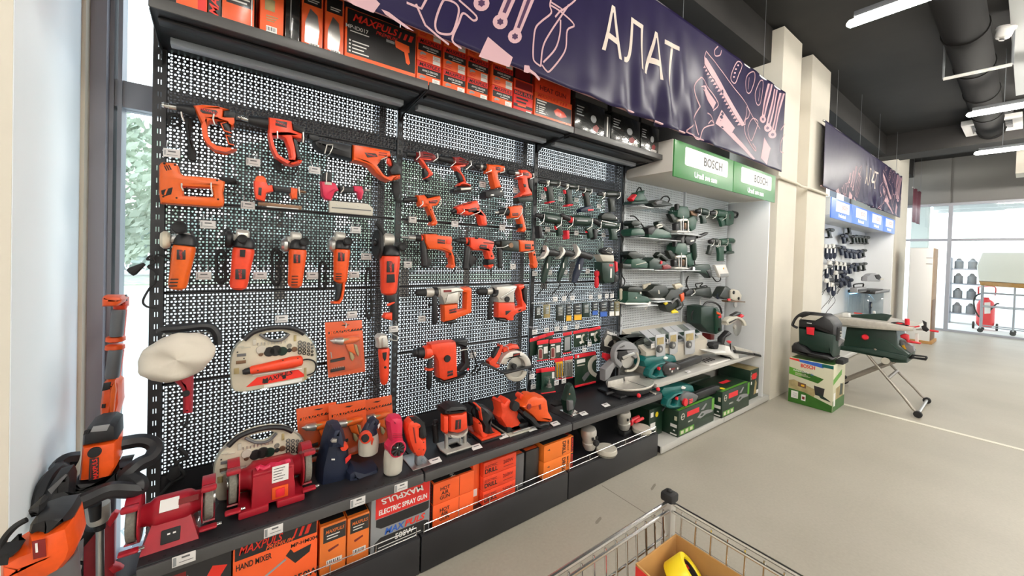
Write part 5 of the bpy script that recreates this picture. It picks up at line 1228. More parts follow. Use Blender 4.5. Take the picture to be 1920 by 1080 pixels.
t = th2('hammer_drill','orange hammer drill with a red trigger housing and black banded grip, third row middle',F_,(1130,400))
F_.rods(t,'chuck',BLK,[(740,340,10),(780,344,16),(782,345,26),(828,350,30),(832,350,38),(900,355,40)],.035); F_.rods(t,'collar_ring',VER,[(898,352,40),(926,356,40)],.035); F_.rods(t,'collar',BLK,[(926,358,46),(990,372,60)],.035)
F_.plate(t,'housing',VER,[(970,306),(1080,310),(1130,316),(1282,362),(1292,380),(1262,482),(1292,560),(1276,682),(1240,716),(1200,682),(1216,592),(1182,482),(1020,476),(980,440)],.072,.015); F_.plate(t,'grip_band',BLK,[(1200,592),(1290,580),(1286,655),(1200,665)],.078,.010,-.003)
badge(t,F_,[(1085,430),(1105,398),(1185,405),(1180,455),(1095,450)],BRAND,(1138,428),.010,-.06); F_.plate(t,'top_line',BLK,[(1140,372),(1280,378),(1280,388),(1140,382)],.01,.002,-.002); F_.plate(t,'vent_panel',PRED,[(1205,410),(1250,414),(1248,455),(1205,452)],.004,.001,-.003)
F_.disc(t,'switch',RUB,(1248,548),12,.006,-.003); F_.plate(t,'mode_switch',RUB,[(1035,308),(1075,310),(1070,330),(1040,328)],.01,.003,-.004); side_handle(t,F_,(935,420),(905,725),46); F_.plate(t,'depth_stop',BLK,[(960,500),(1060,580),(1050,630),(980,700),(960,640)],.02,.005,.06)
cord(t,F_,[(1240,715),(1230,770),(1250,800)],.004,.03)
t = th2('polisher_drill','orange tool with long dark gear nose and side handle, third row right',F_,(1650,420))
F_.rods(t,'spindle',BLK,[(1285,380,26),(1300,382,36),(1400,388,40)],.035); F_.plate(t,'gear_case',OLV,[(1375,345),(1450,338),(1602,345),(1612,496),(1480,488),(1390,470),(1370,420)],.075,.018); F_.disc(t,'lock_button',BRZ,(1495,410),36,.008,-.005,12)
F_.plate(t,'housing',ORG,[(1598,342),(1790,350),(1797,470),(1640,497),(1615,492),(1608,400)],.07,.012); F_.plate(t,'handle',ORG,[(1762,488),(1808,480),(1822,560),(1845,645),(1832,702),(1790,707),(1768,662),(1780,640),(1770,560)],.055,.012,.006)
badge(t,F_,[(1672,392),(1748,396),(1748,460),(1672,455)],BRAND,(1710,425),.009,-.02); F_.disc(t,'switch',RUB,(1795,530),14,.006,.003); F_.disc(t,'button',RUB,(1775,410),14,.006,-.003); side_handle(t,F_,(1345,440),(1350,705),38)
hook(BAYS[1],F_,[(1285,440),(1385,435),(1440,412),(1440,405)]); hook(BAYS[1],F_,[(1640,505),(1760,490),(1780,470)])
# heavy hammers
t = th2('rotary_hammer','rotary hammer with a silver gear case and orange loop handle, left of the pair',G_,(500,240))
G_.rods(t,'nose',RUB,[(180,135,12),(192,135,26),(262,134,38),(272,134,36)],.04); G_.rods(t,'collar',ALU,[(270,133,36),(285,133,42),(330,131,42),(335,131,34),(370,130,34),(375,130,44),(412,130,46)],.04); G_.rods(t,'clamp',BLK,[(340,131,46),(366,130,46)],.04)
G_.plate(t,'gear_case',ALU,[(405,95),(560,85),(605,95),(645,120),(590,140),(572,232),(440,245),(420,180),(402,160)],.085,.02); G_.plate(t,'rib',ALU,[(470,150),(560,125),(560,215),(450,225)],.01,.008,-.006); G_.plate(t,'maker_plate',DRED,[(432,112),(502,110),(502,130),(432,132)],.003,.001,-.002)
G_.plate(t,'housing',ORG,[(592,95),(660,84),(686,100),(683,312),(642,332),(570,358),(546,372),(440,396),(436,246),(562,234),(560,300),(632,280),(636,140),(600,130)],.07,.014); G_.plate(t,'base',BLK,[(452,393),(545,367),(552,402),(500,418),(455,410)],.06,.010,.004)
badge(t,G_,[(482,285),(545,272),(545,308),(484,320)],BRAND,(514,296),.013,.18); side_handle(t,G_,(350,150),(354,412),27); G_.plate(t,'handle_ring',RUB,[(305,240),(400,240),(400,250),(305,250)],.02,.003,.03); G_.disc(t,'screw',GRY,(455,190),5,.004,-.002,8)
t = th2('rotary_hammer','silver and orange rotary hammer with a black rear grip, right of the pair',G_,(980,220))
G_.rods(t,'nose',RUB,[(718,124,10),(728,124,26),(760,124,32),(805,125,32)],.04); G_.rods(t,'collar',ALU,[(803,125,24),(820,124,30),(862,122,32)],.04); G_.rods(t,'clamp',BLK,[(850,125,36),(900,125,40)],.04)
G_.plate(t,'gear_case',ALU,[(900,80),(1050,68),(1092,76),(1062,140),(1062,228),(916,228),(912,195),(885,155),(895,120)],.09,.02); G_.plate(t,'rib',STL,[(930,180),(1060,95),(1075,100),(950,200)],.01,.004,-.005); G_.disc(t,'dial',RUB,(996,194),25,.014,-.012)
G_.plate(t,'housing',VER,[(914,222),(1062,224),(1066,272),(1100,262),(1125,255),(1120,215),(1106,160),(1100,110),(1085,72),(1146,62),(1150,92),(1122,112),(1136,200),(1166,240),(1164,290),(1082,320),(1056,342),(1052,382),(1000,382),(980,362),(914,357)],.07,.013)
G_.plate(t,'grip',BLK,[(1150,72),(1178,100),(1168,238),(1148,230),(1135,130)],.05,.010,.008); G_.plate(t,'base',BLK,[(915,360),(980,365),(1000,385),(1000,402),(920,385)],.06,.010,.004); badge(t,G_,[(978,295),(1030,292),(985,332),(978,330)],'',(1000,310),.01); G_.plate(t,'slot',RUB,[(1092,290),(1115,280),(1115,292),(1092,302)],.006,.001,-.003)
side_handle(t,G_,(850,165),(833,375),22); G_.tube(t,'side_clamp',BLK,[(860,160),(895,150),(900,110)],.012,.0)
t = th2('rotary_hammer','all orange rotary hammer with black D grip, low on the middle panel',G_,(470,750))
G_.rods(t,'nose',BLK,[(160,668,22),(175,667,40),(190,666,34),(200,665,46),(255,662,48)],.04); G_.rods(t,'collar_ring',VER,[(250,662,52),(262,660,62),(300,655,62),(325,652,50)],.04)
G_.plate(t,'housing',VER,[(318,592),(440,570),(545,564),(552,602),(562,880),(442,916),(395,892),(385,742),(360,690),(330,680)],.085,.018); G_.plate(t,'base',BLK,[(388,890),(440,914),(560,880),(640,838),(644,862),(470,942),(398,932)],.07,.012,.004)
G_.plate(t,'rear_handle',BLK,[(478,572),(640,544),(654,560),(646,612),(672,780),(652,812),(592,842),(562,832),(618,760),(612,622),(552,602),(500,585)],.06,.014,.006); G_.disc(t,'dial',RUB,(468,718),30,.012,-.010); badge(t,G_,[(466,828),(515,818),(515,862),(466,875)],BRAND,(490,846),.011,.15)
G_.disc(t,'badge_dot',SIG,(648,810),11,.006,.0); side_handle(t,G_,(312,720),(300,985),27); G_.rods(t,'handle_flange',VER,[(303,795,40),(302,812,40)],.03); G_.plate(t,'mode_lever',VER,[(330,672),(360,660),(365,690),(330,715)],.02,.006,.02); cord(t,G_,[(680,640),(700,700),(720,780),(660,860)],.0045,.06)
hook(BAYS[1],G_,[(245,720),(300,712),(335,690)]); hook(BAYS[1],G_,[(565,640),(630,630),(640,615)])
# circular saw
t = th2('circular_saw','orange circular saw with a silver blade guard, low at the right of the middle panel',G_,(1050,760))
arc = [(1070 + 138 * math.cos(a),785 + 138 * math.sin(a)) for a in [PI + .15 + (PI - .1) * k / 16 for k in range(17)]]; ar2 = [(1070 + 82 * math.cos(a),785 + 82 * math.sin(a)) for a in [2 * PI + .05 - (PI - .1) * k / 12 for k in range(13)]]
G_.plate(t,'blade_guard',ALU,arc + ar2,.05,.010,-.01); G_.disc(t,'blade',STL,(1065,795),96,.003,.02,32); G_.disc(t,'arbor',RUB,(1060,785),22,.02,-.008)
lo = [(1070 + 100 * math.cos(a),820 + 100 * math.sin(a)) for a in [.1 + (PI - .2) * k / 12 for k in range(13)]]; li = [(1070 + 62 * math.cos(a),820 + 62 * math.sin(a)) for a in [PI - .1 - (PI - .2) * k / 12 for k in range(13)]]
G_.plate(t,'lower_guard',PUTTY,lo + li,.03,.005,.006); badge(t,G_,[(1045,672),(1105,664),(1105,690),(1045,698)],BRAND,(1075,681),.011,.12,-.012)
G_.plate(t,'base_plate',BLK,[(770,762),(800,748),(970,838),(1232,772),(1235,790),(970,858)],.06,.003,-.02); G_.plate(t,'handle',VER,[(830,742),(880,700),(938,602),(918,588),(960,602),(942,680),(902,762),(938,770),(922,802),(850,802)],.05,.012,.01); G_.plate(t,'grip',BLK,[(862,700),(900,625),(935,612),(900,690),(875,720)],.04,.012,.004)
G_.plate(t,'front_knob',VER,[(958,632),(1040,590),(1092,596),(1108,632),(1042,642),(965,668)],.05,.014,.01); cord(t,G_,[(830,760),(790,745),(760,760),(740,820),(680,870)],.0045,.05)
hook(BAYS[1],G_,[(1000,650),(990,630),(990,612)])
# ================================================================ goods on the display shelf
L_ = lambda y: Fr(220,760,3.375,y)
M6 = lambda y: Fr(560,740,6.0,y)
N5 = lambda y: Fr(740,700,5.333,y)
def ysh(px,py,z=ZS): return on(px,py,z).y
def bench_grinder(label,pl,prr,yc,r,wth,style):
    """pl, prr: where the photograph shows the two wheel centres"""
    a,c = at(*pl,yc),at(*prr,yc); xa,xb = a.x,c.x; z = ZS + r + .022 if style == 0 else ZS + r + .034
    t = thing('bench_grinder',label,'bench grinder',((xa + xb) / 2,yc,ZS),'red bench grinders')
    L = xb - xa; X = Vector((1,0,0)); xm = (xa + xb) / 2; rb = r * .62
    for s,x in ((-1,xa),(1,xb)):
        w = MB().rod((x - wth / 2,yc,z),(x + wth / 2,yc,z),r,n=32,b=.003).go('grinding_wheel',STONE,t)
        MB().rod((x - wth / 2 - .006,yc,z),(x + wth / 2 + .006,yc,z),r * .32,n=16).go('flange',STL,w)
        # guard: shell round the back and top of the wheel, open to the front
        R0,R1 = r * 1.04,r * 1.12; n = 18; a0,a1 = math.radians(62),math.radians(300)
        lp = [(R1 * math.cos(a0 + (a1 - a0) * k / n),R1 * math.sin(a0 + (a1 - a0) * k / n)) for k in range(n + 1)] + [(R0 * math.cos(a1 - (a1 - a0) * k / n),R0 * math.sin(a1 - (a1 - a0) * k / n)) for k in range(n + 1)]
        g_ = MB().prism([lp],lambda u,v,d: (d,yc - u * 1.0,z + v),x - wth * .7,x + wth * .7).go('wheel_guard',RED,t)
        xi = x - s * wth * .75
        MB().rod((xi - .002,yc,z),(xi + .002,yc,z),R1,n=28).go('guard_plate',RED,t)
        box('spark_rest',RED,t,x - wth * .9,x + wth * .9,yc - r * 1.18,yc - r * .80,z + r * .86,z + r * 1.14,.008)
        rs = box('tool_rest',RED,t,x - wth * 1.0,x + wth * 1.0,yc - r * 1.36,yc - r * .98,z - r * 1.0,z - r * .84,.006); MB().rod((x + wth * .95,yc - r * 1.15,z - r * .92),(x + wth * 1.5,yc - r * 1.15,z - r * .92),.006).go('bolt',CHR,rs)
    xi0,xi1 = xa + wth * .75,xb - wth * .75; W_ = xi1 - xi0
    MB().lathe((xi0,yc,z),X,[(0,rb * .80),(W_ * .12,rb * .86),(W_ * .2,rb * 1.1),(W_ * .26,rb * 1.16),(W_ * .5,rb * 1.16),(W_ * .74,rb * 1.16),(W_ * .8,rb * 1.1),(W_ * .88,rb * .86),(W_,rb * .8)],26).go('motor',RED,t)
    if style == 0:
        f0,b0 = yc - r * 1.25,yc + r * .7
        mb = MB(); w0,w1 = W_ * .46,W_ * .30
        vs = [(xm - w0,f0,ZS + .001),(xm + w0,f0,ZS + .001),(xm + w0,b0,ZS + .001),(xm - w0,b0,ZS + .001),(xm - w1,yc - rb * .9,z - rb * .35),(xm + w1,yc - rb * .9,z - rb * .35),(xm + w1,yc + rb,z - rb * .35),(xm - w1,yc + rb,z - rb * .35)]
        mb.add(vs,[(0,1,2,3),(4,5,6,7),(0,1,5,4),(1,2,6,5),(2,3,7,6),(3,0,4,7)])
        bs_ = mb.go('base',RED,t,False)
        k = .42; q = Vector((xm,f0 + (yc - rb * .9 - f0) * k,ZS + (z - rb * .35 - ZS) * k)); sl = math.atan2((yc - rb * .9 - f0),(z - rb * .35 - ZS))
        M = Matrix.Rotation(-sl,3,'X'); mb = MB().box(-.026,.026,-.006,.006,-.022,.022,.003); mb.v = [tuple(M @ Vector(v) + q) for v in mb.v]; sw = mb.go('switch',RUB,t)
        for x in (-.009,.006):
            mb = MB().box(x,x + .008,-.008,-.004,.003,.008); mb.v = [tuple(M @ Vector(v) + q) for v in mb.v]; mb.go('indicator',PWHT,sw,False)
        for s in (-1,1):
            mb = MB().box(-.03,.03,-.0015,.0015,-.055,.03,.001); M2 = Matrix.Rotation(-.5,3,'X') @ Matrix.Rotation(s * .5,3,'Y'); q2 = Vector((xm + s * W_ * .56,f0 + .07,ZS + .062)); mb.v = [tuple(M2 @ Vector(v) + q2) for v in mb.v]; mb.go('eye_shield',ACRY,t)
        pr_ = (xm - W_ * .02,z + rb * .72)
        mb = MB().box(-.026,.026,-.001,.001,-.021,.021); M3 = Matrix.Rotation(-.85,3,'X'); q3 = Vector((xm - W_ * .04,yc - rb * .90,z + rb * .80)); mb.v = [tuple(M3 @ Vector(v) + q3) for v in mb.v]; mb.go('rating_plate',PWHT,t,False)
        mb = MB().box(-.028,.028,-.001,.001,-.010,.010); q3 = Vector((xm + W_ * .27,yc - rb * .92,z + rb * .80)); mb.v = [tuple(M3 @ Vector(v) + q3) for v in mb.v]; mb.go('badge',DRED,t,False)
    else:
        f0 = yc - r * 1.02; w0 = W_ * .36
        MB().box(xm - w0 * .88,xm + w0 * .96,f0,yc + r * .6,ZS + .024,z + rb * .95,.010).go('housing',RED,t)
        for s in (-1,1): box('foot',RED,t,xm + s * w0 * .8 - .05,xm + s * w0 * .8 + .05,f0 - .02,yc + r * .7,ZS + .001,ZS + .030,.006)
        mb = MB().prism([[(xm - w0 * .9,ZS + .03),(xm + w0 * .98,ZS + .03),(xm + w0 * .98,ZS + .08),(xm + w0 * .82,z + rb * .8),(xm - w0 * .86,z + rb * .8)]],lambda u,v,d: (u,d,v),f0 - .012,f0 + .004,.003).go('front_plate',RED,t)
        y1 = f0 - .013
        rp = MB().box(xm - w0 * .06,xm + w0 * .66,y1 - .001,y1,z - .004,z + .062).go('rating_plate',PWHT,t,False)
        for q in range(5): MB().box(xm + w0 * .0,xm + w0 * (.5 - .07 * (q % 3)),y1 - .0015,y1 - .0009,z + .05 - .011 * q,z + .0525 - .011 * q).go('small_print',INK,rp,False)
        sw = MB().box(xm - w0 * .05,xm + w0 * .66,y1 - .004,y1,z - .072,z - .022,.003).go('switch',ORG,t); MB().box(xm + w0 * .10,xm + w0 * .50,y1 - .009,y1 - .003,z - .064,z - .030,.003).go('rocker',SIG,sw)
        pk = MB()
        pts = [(xm - w0 * .7 + w0 * 1.45 * i / 9,f0 + .03 + .006 * math.sin(i * 2.1),z + rb * .98 + .004 * math.sin(i * 1.7)) for i in range(10)]
        MB().tube(pts,.011,8).go('film_wrap',PINKR,t)
        for s in (-1,1): box('eye_shield',ACRY,t,(xa,xb)[s > 0] - .04,(xa,xb)[s > 0] + .04,yc - r * 1.2,yc - r * 1.05,z + r * 1.1,z + r * 1.2,.002)
    return t
bench_grinder('red bench grinder with a sloped base and black switch, leftmost on the shelf',(250,990),(392,954),1.862,.072,.026,0)
bench_grinder('tall red bench grinder with a white rating plate and orange switch plate',(436,930),(573,888),1.90,.078,.026,1)
# navy paint spraying station
y0 = 1.86; f = M6(y0)
t = f.thing('spray_station','navy floor paint sprayer housing with a domed grip, standing on the shelf','power tool',(420,1070))
t.location.z = ZS; WO[t.name] = Vector(t.location)
f.plate(t,'housing',NAVY,[(235,1075),(250,860),(290,690),(330,520),(372,400),(440,375),(500,385),(535,450),(560,560),(590,690),(600,860),(560,1075)],.16,.05); f.plate(t,'intake_collar',NAVY,[(370,500),(400,395),(490,385),(520,480),(535,620),(360,620)],.10,.03,-.03)
f.plate(t,'intake_cap',STL,[(365,530),(385,500),(438,500),(430,545),(372,545)],.02,.006,-.038); f.disc(t,'knob',VER,(518,595),40,.03,-.012); f.plate(t,'mark',PWHT,[(370,722),(408,722),(408,738),(370,738)],.002,0,-.001); f.disc(t,'socket',RUB,(380,1065),32,.01,-.004)
f.plate(t,'sticker',PRED,[(525,720),(590,660),(590,710),(530,780)],.002,0,-.002)
y1 = 1.88; f = M6(y1)
t2 = f.thing('paint_spray_gun','navy paint spray gun with a white cup, seated in the navy sprayer base','power tool',(780,1050)); t2.location.z = ZS; WO[t2.name] = Vector(t2.location)
p = f.p((780,780)); r = f.r((780,780),135) * .78
cup = MB().lathe((p.x,p.y,f.p((0,872)).z),(0,0,1),[(0,r * .86),(.004,r * .97),(.05,r * 1.04),(f.r((780,780),190),r * .95),(f.r((780,780),215),r * .86)],24).go('paint_cup',PUTTY,t2)
MB().lathe((p.x,p.y,f.p((0,700)).z),(0,0,1),[(0,r * .9),(.03,r * .86),(.06,r * .55),(.08,r * .3)],24).go('cup_lid',NAVY,t2)
f.plate(t2,'gun_body',NAVY,[(760,620),(740,480),(770,380),(830,290),(870,270),(925,320),(910,380),(880,440),(890,580),(870,640)],.07,.025,-.03); f.disc(t2,'nozzle_ring',VER,(765,490),62,.03,-.062); f.disc(t2,'nozzle',RUB,(755,500),38,.02,-.078); f.plate(t2,'trigger',VER,[(820,470),(850,500),(840,530),(830,580),(815,560)],.02,.005,-.05)
f.plate(t2,'badge',PWHT,[(890,345),(918,318),(915,350),(895,385)],.002,0,-.032)
f.plate(t2,'stand',NAVY,[(560,1060),(560,900),(640,850),(760,880),(900,830),(925,880),(920,1010),(700,1055)],.14,.035,-.05)
# red spray gun
y2 = ysh(745,893); f = M6(y2)
t = f.thing('paint_spray_gun','raspberry red spray gun with a finned nozzle on a white cup','power tool',(1100,915)); t.location.z = ZS; WO[t.name] = Vector(t.location)
p = f.p((1100,780)); r = f.r((1100,780),130) * .80; h0 = f.p((0,915)).z; hc = f.r((1100,780),270)
MB().lathe((p.x,p.y + r,ZS + .001),(0,0,1),[(0,r * .84),(.006,r * .95),(hc * .5,r * 1.02),(hc * .9,r * .96),(hc,r * .85)],24).go('paint_cup',PUTTY,t)
f.plate(t,'gun_body',PINKR,[(1010,680),(1005,600),(1050,540),(1030,420),(1018,320),(1050,265),(1120,250),(1175,265),(1195,330),(1190,480),(1205,560),(1210,680)],.085,.03,.02)
f.disc(t,'fan_housing',PINKR,(1120,615),92,.03,-.012); f.disc(t,'fan_back',DRED,(1118,615),76,.004,-.014); c_ = f.p((1118,615),-.020)
for k in range(8):
    a = k * PI / 4 + .2; rr = f.r((1118,615),70); d = Vector((math.cos(a),0,math.sin(a))); MB().rod(c_ + d * rr * .2,c_ + d * rr,.005,.008,6).go('fin',RUB,t)
f.disc(t,'hub',RUB,(1118,608),24,.012,-.026); f.disc(t,'hub_cap',PWHT,(1114,598),8,.004,-.029)
for k in range(3): f.plate(t,'rib',DRED,[(1060,440 + 18 * k),(1170,440 + 18 * k),(1170,444 + 18 * k),(1060,444 + 18 * k)],.002,0,.019)
# jigsaw
y3 = ysh(783,880); f = N5(y3 + .02)
t = f.thing('jigsaw','orange jigsaw with black grip on a metal foot, beside the red spray gun','power tool',(240,960)); t.location.z = ZS; WO[t.name] = Vector(t.location)
f.plate(t,'housing',VER,[(240,860),(190,800),(150,690),(125,570),(135,510),(170,470),(230,465),(285,490),(285,540),(262,560),(262,640),(290,665),(330,650),(335,760),(320,810),(285,865)],.08,.024)
f.plate(t,'grip',BLK,[(140,505),(175,465),(235,458),(285,482),(320,530),(335,640),(300,668),(250,660),(245,580),(262,520),(235,500),(190,500)],.062,.02,.004); f.plate(t,'seam',DRED,[(180,540),(196,540),(220,700),(205,700)],.004,.001,-.001)
for q in ((205,800),(245,760),(290,765),(292,690)): f.disc(t,'screw',RUB,q,6,.003,-.001,8)
mb = MB(); q0 = f.p((240,960))
box('foot_plate',STL,t,q0.x - .04,q0.x + .06,y3 - .005,y3 + .15,ZS + .001,ZS + .006,.002); box('blade_clamp',GST,t,q0.x - .008,q0.x + .02,y3 + .02,y3 + .06,ZS + .006,ZS + .05,.004); f.plate(t,'blade_guard',ACRY,[(270,880),(290,850),(340,920),(330,935)],.01,.002,-.01)
# router
y4 = ysh(838,858); f = N5(y4 + .035)
t = f.thing('plunge_router','orange plunge router on two steel columns over a metal base','power tool',(620,830)); t.location.z = ZS; WO[t.name] = Vector(t.location)
f.plate(t,'motor_housing',VER,[(562,595),(560,420),(680,410),(735,385),(742,560),(690,590),(640,610)],.10,.02,-.01); f.plate(t,'column_cover',VER,[(490,425),(545,432),(545,600),(525,618),(492,595)],.05,.014,-.006)
f.plate(t,'top_cap',BLK,[(500,420),(502,365),(545,350),(570,330),(700,325),(735,350),(738,388),(680,412),(560,425)],.11,.022,-.012); f.plate(t,'badge',PBLK,[(612,470),(665,462),(662,555),(606,565)],.004,.001,-.013); f.text(t,BRAND,(637,514),.010,LRED,1.5,-.016,.01)
f.plate(t,'carriage',ALU,[(540,610),(640,625),(700,600),(745,555),(742,590),(690,640),(610,660),(545,650)],.09,.014,0)
for q in (515,700): f.rod(t,'column',STL,(q,600),(q + 4,775 - (20 if q > 600 else 0)),20,dy=.02)
f.rod(t,'depth_rod',STL,(655,640),(655,700),8,dy=-.01)
q0,q1 = f.p((490,800)),f.p((745,800)); ring_ = [(q0.x,y4),(q0.x - .008,y4 + .06),(q0.x + .004,y4 + .13),(q1.x - .02,y4 + .135),(q1.x,y4 + .06),(q1.x - .004,y4)]
hl = [((q0.x + q1.x) / 2 - .03,y4 + .035),((q0.x + q1.x) / 2 - .03,y4 + .09),((q0.x + q1.x) / 2 + .03,y4 + .09),((q0.x + q1.x) / 2 + .03,y4 + .035)]
MB().prism([ring_,hl],lambda u,v,d: (u,v,d),ZS + .012,ZS + .020,.002).go('base_plate',ALU,t); MB().prism([ring_,hl],lambda u,v,d: (u,v,d),ZS + .001,ZS + .012,.001).go('base_rim',BLK,t)
f.rod(t,'side_knob',BLK,(400,500),(412,690),30,dy=.10); f.rod(t,'side_knob',BLK,(390,488),(430,486),26,dy=.10); f.plate(t,'side_knob',BLK,[(745,400),(790,420),(800,520),(760,540)],.05,.018,.05)
cord(t,f,[(740,640),(770,640),(760,700),(720,720)],.005,.09)
# three sanders
y5 = ysh(908,832); f = N5(y5 + .03)
t = f.thing('palm_sander','black palm sander with orange waist on a flat foot','power tool',(930,700)); t.location.z = ZS; WO[t.name] = Vector(t.location)
f.plate(t,'waist',VER,[(830,500),(860,480),(890,520),(900,600),(1010,640),(1030,630),(1020,660),(900,675),(840,580)],.10,.02,-.012); f.plate(t,'body',BLK,[(790,310),(830,295),(870,330),(940,345),(995,390),(1010,450),(980,490),(990,560),(1025,620),(1010,640),(890,625),(905,540),(870,480),(860,400)],.09,.028); f.plate(t,'top_trim',VER,[(800,305),(815,298),(868,345),(882,480),(872,470),(852,360)],.03,.006,-.006)
q0,q1 = f.p((840,680)),f.p((1050,680)); box('sanding_foot',BLK,t,q0.x,q1.x,y5,y5 + .2,ZS + .001,ZS + .014,.004); box('foot_trim',VER,t,q0.x + .004,q1.x - .008,y5 + .004,y5 + .19,ZS + .0145,ZS + .028,.004)
cord(t,f,[(800,320),(770,380),(800,460),(790,540)],.006,.12)
y6 = ysh(964,818); f = N5(y6 + .03)
t = f.thing('finishing_sander','orange sheet sander with a round black front knob','power tool',(1200,620)); t.location.z = ZS; WO[t.name] = Vector(t.location)
f.plate(t,'body',VER,[(1055,290),(1075,275),(1105,300),(1140,260),(1175,275),(1180,330),(1255,385),(1240,440),(1310,560),(1310,590),(1200,610),(1155,600),(1060,450),(1075,400)],.11,.024); f.disc(t,'knob',RUB,(1215,335),46,.04,-.028); f.plate(t,'rear_grip',BLK,[(1050,285),(1100,245),(1145,262),(1110,300)],.08,.02,.05)
q0,q1 = f.p((1150,620)),f.p((1340,600)); box('sanding_foot',PUTTY,t,q0.x - .02,q1.x,y6,y6 + .22,ZS + .001,ZS + .010,.003); box('clamp',STL,t,q0.x + .01,q1.x - .01,y6 + .006,y6 + .02,ZS + .011,ZS + .022,.003); box('paper',BLK,t,q0.x - .018,q1.x - .006,y6 + .03,y6 + .2,ZS + .0101,ZS + .045,.006)
cord(t,f,[(1060,300),(1010,340),(1000,420),(1020,520)],.005,.12)
y7 = ysh(1030,803); f = N5(y7 + .02)
t = f.thing('belt_sander','wide orange belt sander with a dark belt, rightmost of the orange tools on the shelf','power tool',(1420,550)); t.location.z = ZS; WO[t.name] = Vector(t.location)
f.plate(t,'housing',ORG,[(1270,340),(1320,310),(1340,260),(1385,228),(1430,226),(1450,240),(1500,235),(1540,270),(1555,380),(1590,440),(1598,490),(1560,505),(1440,495),(1380,430)],.13,.03); f.disc(t,'belt_dial',DRED,(1350,335),26,.01,-.006); f.plate(t,'recess',DRED,[(1440,320),(1462,310),(1468,360),(1448,365)],.004,.001,-.002)
f.plate(t,'handle',BLK,[(1280,210),(1370,212),(1410,230),(1340,262),(1290,245)],.06,.02,.06); f.disc(t,'handle_end',VER,(1275,235),28,.05,.06)
f.plate(t,'belt_side',BLK,[(1275,380),(1385,440),(1440,500),(1465,510),(1560,480),(1560,540),(1480,565),(1440,560),(1380,480),(1278,400)],.12,.02,-.004)
# green jigsaw at the end of the black bays
y8 = ysh(1074,778); f = N5(y8 + .02)
t = f.thing('jigsaw','dark green jigsaw on a bright metal foot, beside the orange belt sander','power tool',(1770,450)); t.location.z = ZS; WO[t.name] = Vector(t.location)
f.plate(t,'housing',DGR,[(1715,280),(1740,200),(1760,130),(1790,110),(1810,160),(1830,260),(1810,330),(1790,400),(1770,420),(1740,420)],.07,.02); f.plate(t,'front',GRY,[(1740,275),(1790,275),(1795,360),(1745,380)],.03,.008,-.02); f.rod(t,'blade_holder',RUB,(1755,400),(1755,450),16,dy=.02); f.disc(t,'button',BRZ,(1752,210),10,.006,-.003)
f.plate(t,'rear_grip',RUB,[(1590,320),(1640,280),(1700,285),(1700,330),(1620,345)],.06,.02,.05); q0 = f.p((1765,440)); box('foot_plate',CHR,t,q0.x - .035,q0.x + .04,y8 - .02,y8 + .10,ZS + .001,ZS + .006,.002); f.plate(t,'guide',CHR,[(1760,460),(1800,365),(1832,385),(1790,440)],.006,.001,-.03)
# two big angle grinders on the base shelf
P7 = lambda y: Fr(960,720,5.647,y)
for lab,hq,dq,yq,rr,red in (('large silver headed angle grinder with a pale guard, left on the base shelf',(830,620),(938,765),1.80,.075,False),('large angle grinder with a red grip and silver head, right one on the base shelf',(1195,470),(1310,590),1.86,.075,True)):
    f = P7(yq); h = f.p(hq); d = f.p(dq)
    t = thing('angle_grinder',lab,'power tool',(h.x,yq,ZB + .001),'green angle grinders on the base shelf')
    z0 = ZB + .016
    gx = d.x; gy = yq - .05
    MB().rod((gx,gy,z0),(gx,gy,z0 + .032),rr,rr * .96,28,.004).go('disc_guard',PUTTY,t)
    MB().rod((gx,gy,ZB + .0015),(gx,gy,ZB + .016),rr * .9,n=28,b=.002).go('disc',STONE,t)
    MB().lathe((h.x + .005,yq + .01,z0 + .03),(-.12,.0,1),[(0,.036),(.03,.048),(.05,.05),(.055,.044),(.085,.052),(.12,.056),(.145,.05),(.158,.03)],14).go('gear_head',ALU,t)
    for k in (-1,1): MB().box(h.x - .016 + k * .018,h.x + .002 + k * .018,yq - .049,yq - .040,z0 + .115,z0 + .135,.003).go('vent',RUB,t)
    MB().rod((h.x + .004,yq + .05,z0 + .13),(h.x + .06,yq + .25,z0 + .17),.042,.034,18,.01).go('motor_body',DGR,t)
    if red:
        MB().lathe((h.x + .05,yq + .0,z0 + .075),(1,.1,0),[(0,.03),(.015,.032),(.025,.02),(.05,.018),(.14,.016),(.15,.012)],14).go('side_handle',SIG,t)
        for k in (0,1): MB().rod((h.x + .10,yq - .02 + .04 * k,z0 + .075 - .004),(h.x + .22,yq - .01 + .04 * k,z0 + .07),.012,n=10,b=.003).go('grip_bar',SIG,t)
        MB().box(h.x - .03,h.x + .06,yq - .02,yq + .04,ZB + .0012,z0 + .02,.006).go('rest_block',RUB,t)
    else: MB().lathe((h.x - .01,yq - .055,z0 + .10),(-.3,-1,.2),[(0,.022),(.012,.022),(.02,.014)],12).go('handle_socket',RUB,t)
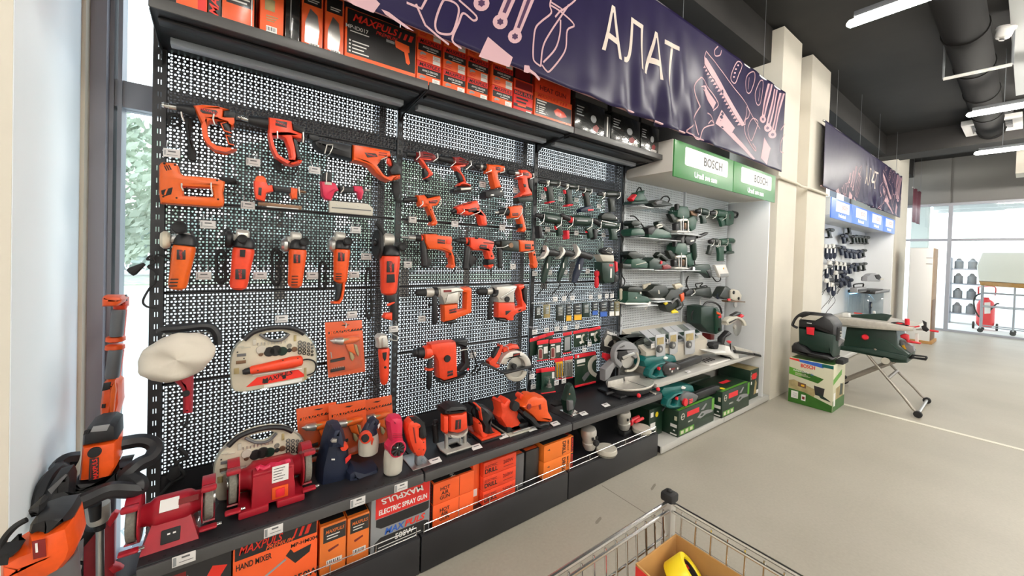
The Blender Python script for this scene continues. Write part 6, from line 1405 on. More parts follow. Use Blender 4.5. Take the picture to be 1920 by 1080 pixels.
# ================================================================ third bay: dark green tools and blister cards
PF = Fr(980,320,8.309,2.05); QF = Fr(980,430,7.2,2.05); RF = Fr(980,540,4.5,2.07)
G3 = 'dark green power tools on the third panel'
def pistol(fr,label,nose,mid,back,r0,r1,gt,ge,gw,mb_=OLV,mn=BLK,batt=None,trig=None,name='cordless_drill',group=G3,hooks=True,bay=None,label_bar=True,ring=None,dy=.03):
    t = fr.thing(name,label,'power tool',mid,group)
    nx,ny = nose; mx_,my = mid; bx,by = back
    fr.rods(t,'chuck',mn,[(nx,ny,r0 * .55),(nx + (mx_ - nx) * .15,ny + (my - ny) * .15,r0 * .9),(nx + (mx_ - nx) * .7,ny + (my - ny) * .7,r0),(mx_,my,r0 * .95)],dy,12)
    if ring: fr.rods(t,'collar_ring',ring,[(nx + (mx_ - nx) * .78,ny + (my - ny) * .78,r0 * 1.08),(mx_,my,r0 * 1.15)],dy,12)
    fr.rods(t,'motor_body',mb_,[(mx_,my,r1 * .9),(mx_ + (bx - mx_) * .2,my + (by - my) * .2,r1),(mx_ + (bx - mx_) * .8,my + (by - my) * .8,r1),(bx,by,r1 * .7)],dy,14)
    d = Vector((ge[0] - gt[0],ge[1] - gt[1])).normalized(); nn = Vector((d.y,-d.x)) * gw / 2; G = Vector(gt); E2 = Vector(ge); M2 = (G + E2) / 2
    fr.plate(t,'handle',mb_,[tuple(G + nn * 1.15),tuple(M2 + nn * .9),tuple(E2 + nn),tuple(E2 - nn),tuple(M2 - nn * .85),tuple(G - nn * 1.2)],.038,.010,dy - .018)
    if trig: fr.plate(t,'trigger',trig[1],[(trig[0][0] - gw * .22,trig[0][1] - gw * .35),(trig[0][0] + gw * .22,trig[0][1] - gw * .3),(trig[0][0] + gw * .22,trig[0][1] + gw * .35),(trig[0][0] - gw * .1,trig[0][1] + gw * .35)],.022,.004,dy - .01)
    if batt: fr.plate(t,'battery',batt[1],batt[0],.06,.010,dy - .03)
    if len(batt or ()) > 2: fr.plate(t,'battery_label',SIG,batt[2],.003,.0005,dy - .032)
    if label_bar: fr.plate(t,'name_bar',PGY,[(mx_ + (bx - mx_) * .3,my + (by - my) * .3 - r1 * .15),(mx_ + (bx - mx_) * .85,my + (by - my) * .85 - r1 * .15),(mx_ + (bx - mx_) * .85,my + (by - my) * .85 + r1 * .12),(mx_ + (bx - mx_) * .3,my + (by - my) * .3 + r1 * .12)],.003,.0005,dy - fr.r(mid,r1) - .001)
    if hooks:
        for q in ((mx_,my),(bx,by)): hook(bay or BAYS[2],fr,[(q[0] - r1 * .9,q[1] + r1 * 1.5),(q[0],q[1] + r1 * .9),(q[0] + r1 * .2,q[1] - r1 * .5)])
    return t
pistol(PF,'dark green drill driver with red foot, leftmost in the top row of the third panel',(250,180),(390,185),(560,198),34,44,(430,240),(462,480),90,trig=((375,285),SIG),batt=([(400,490),(455,470),(525,470),(500,492),(415,512)],SIG),ring=ALU)
pistol(PF,'dark green drill driver with red foot, second in the top row of the third panel',(570,210),(690,235),(850,258),34,44,(735,290),(745,525),85,trig=((670,330),SIG),batt=([(690,540),(740,515),(806,520),(780,550),(700,560)],SIG),ring=ALU)
pistol(PF,'dark drill driver standing on a round-ended battery, third in the top row',(870,280),(960,292),(1060,310),30,38,(1000,330),(1040,560),70,trig=((965,370),DRED),batt=([(905,600),(1000,560),(1075,540),(1112,590),(1105,625),(1010,640),(920,650)],NAVY,[(1020,600),(1105,598),(1105,622),(1020,628)]))
pistol(PF,'olive black drill with a pale name bar, right end of the top row',(1160,370),(1260,365),(1500,365),32,50,(1400,420),(1420,640),80,ring=ALU)
pistol(PF,'bottle green hammer drill with keyed chuck, left of the second row on the third panel',(200,690),(310,720),(580,770),40,82,(575,830),(605,1010),85,DGR,trig=((535,890),SIG),name='hammer_drill',batt=([(255,860),(310,860),(330,1050),(270,1060)],BLK),label_bar=True)
pistol(PF,'green rotary drill with a silver gear case and red ring, middle of the second row',(590,690),(760,770),(1060,790),44,85,(1040,880),(1090,1050),85,DGR,trig=((1015,940),SIG),name='hammer_drill',batt=([(690,930),(735,930),(740,1060),(700,1070)],SIG),ring=SIG)
pistol(PF,'long green hammer drill, right of the second row on the third panel',(1080,760),(1200,830),(1490,860),48,62,(1430,900),(1440,1080),100,DGR,trig=((1415,985),SIG),name='hammer_drill',batt=([(1120,910),(1190,910),(1170,1070),(1130,1075)],BLK))
t = PF.thing('metal_shear','dark green saw with a bright rail lying above the long hammer drill','power tool',(1350,720),G3)
PF.plate(t,'body',OLV,[(1230,700),(1290,650),(1400,655),(1480,720),(1500,780),(1400,780),(1240,760)],.06,.016); PF.rod(t,'rail',CHR,(1225,780),(1465,830),13,dy=.0); PF.disc(t,'screw',CHR,(1465,738),16,.008,-.004,10)
def barrel_grinder(label,fr,a,b,r,ge,gw,guard,m=DGR):
    t = fr.thing('angle_grinder',label,'power tool',a,G3)
    fr.rods(t,'gear_head',BLK,[(*a,r * .9),(a[0] + (b[0] - a[0]) * .3,a[1] + (b[1] - a[1]) * .3,r),(*b,r * .85)],.02)
    h = ((a[0] + b[0]) / 2 - 10,(a[1] + b[1]) / 2 + r * .5)
    fr.rods(t,'motor_body',m,[(*h,gw * .42),(h[0] + (ge[0] - h[0]) * .25,h[1] + (ge[1] - h[1]) * .25,gw * .52),(h[0] + (ge[0] - h[0]) * .75,h[1] + (ge[1] - h[1]) * .75,gw * .5),(*ge,gw * .3)],.04)
    fr.plate(t,'guard',ALU,guard,.05,.010,-.02)
    k = ((h[0] + ge[0]) / 2 + gw * .22,(h[1] + ge[1]) / 2 - 40); fr.plate(t,'name_bar',PWHT,[(k[0] - 6,k[1] - 30),(k[0] + 6,k[1] - 30),(k[0] + 4,k[1] + 40),(k[0] - 8,k[1] + 40)],.003,.0005,.04 - fr.r(k,gw * .52))
    cord(t,fr,[ge,(ge[0] + 20,ge[1] + 60),(ge[0] - 60,ge[1] + 150),(ge[0] - 90,ge[1] + 200)],.004,.06)
    return t
barrel_grinder('green angle grinder with a pale crescent guard, leftmost of the three on the third panel',QF,(270,290),(480,330),52,(270,720),90,[(322,215),(350,240),(372,290),(350,350),(300,400),(240,410),(215,395),(290,360),(322,300)])
barrel_grinder('green angle grinder with a pale crescent guard, middle of the three on the third panel',QF,(520,300),(690,340),48,(480,700),84,[(540,235),(572,260),(588,300),(570,345),(520,395),(480,405),(520,350),(545,300)])
barrel_grinder('black grinder with a long pale crescent guard, right of the three on the third panel',QF,(700,310),(920,370),52,(690,720),100,[(728,195),(770,250),(800,310),(775,360),(720,400),(670,415),(730,350),(745,290)],NAVY)
t = QF.thing('demolition_hammer','large green breaker hammer with a silver neck and red strap on the third panel','power tool',(1160,600),G3)
QF.plate(t,'housing',DGR,[(1075,445),(1250,440),(1262,600),(1248,720),(1120,742),(1090,690),(1075,560)],.10,.022,-.02); QF.plate(t,'neck',PUTTY,[(1040,340),(1235,345),(1245,440),(1090,440),(1060,385)],.08,.012); QF.plate(t,'strap',SIG,[(1255,430),(1285,440),(1292,560),(1265,580)],.03,.008,-.01); QF.plate(t,'name_bar',PWHT,[(1185,530),(1205,530),(1203,655),(1183,655)],.002,0,-.0215)
for k in (0,1): QF.plate(t,'badge_dot',SIG,[(1172 + 26 * k,472),(1194 + 26 * k,472),(1194 + 26 * k,500),(1172 + 26 * k,500)],.002,0,-.0215)
QF.plate(t,'rear_grip',BLK,[(1250,600),(1310,620),(1310,700),(1240,740)],.06,.02,.02); QF.plate(t,'coil_head',BLK,[(1080,270),(1150,245),(1220,280),(1230,340),(1120,340),(1075,310)],.06,.02,.01); QF.tube(t,'chrome_ring',CHR,[(1120,280),(1170,252),(1215,285),(1200,320),(1140,310)],.003,-.004)
cord(t,QF,[(1320,60),(1360,120),(1340,200),(1330,280),(1400,380),(1340,470),(1330,600),(1380,700),(1340,780),(1300,720)],.005,.04)
t = QF.thing('side_handle','loose bright red side handle hanging left of the breaker hammer','handle',(1000,680),None)
QF.rods(t,'handle_grip',SIG,[(1002,555,10),(1004,570,36),(1006,610,38),(1005,640,22),(1002,660,30),(998,760,32),(996,790,18)],.03); QF.rod(t,'stud',CHR,(1002,535),(1002,560),8,dy=.03)
# rail of small bit packs
rail = RF.thing('display_rail','bent silver rail carrying the row of small bit packs','rail',(450,110))
MB().tube(smooth([RF.p(q,.02) for q in ((75,128),(200,125),(330,128),(450,118),(600,106),(760,100),(822,98))]),.004,8).go('rod',CHR,rail)
for x,y in ((80,128),(450,118),(818,98)): MB().rod(RF.p((x,y),.02),RF.p((x,y),YP - 2.07),.0035,n=6).go('bracket',CHR,rail)
packs = [((108,150),52,112,OLV,None,'with bronze edged bits'),((182,142),50,112,PTN,None,'in brown'),((285,140),66,138,OLV,None,'wide with stacked bits'),((368,138),46,142,INK,YLB,'with a yellow foot, left one'),((434,132),66,142,INK,YLB,'wide with a yellow foot'),((508,124),60,126,DGR,None,'plain dark green'),((588,120),48,110,INK,BLU,'with a bright blue foot, left one'),((654,116),62,128,INK,BLU,'wide with a deep blue foot'),((732,112),42,128,INK,PWHT,'with a white foot'),((782,116),36,120,PTN,PWHT,'last beside the white bay')]
for i,((x,y),w,h,m,lm,lab) in enumerate(packs):
    f = RF; t = f.thing('bit_pack','small blister pack %s on the silver rail' % lab,'blister pack',(x + w / 2,y + h),'bit packs on the silver rail')
    f.plate(t,'card',m,[(x,y),(x + w,y - 2),(x + w,y + h - 2),(x,y + h)],.014,.003,.0)
    f.plate(t,'bubble',ACRY,[(x + 4,y + 6),(x + w - 4,y + 4),(x + w - 4,y + h * .7),(x + 4,y + h * .72)],.012,.004,-.012)
    if lm: f.plate(t,'label',lm,[(x + 3,y + h * .66),(x + w - 3,y + h * .64),(x + w - 3,y + h * .96),(x + 3,y + h * .98)],.003,0,-.003)
    nb = 3 if lm else 6
    for k in range(nb): f.rod(t,'bit',PUTTY if k % 2 == 0 else STL,(x + w * .25,y + h * (.12 + .55 / nb * k) + 8),(x + w * .75,y + h * (.12 + .55 / nb * k) + 6),4,dy=-.002,n=6,b=0)
    f.tube(t,'hanger',CHR,[(x + w / 2,y + 4,.012),(x + w / 2,y - 10,.02),(x + w / 2,y - 4,.026)],.002,0,False,False)
# hanging cards
def card(label,pts,m,header,dy=.03,grp='green tool accessory cards'):
    t = RF.thing('blister_card',label,'blister pack',pts[2],grp); RF.plate(t,'card',m,pts,.004,.0008,dy)
    if header: RF.plate(t,'header',SIG,header,.003,.0005,dy - .004)
    return t
for i,(x,y,lab) in enumerate(((125,452,'dark card with a red multitool blade under a red header, left of two'),(230,442,'dark card with a red multitool blade under a red header, right of two'))):
    t = card(lab,[(x,y),(x + 92,y - 12),(x + 92,y + 150),(x,y + 162)],PGR,[(x - 2,y - 4),(x + 94,y - 20),(x + 94,y + 14),(x - 2,y + 28)])
    RF.plate(t,'print',PWHT,[(x + 10,y + 36),(x + 42,y + 32),(x + 42,y + 44),(x + 10,y + 48)],.001,0,.029); RF.plate(t,'frame',PUTTY,[(x + 8,y + 70),(x + 20,y + 58),(x + 38,y + 58),(x + 46,y + 70),(x + 46,y + 140),(x + 34,y + 152),(x + 10,y + 150)],.003,.001,.027); RF.plate(t,'blade',DRED,[(x + 14,y + 74),(x + 22,y + 66),(x + 36,y + 66),(x + 40,y + 74),(x + 40,y + 136),(x + 32,y + 144),(x + 14,y + 142)],.004,.001,.025)
    RF.plate(t,'print',PWHT,[(x + 54,y + 46),(x + 86,y + 40),(x + 86,y + 98),(x + 54,y + 104)],.001,0,.029); RF.plate(t,'bubble',FILM,[(x + 4,y + 50),(x + 90,y + 40),(x + 90,y + 146),(x + 4,y + 158)],.02,.008,.012)
    RF.plate(t,'foot_edge',SIG,[(x,y + 160),(x + 92,y + 148),(x + 92,y + 156),(x,y + 168)],.01,.001,.024)
for i in range(7):
    t = card('pack behind the multitool cards, red flap number %s from the left' % ['one','two','three','four','five','six','seven'][i],[(62 + 22 * i,440 - 6 * i),(120 + 22 * i,428 - 6 * i),(120 + 22 * i,560 - 6 * i),(62 + 22 * i,575 - 6 * i)],PGR,[(60 + 24 * i,430 - 8 * i),(118 + 24 * i,412 - 8 * i),(122 + 24 * i,440 - 8 * i),(62 + 24 * i,458 - 8 * i)],.052 + .003 * (i % 3),'packs stacked behind the multitool cards')
t = card('grey green pack of thin blades beside the multitool cards',[(345,402),(412,392),(412,540),(345,552)],DGR,[(340,380),(415,366),(415,392),(342,406)]); RF.plate(t,'blades',PGY,[(356,420),(400,412),(400,520),(356,530)],.006,.002,.025); RF.plate(t,'foot_edge',SIG,[(345,550),(412,538),(412,546),(345,558)],.01,.001,.024)
for x,y,w,h,lab in ((432,372,118,132,'square saw blade card with a pale arc under a red header, upper left of two'),(556,352,100,130,'saw blade card beside the white leaflet, upper right of two')):
    t = card(lab,[(x,y),(x + w,y - 22),(x + w,y + h - 20),(x,y + h)],PGR,[(x - 4,y - 6),(x + w,y - 32),(x + w + 2,y - 8),(x - 4,y + 18)])
    RF.plate(t,'print',PWHT,[(x + 20,y + 30),(x + 60,y + 24),(x + 60,y + 46),(x + 20,y + 52)],.001,0,.029)
    a_ = [(x + w * .85 + 40 * math.cos(q),y + h * .42 + 44 * math.sin(q)) for q in [2.0 + 2.4 * k / 8 for k in range(9)]]; b_ = [(x + w * .85 + 26 * math.cos(q),y + h * .42 + 30 * math.sin(q)) for q in [4.4 - 2.4 * k / 8 for k in range(9)]]
    RF.plate(t,'blade_arc',PUTTY,a_ + b_,.002,.0004,.027); RF.plate(t,'print',PWHT,[(x + 46,y + 84),(x + 66,y + 72),(x + 76,y + 88),(x + 56,y + 104)],.001,0,.029); RF.disc(t,'hub',GRY,(x + w * .9,y + h * .4),9,.003,.026,10)
t = card('large dark green saw blade card with a bright arc and red edges, above the shelf',[(440,570),(622,545),(622,790),(440,832)],PGR,[(440,560),(615,535),(618,562),(440,596)])
RF.plate(t,'print',PWHT,[(458,608),(528,594),(528,624),(458,640)],.001,0,.029); RF.plate(t,'print',PUTTY,[(462,652),(524,642),(524,650),(462,662)],.001,0,.029)
a_ = [(650 + 100 * math.cos(q),660 + 100 * math.sin(q)) for q in [1.9 + 2.5 * k / 10 for k in range(11)]]; b_ = [(650 + 66 * math.cos(q),660 + 66 * math.sin(q)) for q in [4.4 - 2.5 * k / 10 for k in range(11)]]
RF.plate(t,'blade_arc',PUTTY,a_ + b_,.003,.0004,.026); RF.plate(t,'photo',GRY,[(500,760),(530,720),(560,700),(565,730),(520,790)],.001,0,.029); RF.plate(t,'foot_edge',SIG,[(445,826),(620,786),(620,800),(445,842)],.012,.002,.022); RF.disc(t,'logo',PWHT,(470,578),12,.002,.024,12)
for x,y,w,h,m,lab in ((272,628,70,142,YLB,'blade pack with yellow shafts under an orange header'),(348,612,76,150,STL,'blade pack with steel shafts right of the yellow ones')):
    t = card(lab,[(x,y),(x + w,y - 10),(x + w,y + h - 12),(x,y + h)],OLV,[(x - 2,y - 28),(x + w,y - 40),(x + w,y - 12),(x - 2,y + 2)])
    for k in range(6): RF.rod(t,'blade',m if k % 2 else STL,(x + 8 + (w - 14) * k / 5,y + 6),(x + 8 + (w - 14) * k / 5,y + h - 16),4,dy=.02,n=6,b=0)
    RF.plate(t,'foot_edge',SIG,[(x,y + h),(x + w,y + h - 12),(x + w,y + h - 4),(x,y + h + 8)],.01,.001,.024); RF.plate(t,'top_print',YLB if m is YLB else PUTTY,[(x + 6,y - 2),(x + w - 4,y - 12),(x + w - 4,y + 12),(x + 6,y + 22)],.001,0,.029)
for x,y,h,lab in ((160,700,190,'green card with a steel hole saw cutter, front of two'),(115,705,160,'green card mostly hidden behind the hole saw card')):
    t = card(lab,[(x,y),(x + (110 if x > 150 else 60),y - 10),(x + (110 if x > 150 else 60),y + h - 14),(x,y + h)],MGR if x > 150 else DGR,[(x - 2,y - 20),(x + (112 if x > 150 else 100),y - 36),(x + (112 if x > 150 else 100),y - 2),(x - 2,y + 14)],.02 if x > 150 else .05)
    if x > 150:
        c_ = RF.p((222,835),-.004); MB().lathe(c_,(0,0,1),[(0,.022),(.004,.024),(.006,.017),(.022,.017),(.026,.008),(.045,.007),(.048,.003),(.062,.003)],18).go('hole_saw',STL,t); RF.plate(t,'bubble',FILM,[(180,750),(260,742),(268,850),(250,875),(190,878)],.04,.012,-.025)
        RF.plate(t,'foot_edge',SIG,[(160,888),(280,872),(280,880),(160,897)],.012,.002,.012)
        RF.plate(t,'print',PWHT,[(248,712),(268,709),(268,760),(248,763)],.001,0,.019)
# dark mitre saw on the shelf
ym = 1.93; f = RF.at(ym)
t = f.thing('mitre_saw','grey and black mitre saw with a silver table on the black display shelf','power tool',(860,900)); t.location.z = ZS; WO[t.name] = Vector(t.location)
c_ = (882,575); R1,R0 = 108,62
ga = [(c_[0] + R1 * math.cos(q),c_[1] + (R1 + 16) * math.sin(q)) for q in [2.6 + 3.6 * k / 16 for k in range(17)]]
f.plate(t,'blade_guard',LGR,ga + [(960,600),(900,560),(850,530),(810,530),(800,590),(850,640),(830,680)],.05,.010,-.03); f.disc(t,'blade',STL,(890,590),88,.003,.0,32); f.tube(t,'clear_guard',PUTTY,[(955,540),(978,600),(960,660),(920,695),(870,700)],.010,-.025); f.plate(t,'recess',RUB,[(806,535),(880,530),(905,580),(850,610),(808,590)],.01,.002,-.034); f.plate(t,'link',STL,[(840,580),(940,540),(955,560),(850,605)],.008,.002,-.04)
f.text(t,'metabo',(840,495),.022,INK,.15,-.034,.015); f.plate(t,'motor',OLV,[(810,410),(900,440),(1000,400),(1045,395),(1050,430),(960,470),(985,500),(1030,540),(1000,580),(960,540),(860,450),(815,450)],.12,.03,.02); f.plate(t,'dust_bag',OLV,[(960,440),(1030,410),(1050,520),(1020,570),(985,570),(960,520)],.10,.03,.05)
f.plate(t,'arm',LGR,[(700,690),(740,650),(770,620),(800,600),(810,640),(770,690),(740,760),(700,790)],.07,.014,-.01); f.plate(t,'fence',ALU,[(722,790),(850,760),(850,800),(740,840),(722,840)],.012,.003,-.03); f.plate(t,'fence',ALU,[(862,750),(990,738),(990,760),(870,800)],.012,.003,-.02)
q0,q1 = f.p((715,870)),f.p((1010,870)); xm,wv = (q0.x + q1.x) / 2,(q1.x - q0.x) / 2
ov = [(xm + wv * math.cos(2 * PI * k / 28),ym - .04 + .16 * math.sin(2 * PI * k / 28)) for k in range(28)]
MB().prism([ov],lambda u,v,d: (u,v,d),ZS + .055,ZS + .07,.003).go('table',ALU,t); MB().prism([[(xm + (u - xm) * .93,ym - .04 + (v - ym + .04) * .9) for u,v in ov]],lambda u,v,d: (u,v,d),ZS + .012,ZS + .0548,.006).go('base',BLK,t)
box('slot',RUB,t,xm - .004,xm + .004,ym - .19,ym + .06,ZS + .0695,ZS + .0705,0)
for s in (-1,1):
    box('foot',BLK,t,xm + s * wv * .8 - .05,xm + s * wv * .8 + .05,ym - .13,ym + .10,ZS + .001,ZS + .02,.006); MB().rod((xm + s * wv * .95,ym - .05,ZS + .03),(xm + s * wv * 1.35,ym - .05,ZS + .03),.012,n=10,b=.003).go('side_arm',BLK,t)
    MB().ell((xm + s * wv * .55,ym - .21,ZS + .035),.016,.016,.016,12,8).go('red_knob',SIG,t)
MB().rod((xm + .03,ym - .20,ZS + .03),(xm + .03,ym - .25,ZS + .03),.010,n=8).go('mitre_handle',CHR,t)
# leaflet leaning on the saw
t = f.thing('leaflet_stand','tilted black and white leaflet with a saw picture behind the mitre saw','leaflet',(720,520)); g_ = f.at(2.02)
g_.plate(t,'sheet',PBLK,[(708,345),(818,382),(795,470),(760,560),(655,530),(660,470)],.004,.0006); g_.text(t,'metabo',(755,385),.042,PWHT,-.32,-.002,.03); g_.plate(t,'photo',PUTTY,[(688,440),(715,395),(800,425),(770,510),(690,490)],.001,0,-.0012); g_.plate(t,'picture',INK,[(715,485),(735,450),(765,435),(770,470),(745,500)],.001,0,-.0024); g_.plate(t,'sleeve',FILM,[(700,335),(825,375),(800,480),(765,575),(640,545),(650,470)],.012,.002,-.006)
g_.plate(t,'print',SIG,[(690,550),(750,560),(755,600),(715,615),(685,590)],.03,.008,-.02)
# ================================================================ white bay: green tools
S_ = Fr(1140,320,5.4,2.03); U_ = Fr(1140,480,5.4,2.03); V_ = lambda y: Fr(1100,620,4.5,y)
G4 = 'green power tools in the white bay'
ZS2,ZB2 = 0.5605,0.0705
def ledge(fr,pts,m=None,dep=None):           # small bracket shelf on the white panel, part of the bay
    a,c = fr.p(pts[0]),fr.p(pts[1]); z = min(a.z,c.z)
    box('ledge',m or WPB,wb,max(2.80,min(a.x,c.x)),max(a.x,c.x),fr.y - .05,YP + .001,z - .006,z,.001)
    return z
def gtool(name,label,fr,parts,anchor,group=G4,cordp=None):
    t = fr.thing(name,label,'power tool',anchor,group)
    for p in parts:
        k,nm,m = p[:3]
        if k == 'p': fr.plate(t,nm,m,p[3],p[4] if len(p) > 4 else .06,.012,p[5] if len(p) > 5 else 0)
        elif k == 'r': fr.rods(t,nm,m,p[3],p[4] if len(p) > 4 else .03,14)
        elif k == 'd': fr.disc(t,nm,m,p[3],p[4],.012,p[5] if len(p) > 5 else -.01,14)
        elif k == 't': fr.tube(t,nm,m,p[3],p[4],p[5] if len(p) > 5 else .02)
    if cordp: fr.tube(t,'cord',RUB,cordp,.006,.05)
    return t
# row one: two sanders on ledges
ledge(S_,((205,345),(415,338))); ledge(S_,((420,378),(665,378)),ACRY)
gtool('multi_sander','green corner sander with a red side on the topmost ledge of the white bay',S_,[('p','base',DGR,[(235,338),(250,310),(400,300),(425,318),(400,336)],.10),('p','body',MGR,[(275,280),(310,215),(350,210),(378,195),(370,240),(405,295),(300,312),(268,300)],.08),('p','red_side',SIG,[(238,282),(290,235),(300,250),(262,310)],.06)],(320,335),cordp=[(270,260),(300,190),(325,172),(345,215)])
gtool('multi_sander','dark sander on a clear tilted ledge with its cord looped above',S_,[('p','body',OLV,[(440,330),(470,305),(520,290),(560,295),(640,325),(665,350),(600,362),(470,365)],.09),('p','grip',GRY,[(480,320),(530,290),(560,300),(550,335),(500,345)],.07,-.02)],(550,365),cordp=[(530,300),(560,265),(600,260),(622,290),(600,335)])
def router(label,ox,oy,k=1.0):
    q = lambda l: [(ox + x * k,oy + y * k) for x,y in l]
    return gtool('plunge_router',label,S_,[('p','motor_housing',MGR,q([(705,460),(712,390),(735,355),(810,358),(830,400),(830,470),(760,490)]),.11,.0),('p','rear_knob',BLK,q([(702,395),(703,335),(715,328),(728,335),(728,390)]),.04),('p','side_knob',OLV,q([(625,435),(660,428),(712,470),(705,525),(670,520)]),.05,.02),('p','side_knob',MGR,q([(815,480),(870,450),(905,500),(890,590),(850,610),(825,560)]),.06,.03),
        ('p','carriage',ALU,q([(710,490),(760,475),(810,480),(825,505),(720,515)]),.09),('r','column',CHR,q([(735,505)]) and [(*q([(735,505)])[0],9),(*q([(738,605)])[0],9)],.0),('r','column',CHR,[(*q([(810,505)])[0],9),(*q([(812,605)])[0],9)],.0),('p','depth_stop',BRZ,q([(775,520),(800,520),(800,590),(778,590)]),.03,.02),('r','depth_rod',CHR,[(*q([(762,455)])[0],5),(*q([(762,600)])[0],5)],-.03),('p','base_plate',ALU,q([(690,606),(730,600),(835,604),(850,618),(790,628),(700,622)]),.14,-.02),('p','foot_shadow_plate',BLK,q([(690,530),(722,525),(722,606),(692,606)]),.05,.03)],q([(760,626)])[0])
ledge(S_,((650,632),(890,632))); router('green plunge router with bright columns on the upper ledge of the white bay',0,4)
pistol(S_,'green drill hanging beside the upper router in the white bay',(890,410),(930,405),(1010,425),22,34,(975,450),(985,535),44,DGR,group=G4,name='power_drill',bay=wb,label_bar=False,ring=GRY)
pistol(S_,'green hammer drill with a cord loop, middle of the upper hanging row',(1030,430),(1085,425),(1185,440),24,42,(1150,470),(1180,560),46,MGR,group=G4,name='hammer_drill',bay=wb,label_bar=False,ring=PUTTY)
gtool('power_planer','green planer hanging by a chrome loop, right of the upper hanging row',S_,[('p','body',MGR,[(1195,425),(1215,405),(1265,408),(1285,430),(1275,540),(1240,558),(1200,550)],.09),('t','handle_loop',BLK,[(1260,415),(1310,430),(1300,470),(1265,470)],.012),('p','plate',OLV,[(1228,440),(1250,440),(1248,490),(1230,490)],.01,-.004)],(1235,555))
gtool('hot_glue_gun','green tool with a brown front tucked behind the upper router',S_,[('p','body',BRZ,[(835,405),(880,400),(915,430),(905,470),(850,450)],.06,.05),('p','grip',DGR,[(870,450),(905,460),(915,510),(885,515)],.05,.05)],(880,510))
# row two
ledge(S_,((175,664),(455,664))); ledge(S_,((465,692),(690,692)))
gtool('orbital_sander','round-topped green sander on the second ledge, left side of the white bay',S_,[('p','cap',OLV,[(238,530),(255,505),(300,500),(335,515),(340,545),(310,560),(255,558)],.10),('p','neck',OLV,[(262,550),(325,550),(330,590),(270,595)],.07,.01),('p','body',MGR,[(235,630),(245,595),(300,580),(360,590),(380,630),(375,652),(240,660)],.12,-.01),('p','pad',BLK,[(230,652),(380,645),(380,660),(230,664)],.12)],(305,662),cordp=[(225,460),(270,465),(330,530),(380,600)])
gtool('power_planer','green planer with a long dark rear handle on the second ledge of the white bay',S_,[('p','body',MGR,[(415,640),(430,580),(480,560),(520,590),(560,590),(640,630),(650,680),(420,688)],.12),('p','handle',OLV,[(505,520),(540,508),(580,540),(650,625),(620,640),(560,580),(520,575)],.06,.01),('p','front',BLK,[(410,580),(470,555),(500,580),(450,650),(415,640)],.08,-.01),('t','loop',ALU,[(490,560),(530,545),(545,565),(500,575)],.008,-.02)],(530,690))
t = gtool('angle_grinder','green angle grinder hanging head up with its black side handle pointing up right',S_,[('p','gear_head',BLK,[(780,690),(800,655),(860,645),(905,665),(895,720),(850,755),(800,740)],.09),('r','side_handle',BLK,[(900,675,14),(920,668,17),(990,637,17),(1006,630,10)],.0),('r','motor_body',DGR,[(860,730,30),(862,760,34),(868,870,32),(872,905,18)],.03),('p','badge',ALU,[(838,705),(872,700),(872,715),(838,722)],.003,-.002),('p','guard',GRY,[(745,690),(770,650),(790,655),(775,740),(755,735)],.07,.01)],(865,800),cordp=[(872,905),(880,960),(870,1000)])
pistol(S_,'dark green drill with a chrome wire loop, lower hanging row left in the white bay',(1025,720),(1060,715),(1110,720),26,34,(1060,760),(1030,850),36,OLV,group=G4,name='power_drill',bay=wb,label_bar=False)
pistol(S_,'green drill with long pointed cord guard, lower hanging row middle in the white bay',(1085,725),(1125,725),(1200,720),24,36,(1150,770),(1155,915),54,MGR,trig=((1130,800),SIG),group=G4,name='hammer_drill',bay=wb,label_bar=False)
pistol(S_,'green cordless drill with a flat battery, lower hanging row right in the white bay',(1175,705),(1205,705),(1275,712),20,26,(1235,740),(1245,815),32,MGR,batt=([(1190,838),(1215,812),(1280,815),(1285,838),(1220,850)],DGR),group=G4,bay=wb,label_bar=False)
# row three
ledge(S_,((150,994),(415,994))); ledge(S_,((425,1004),(650,1004))); ledge(S_,((655,1008),(890,1008)))
gtool('orbital_sander','green sander with a large dark cap on the third ledge of the white bay',S_,[('p','cap',OLV,[(205,850),(225,820),(290,812),(340,840),(385,860),(370,885),(260,900)],.10),('p','body',MGR,[(240,900),(310,880),(390,915),(410,940),(405,985),(240,985)],.11),('p','pad',OLV,[(150,940),(240,945),(245,990),(152,992)],.10),('p','stripe',PUTTY,[(285,950),(390,925),(390,932),(285,958)],.004,-.002)],(290,990))
gtool('belt_sander','dark green belt sander with a red knob on the third ledge of the white bay',S_,[('p','body',DGR,[(420,920),(470,880),(520,900),(600,930),(600,995),(425,1000)],.12),('p','front_roller',DRED,[(555,960),(610,945),(650,970),(640,995),(570,1002)],.11,-.01),('p','handle',OLV,[(500,860),(530,825),(570,850),(625,905),(600,920),(540,870),(515,890)],.06),('d','knob',SIG,(545,930),16,-.012)],(530,1002))
router('green plunge router on the third ledge of the white bay',-20,376,1.0)
# lower rows
gtool('reciprocating_saw','long green sabre saw, upper of two at the right of the white bay',U_,[('p','body',DGR,[(885,95),(930,88),(1030,82),(1045,110),(1062,215),(1040,225),(990,180),(880,160)],.08),('p','nose',BLK,[(790,140),(830,110),(885,100),(882,160),(800,165)],.06,.01),('p','grip',BLK,[(1000,150),(1040,130),(1060,210),(1040,222)],.06,-.008),('d','loop_ring',CHR,(872,130),22,-.005)],(960,180),cordp=[(1060,215),(1100,260),(1140,240),(1130,190)])
t = U_.thing('tool_pouch','white and yellow printed pouch hanging beside the upper sabre saw','pouch',(1160,215),None)
U_.plate(t,'pouch_front',PWHT,[(1085,92),(1195,88),(1230,180),(1225,212),(1140,218),(1110,150)],.04,.012); U_.disc(t,'print',YLB,(1172,125),10,.003,-.002,10); U_.plate(t,'pocket',PGY,[(1145,180),(1225,175),(1225,208),(1145,214)],.02,.006,-.006)
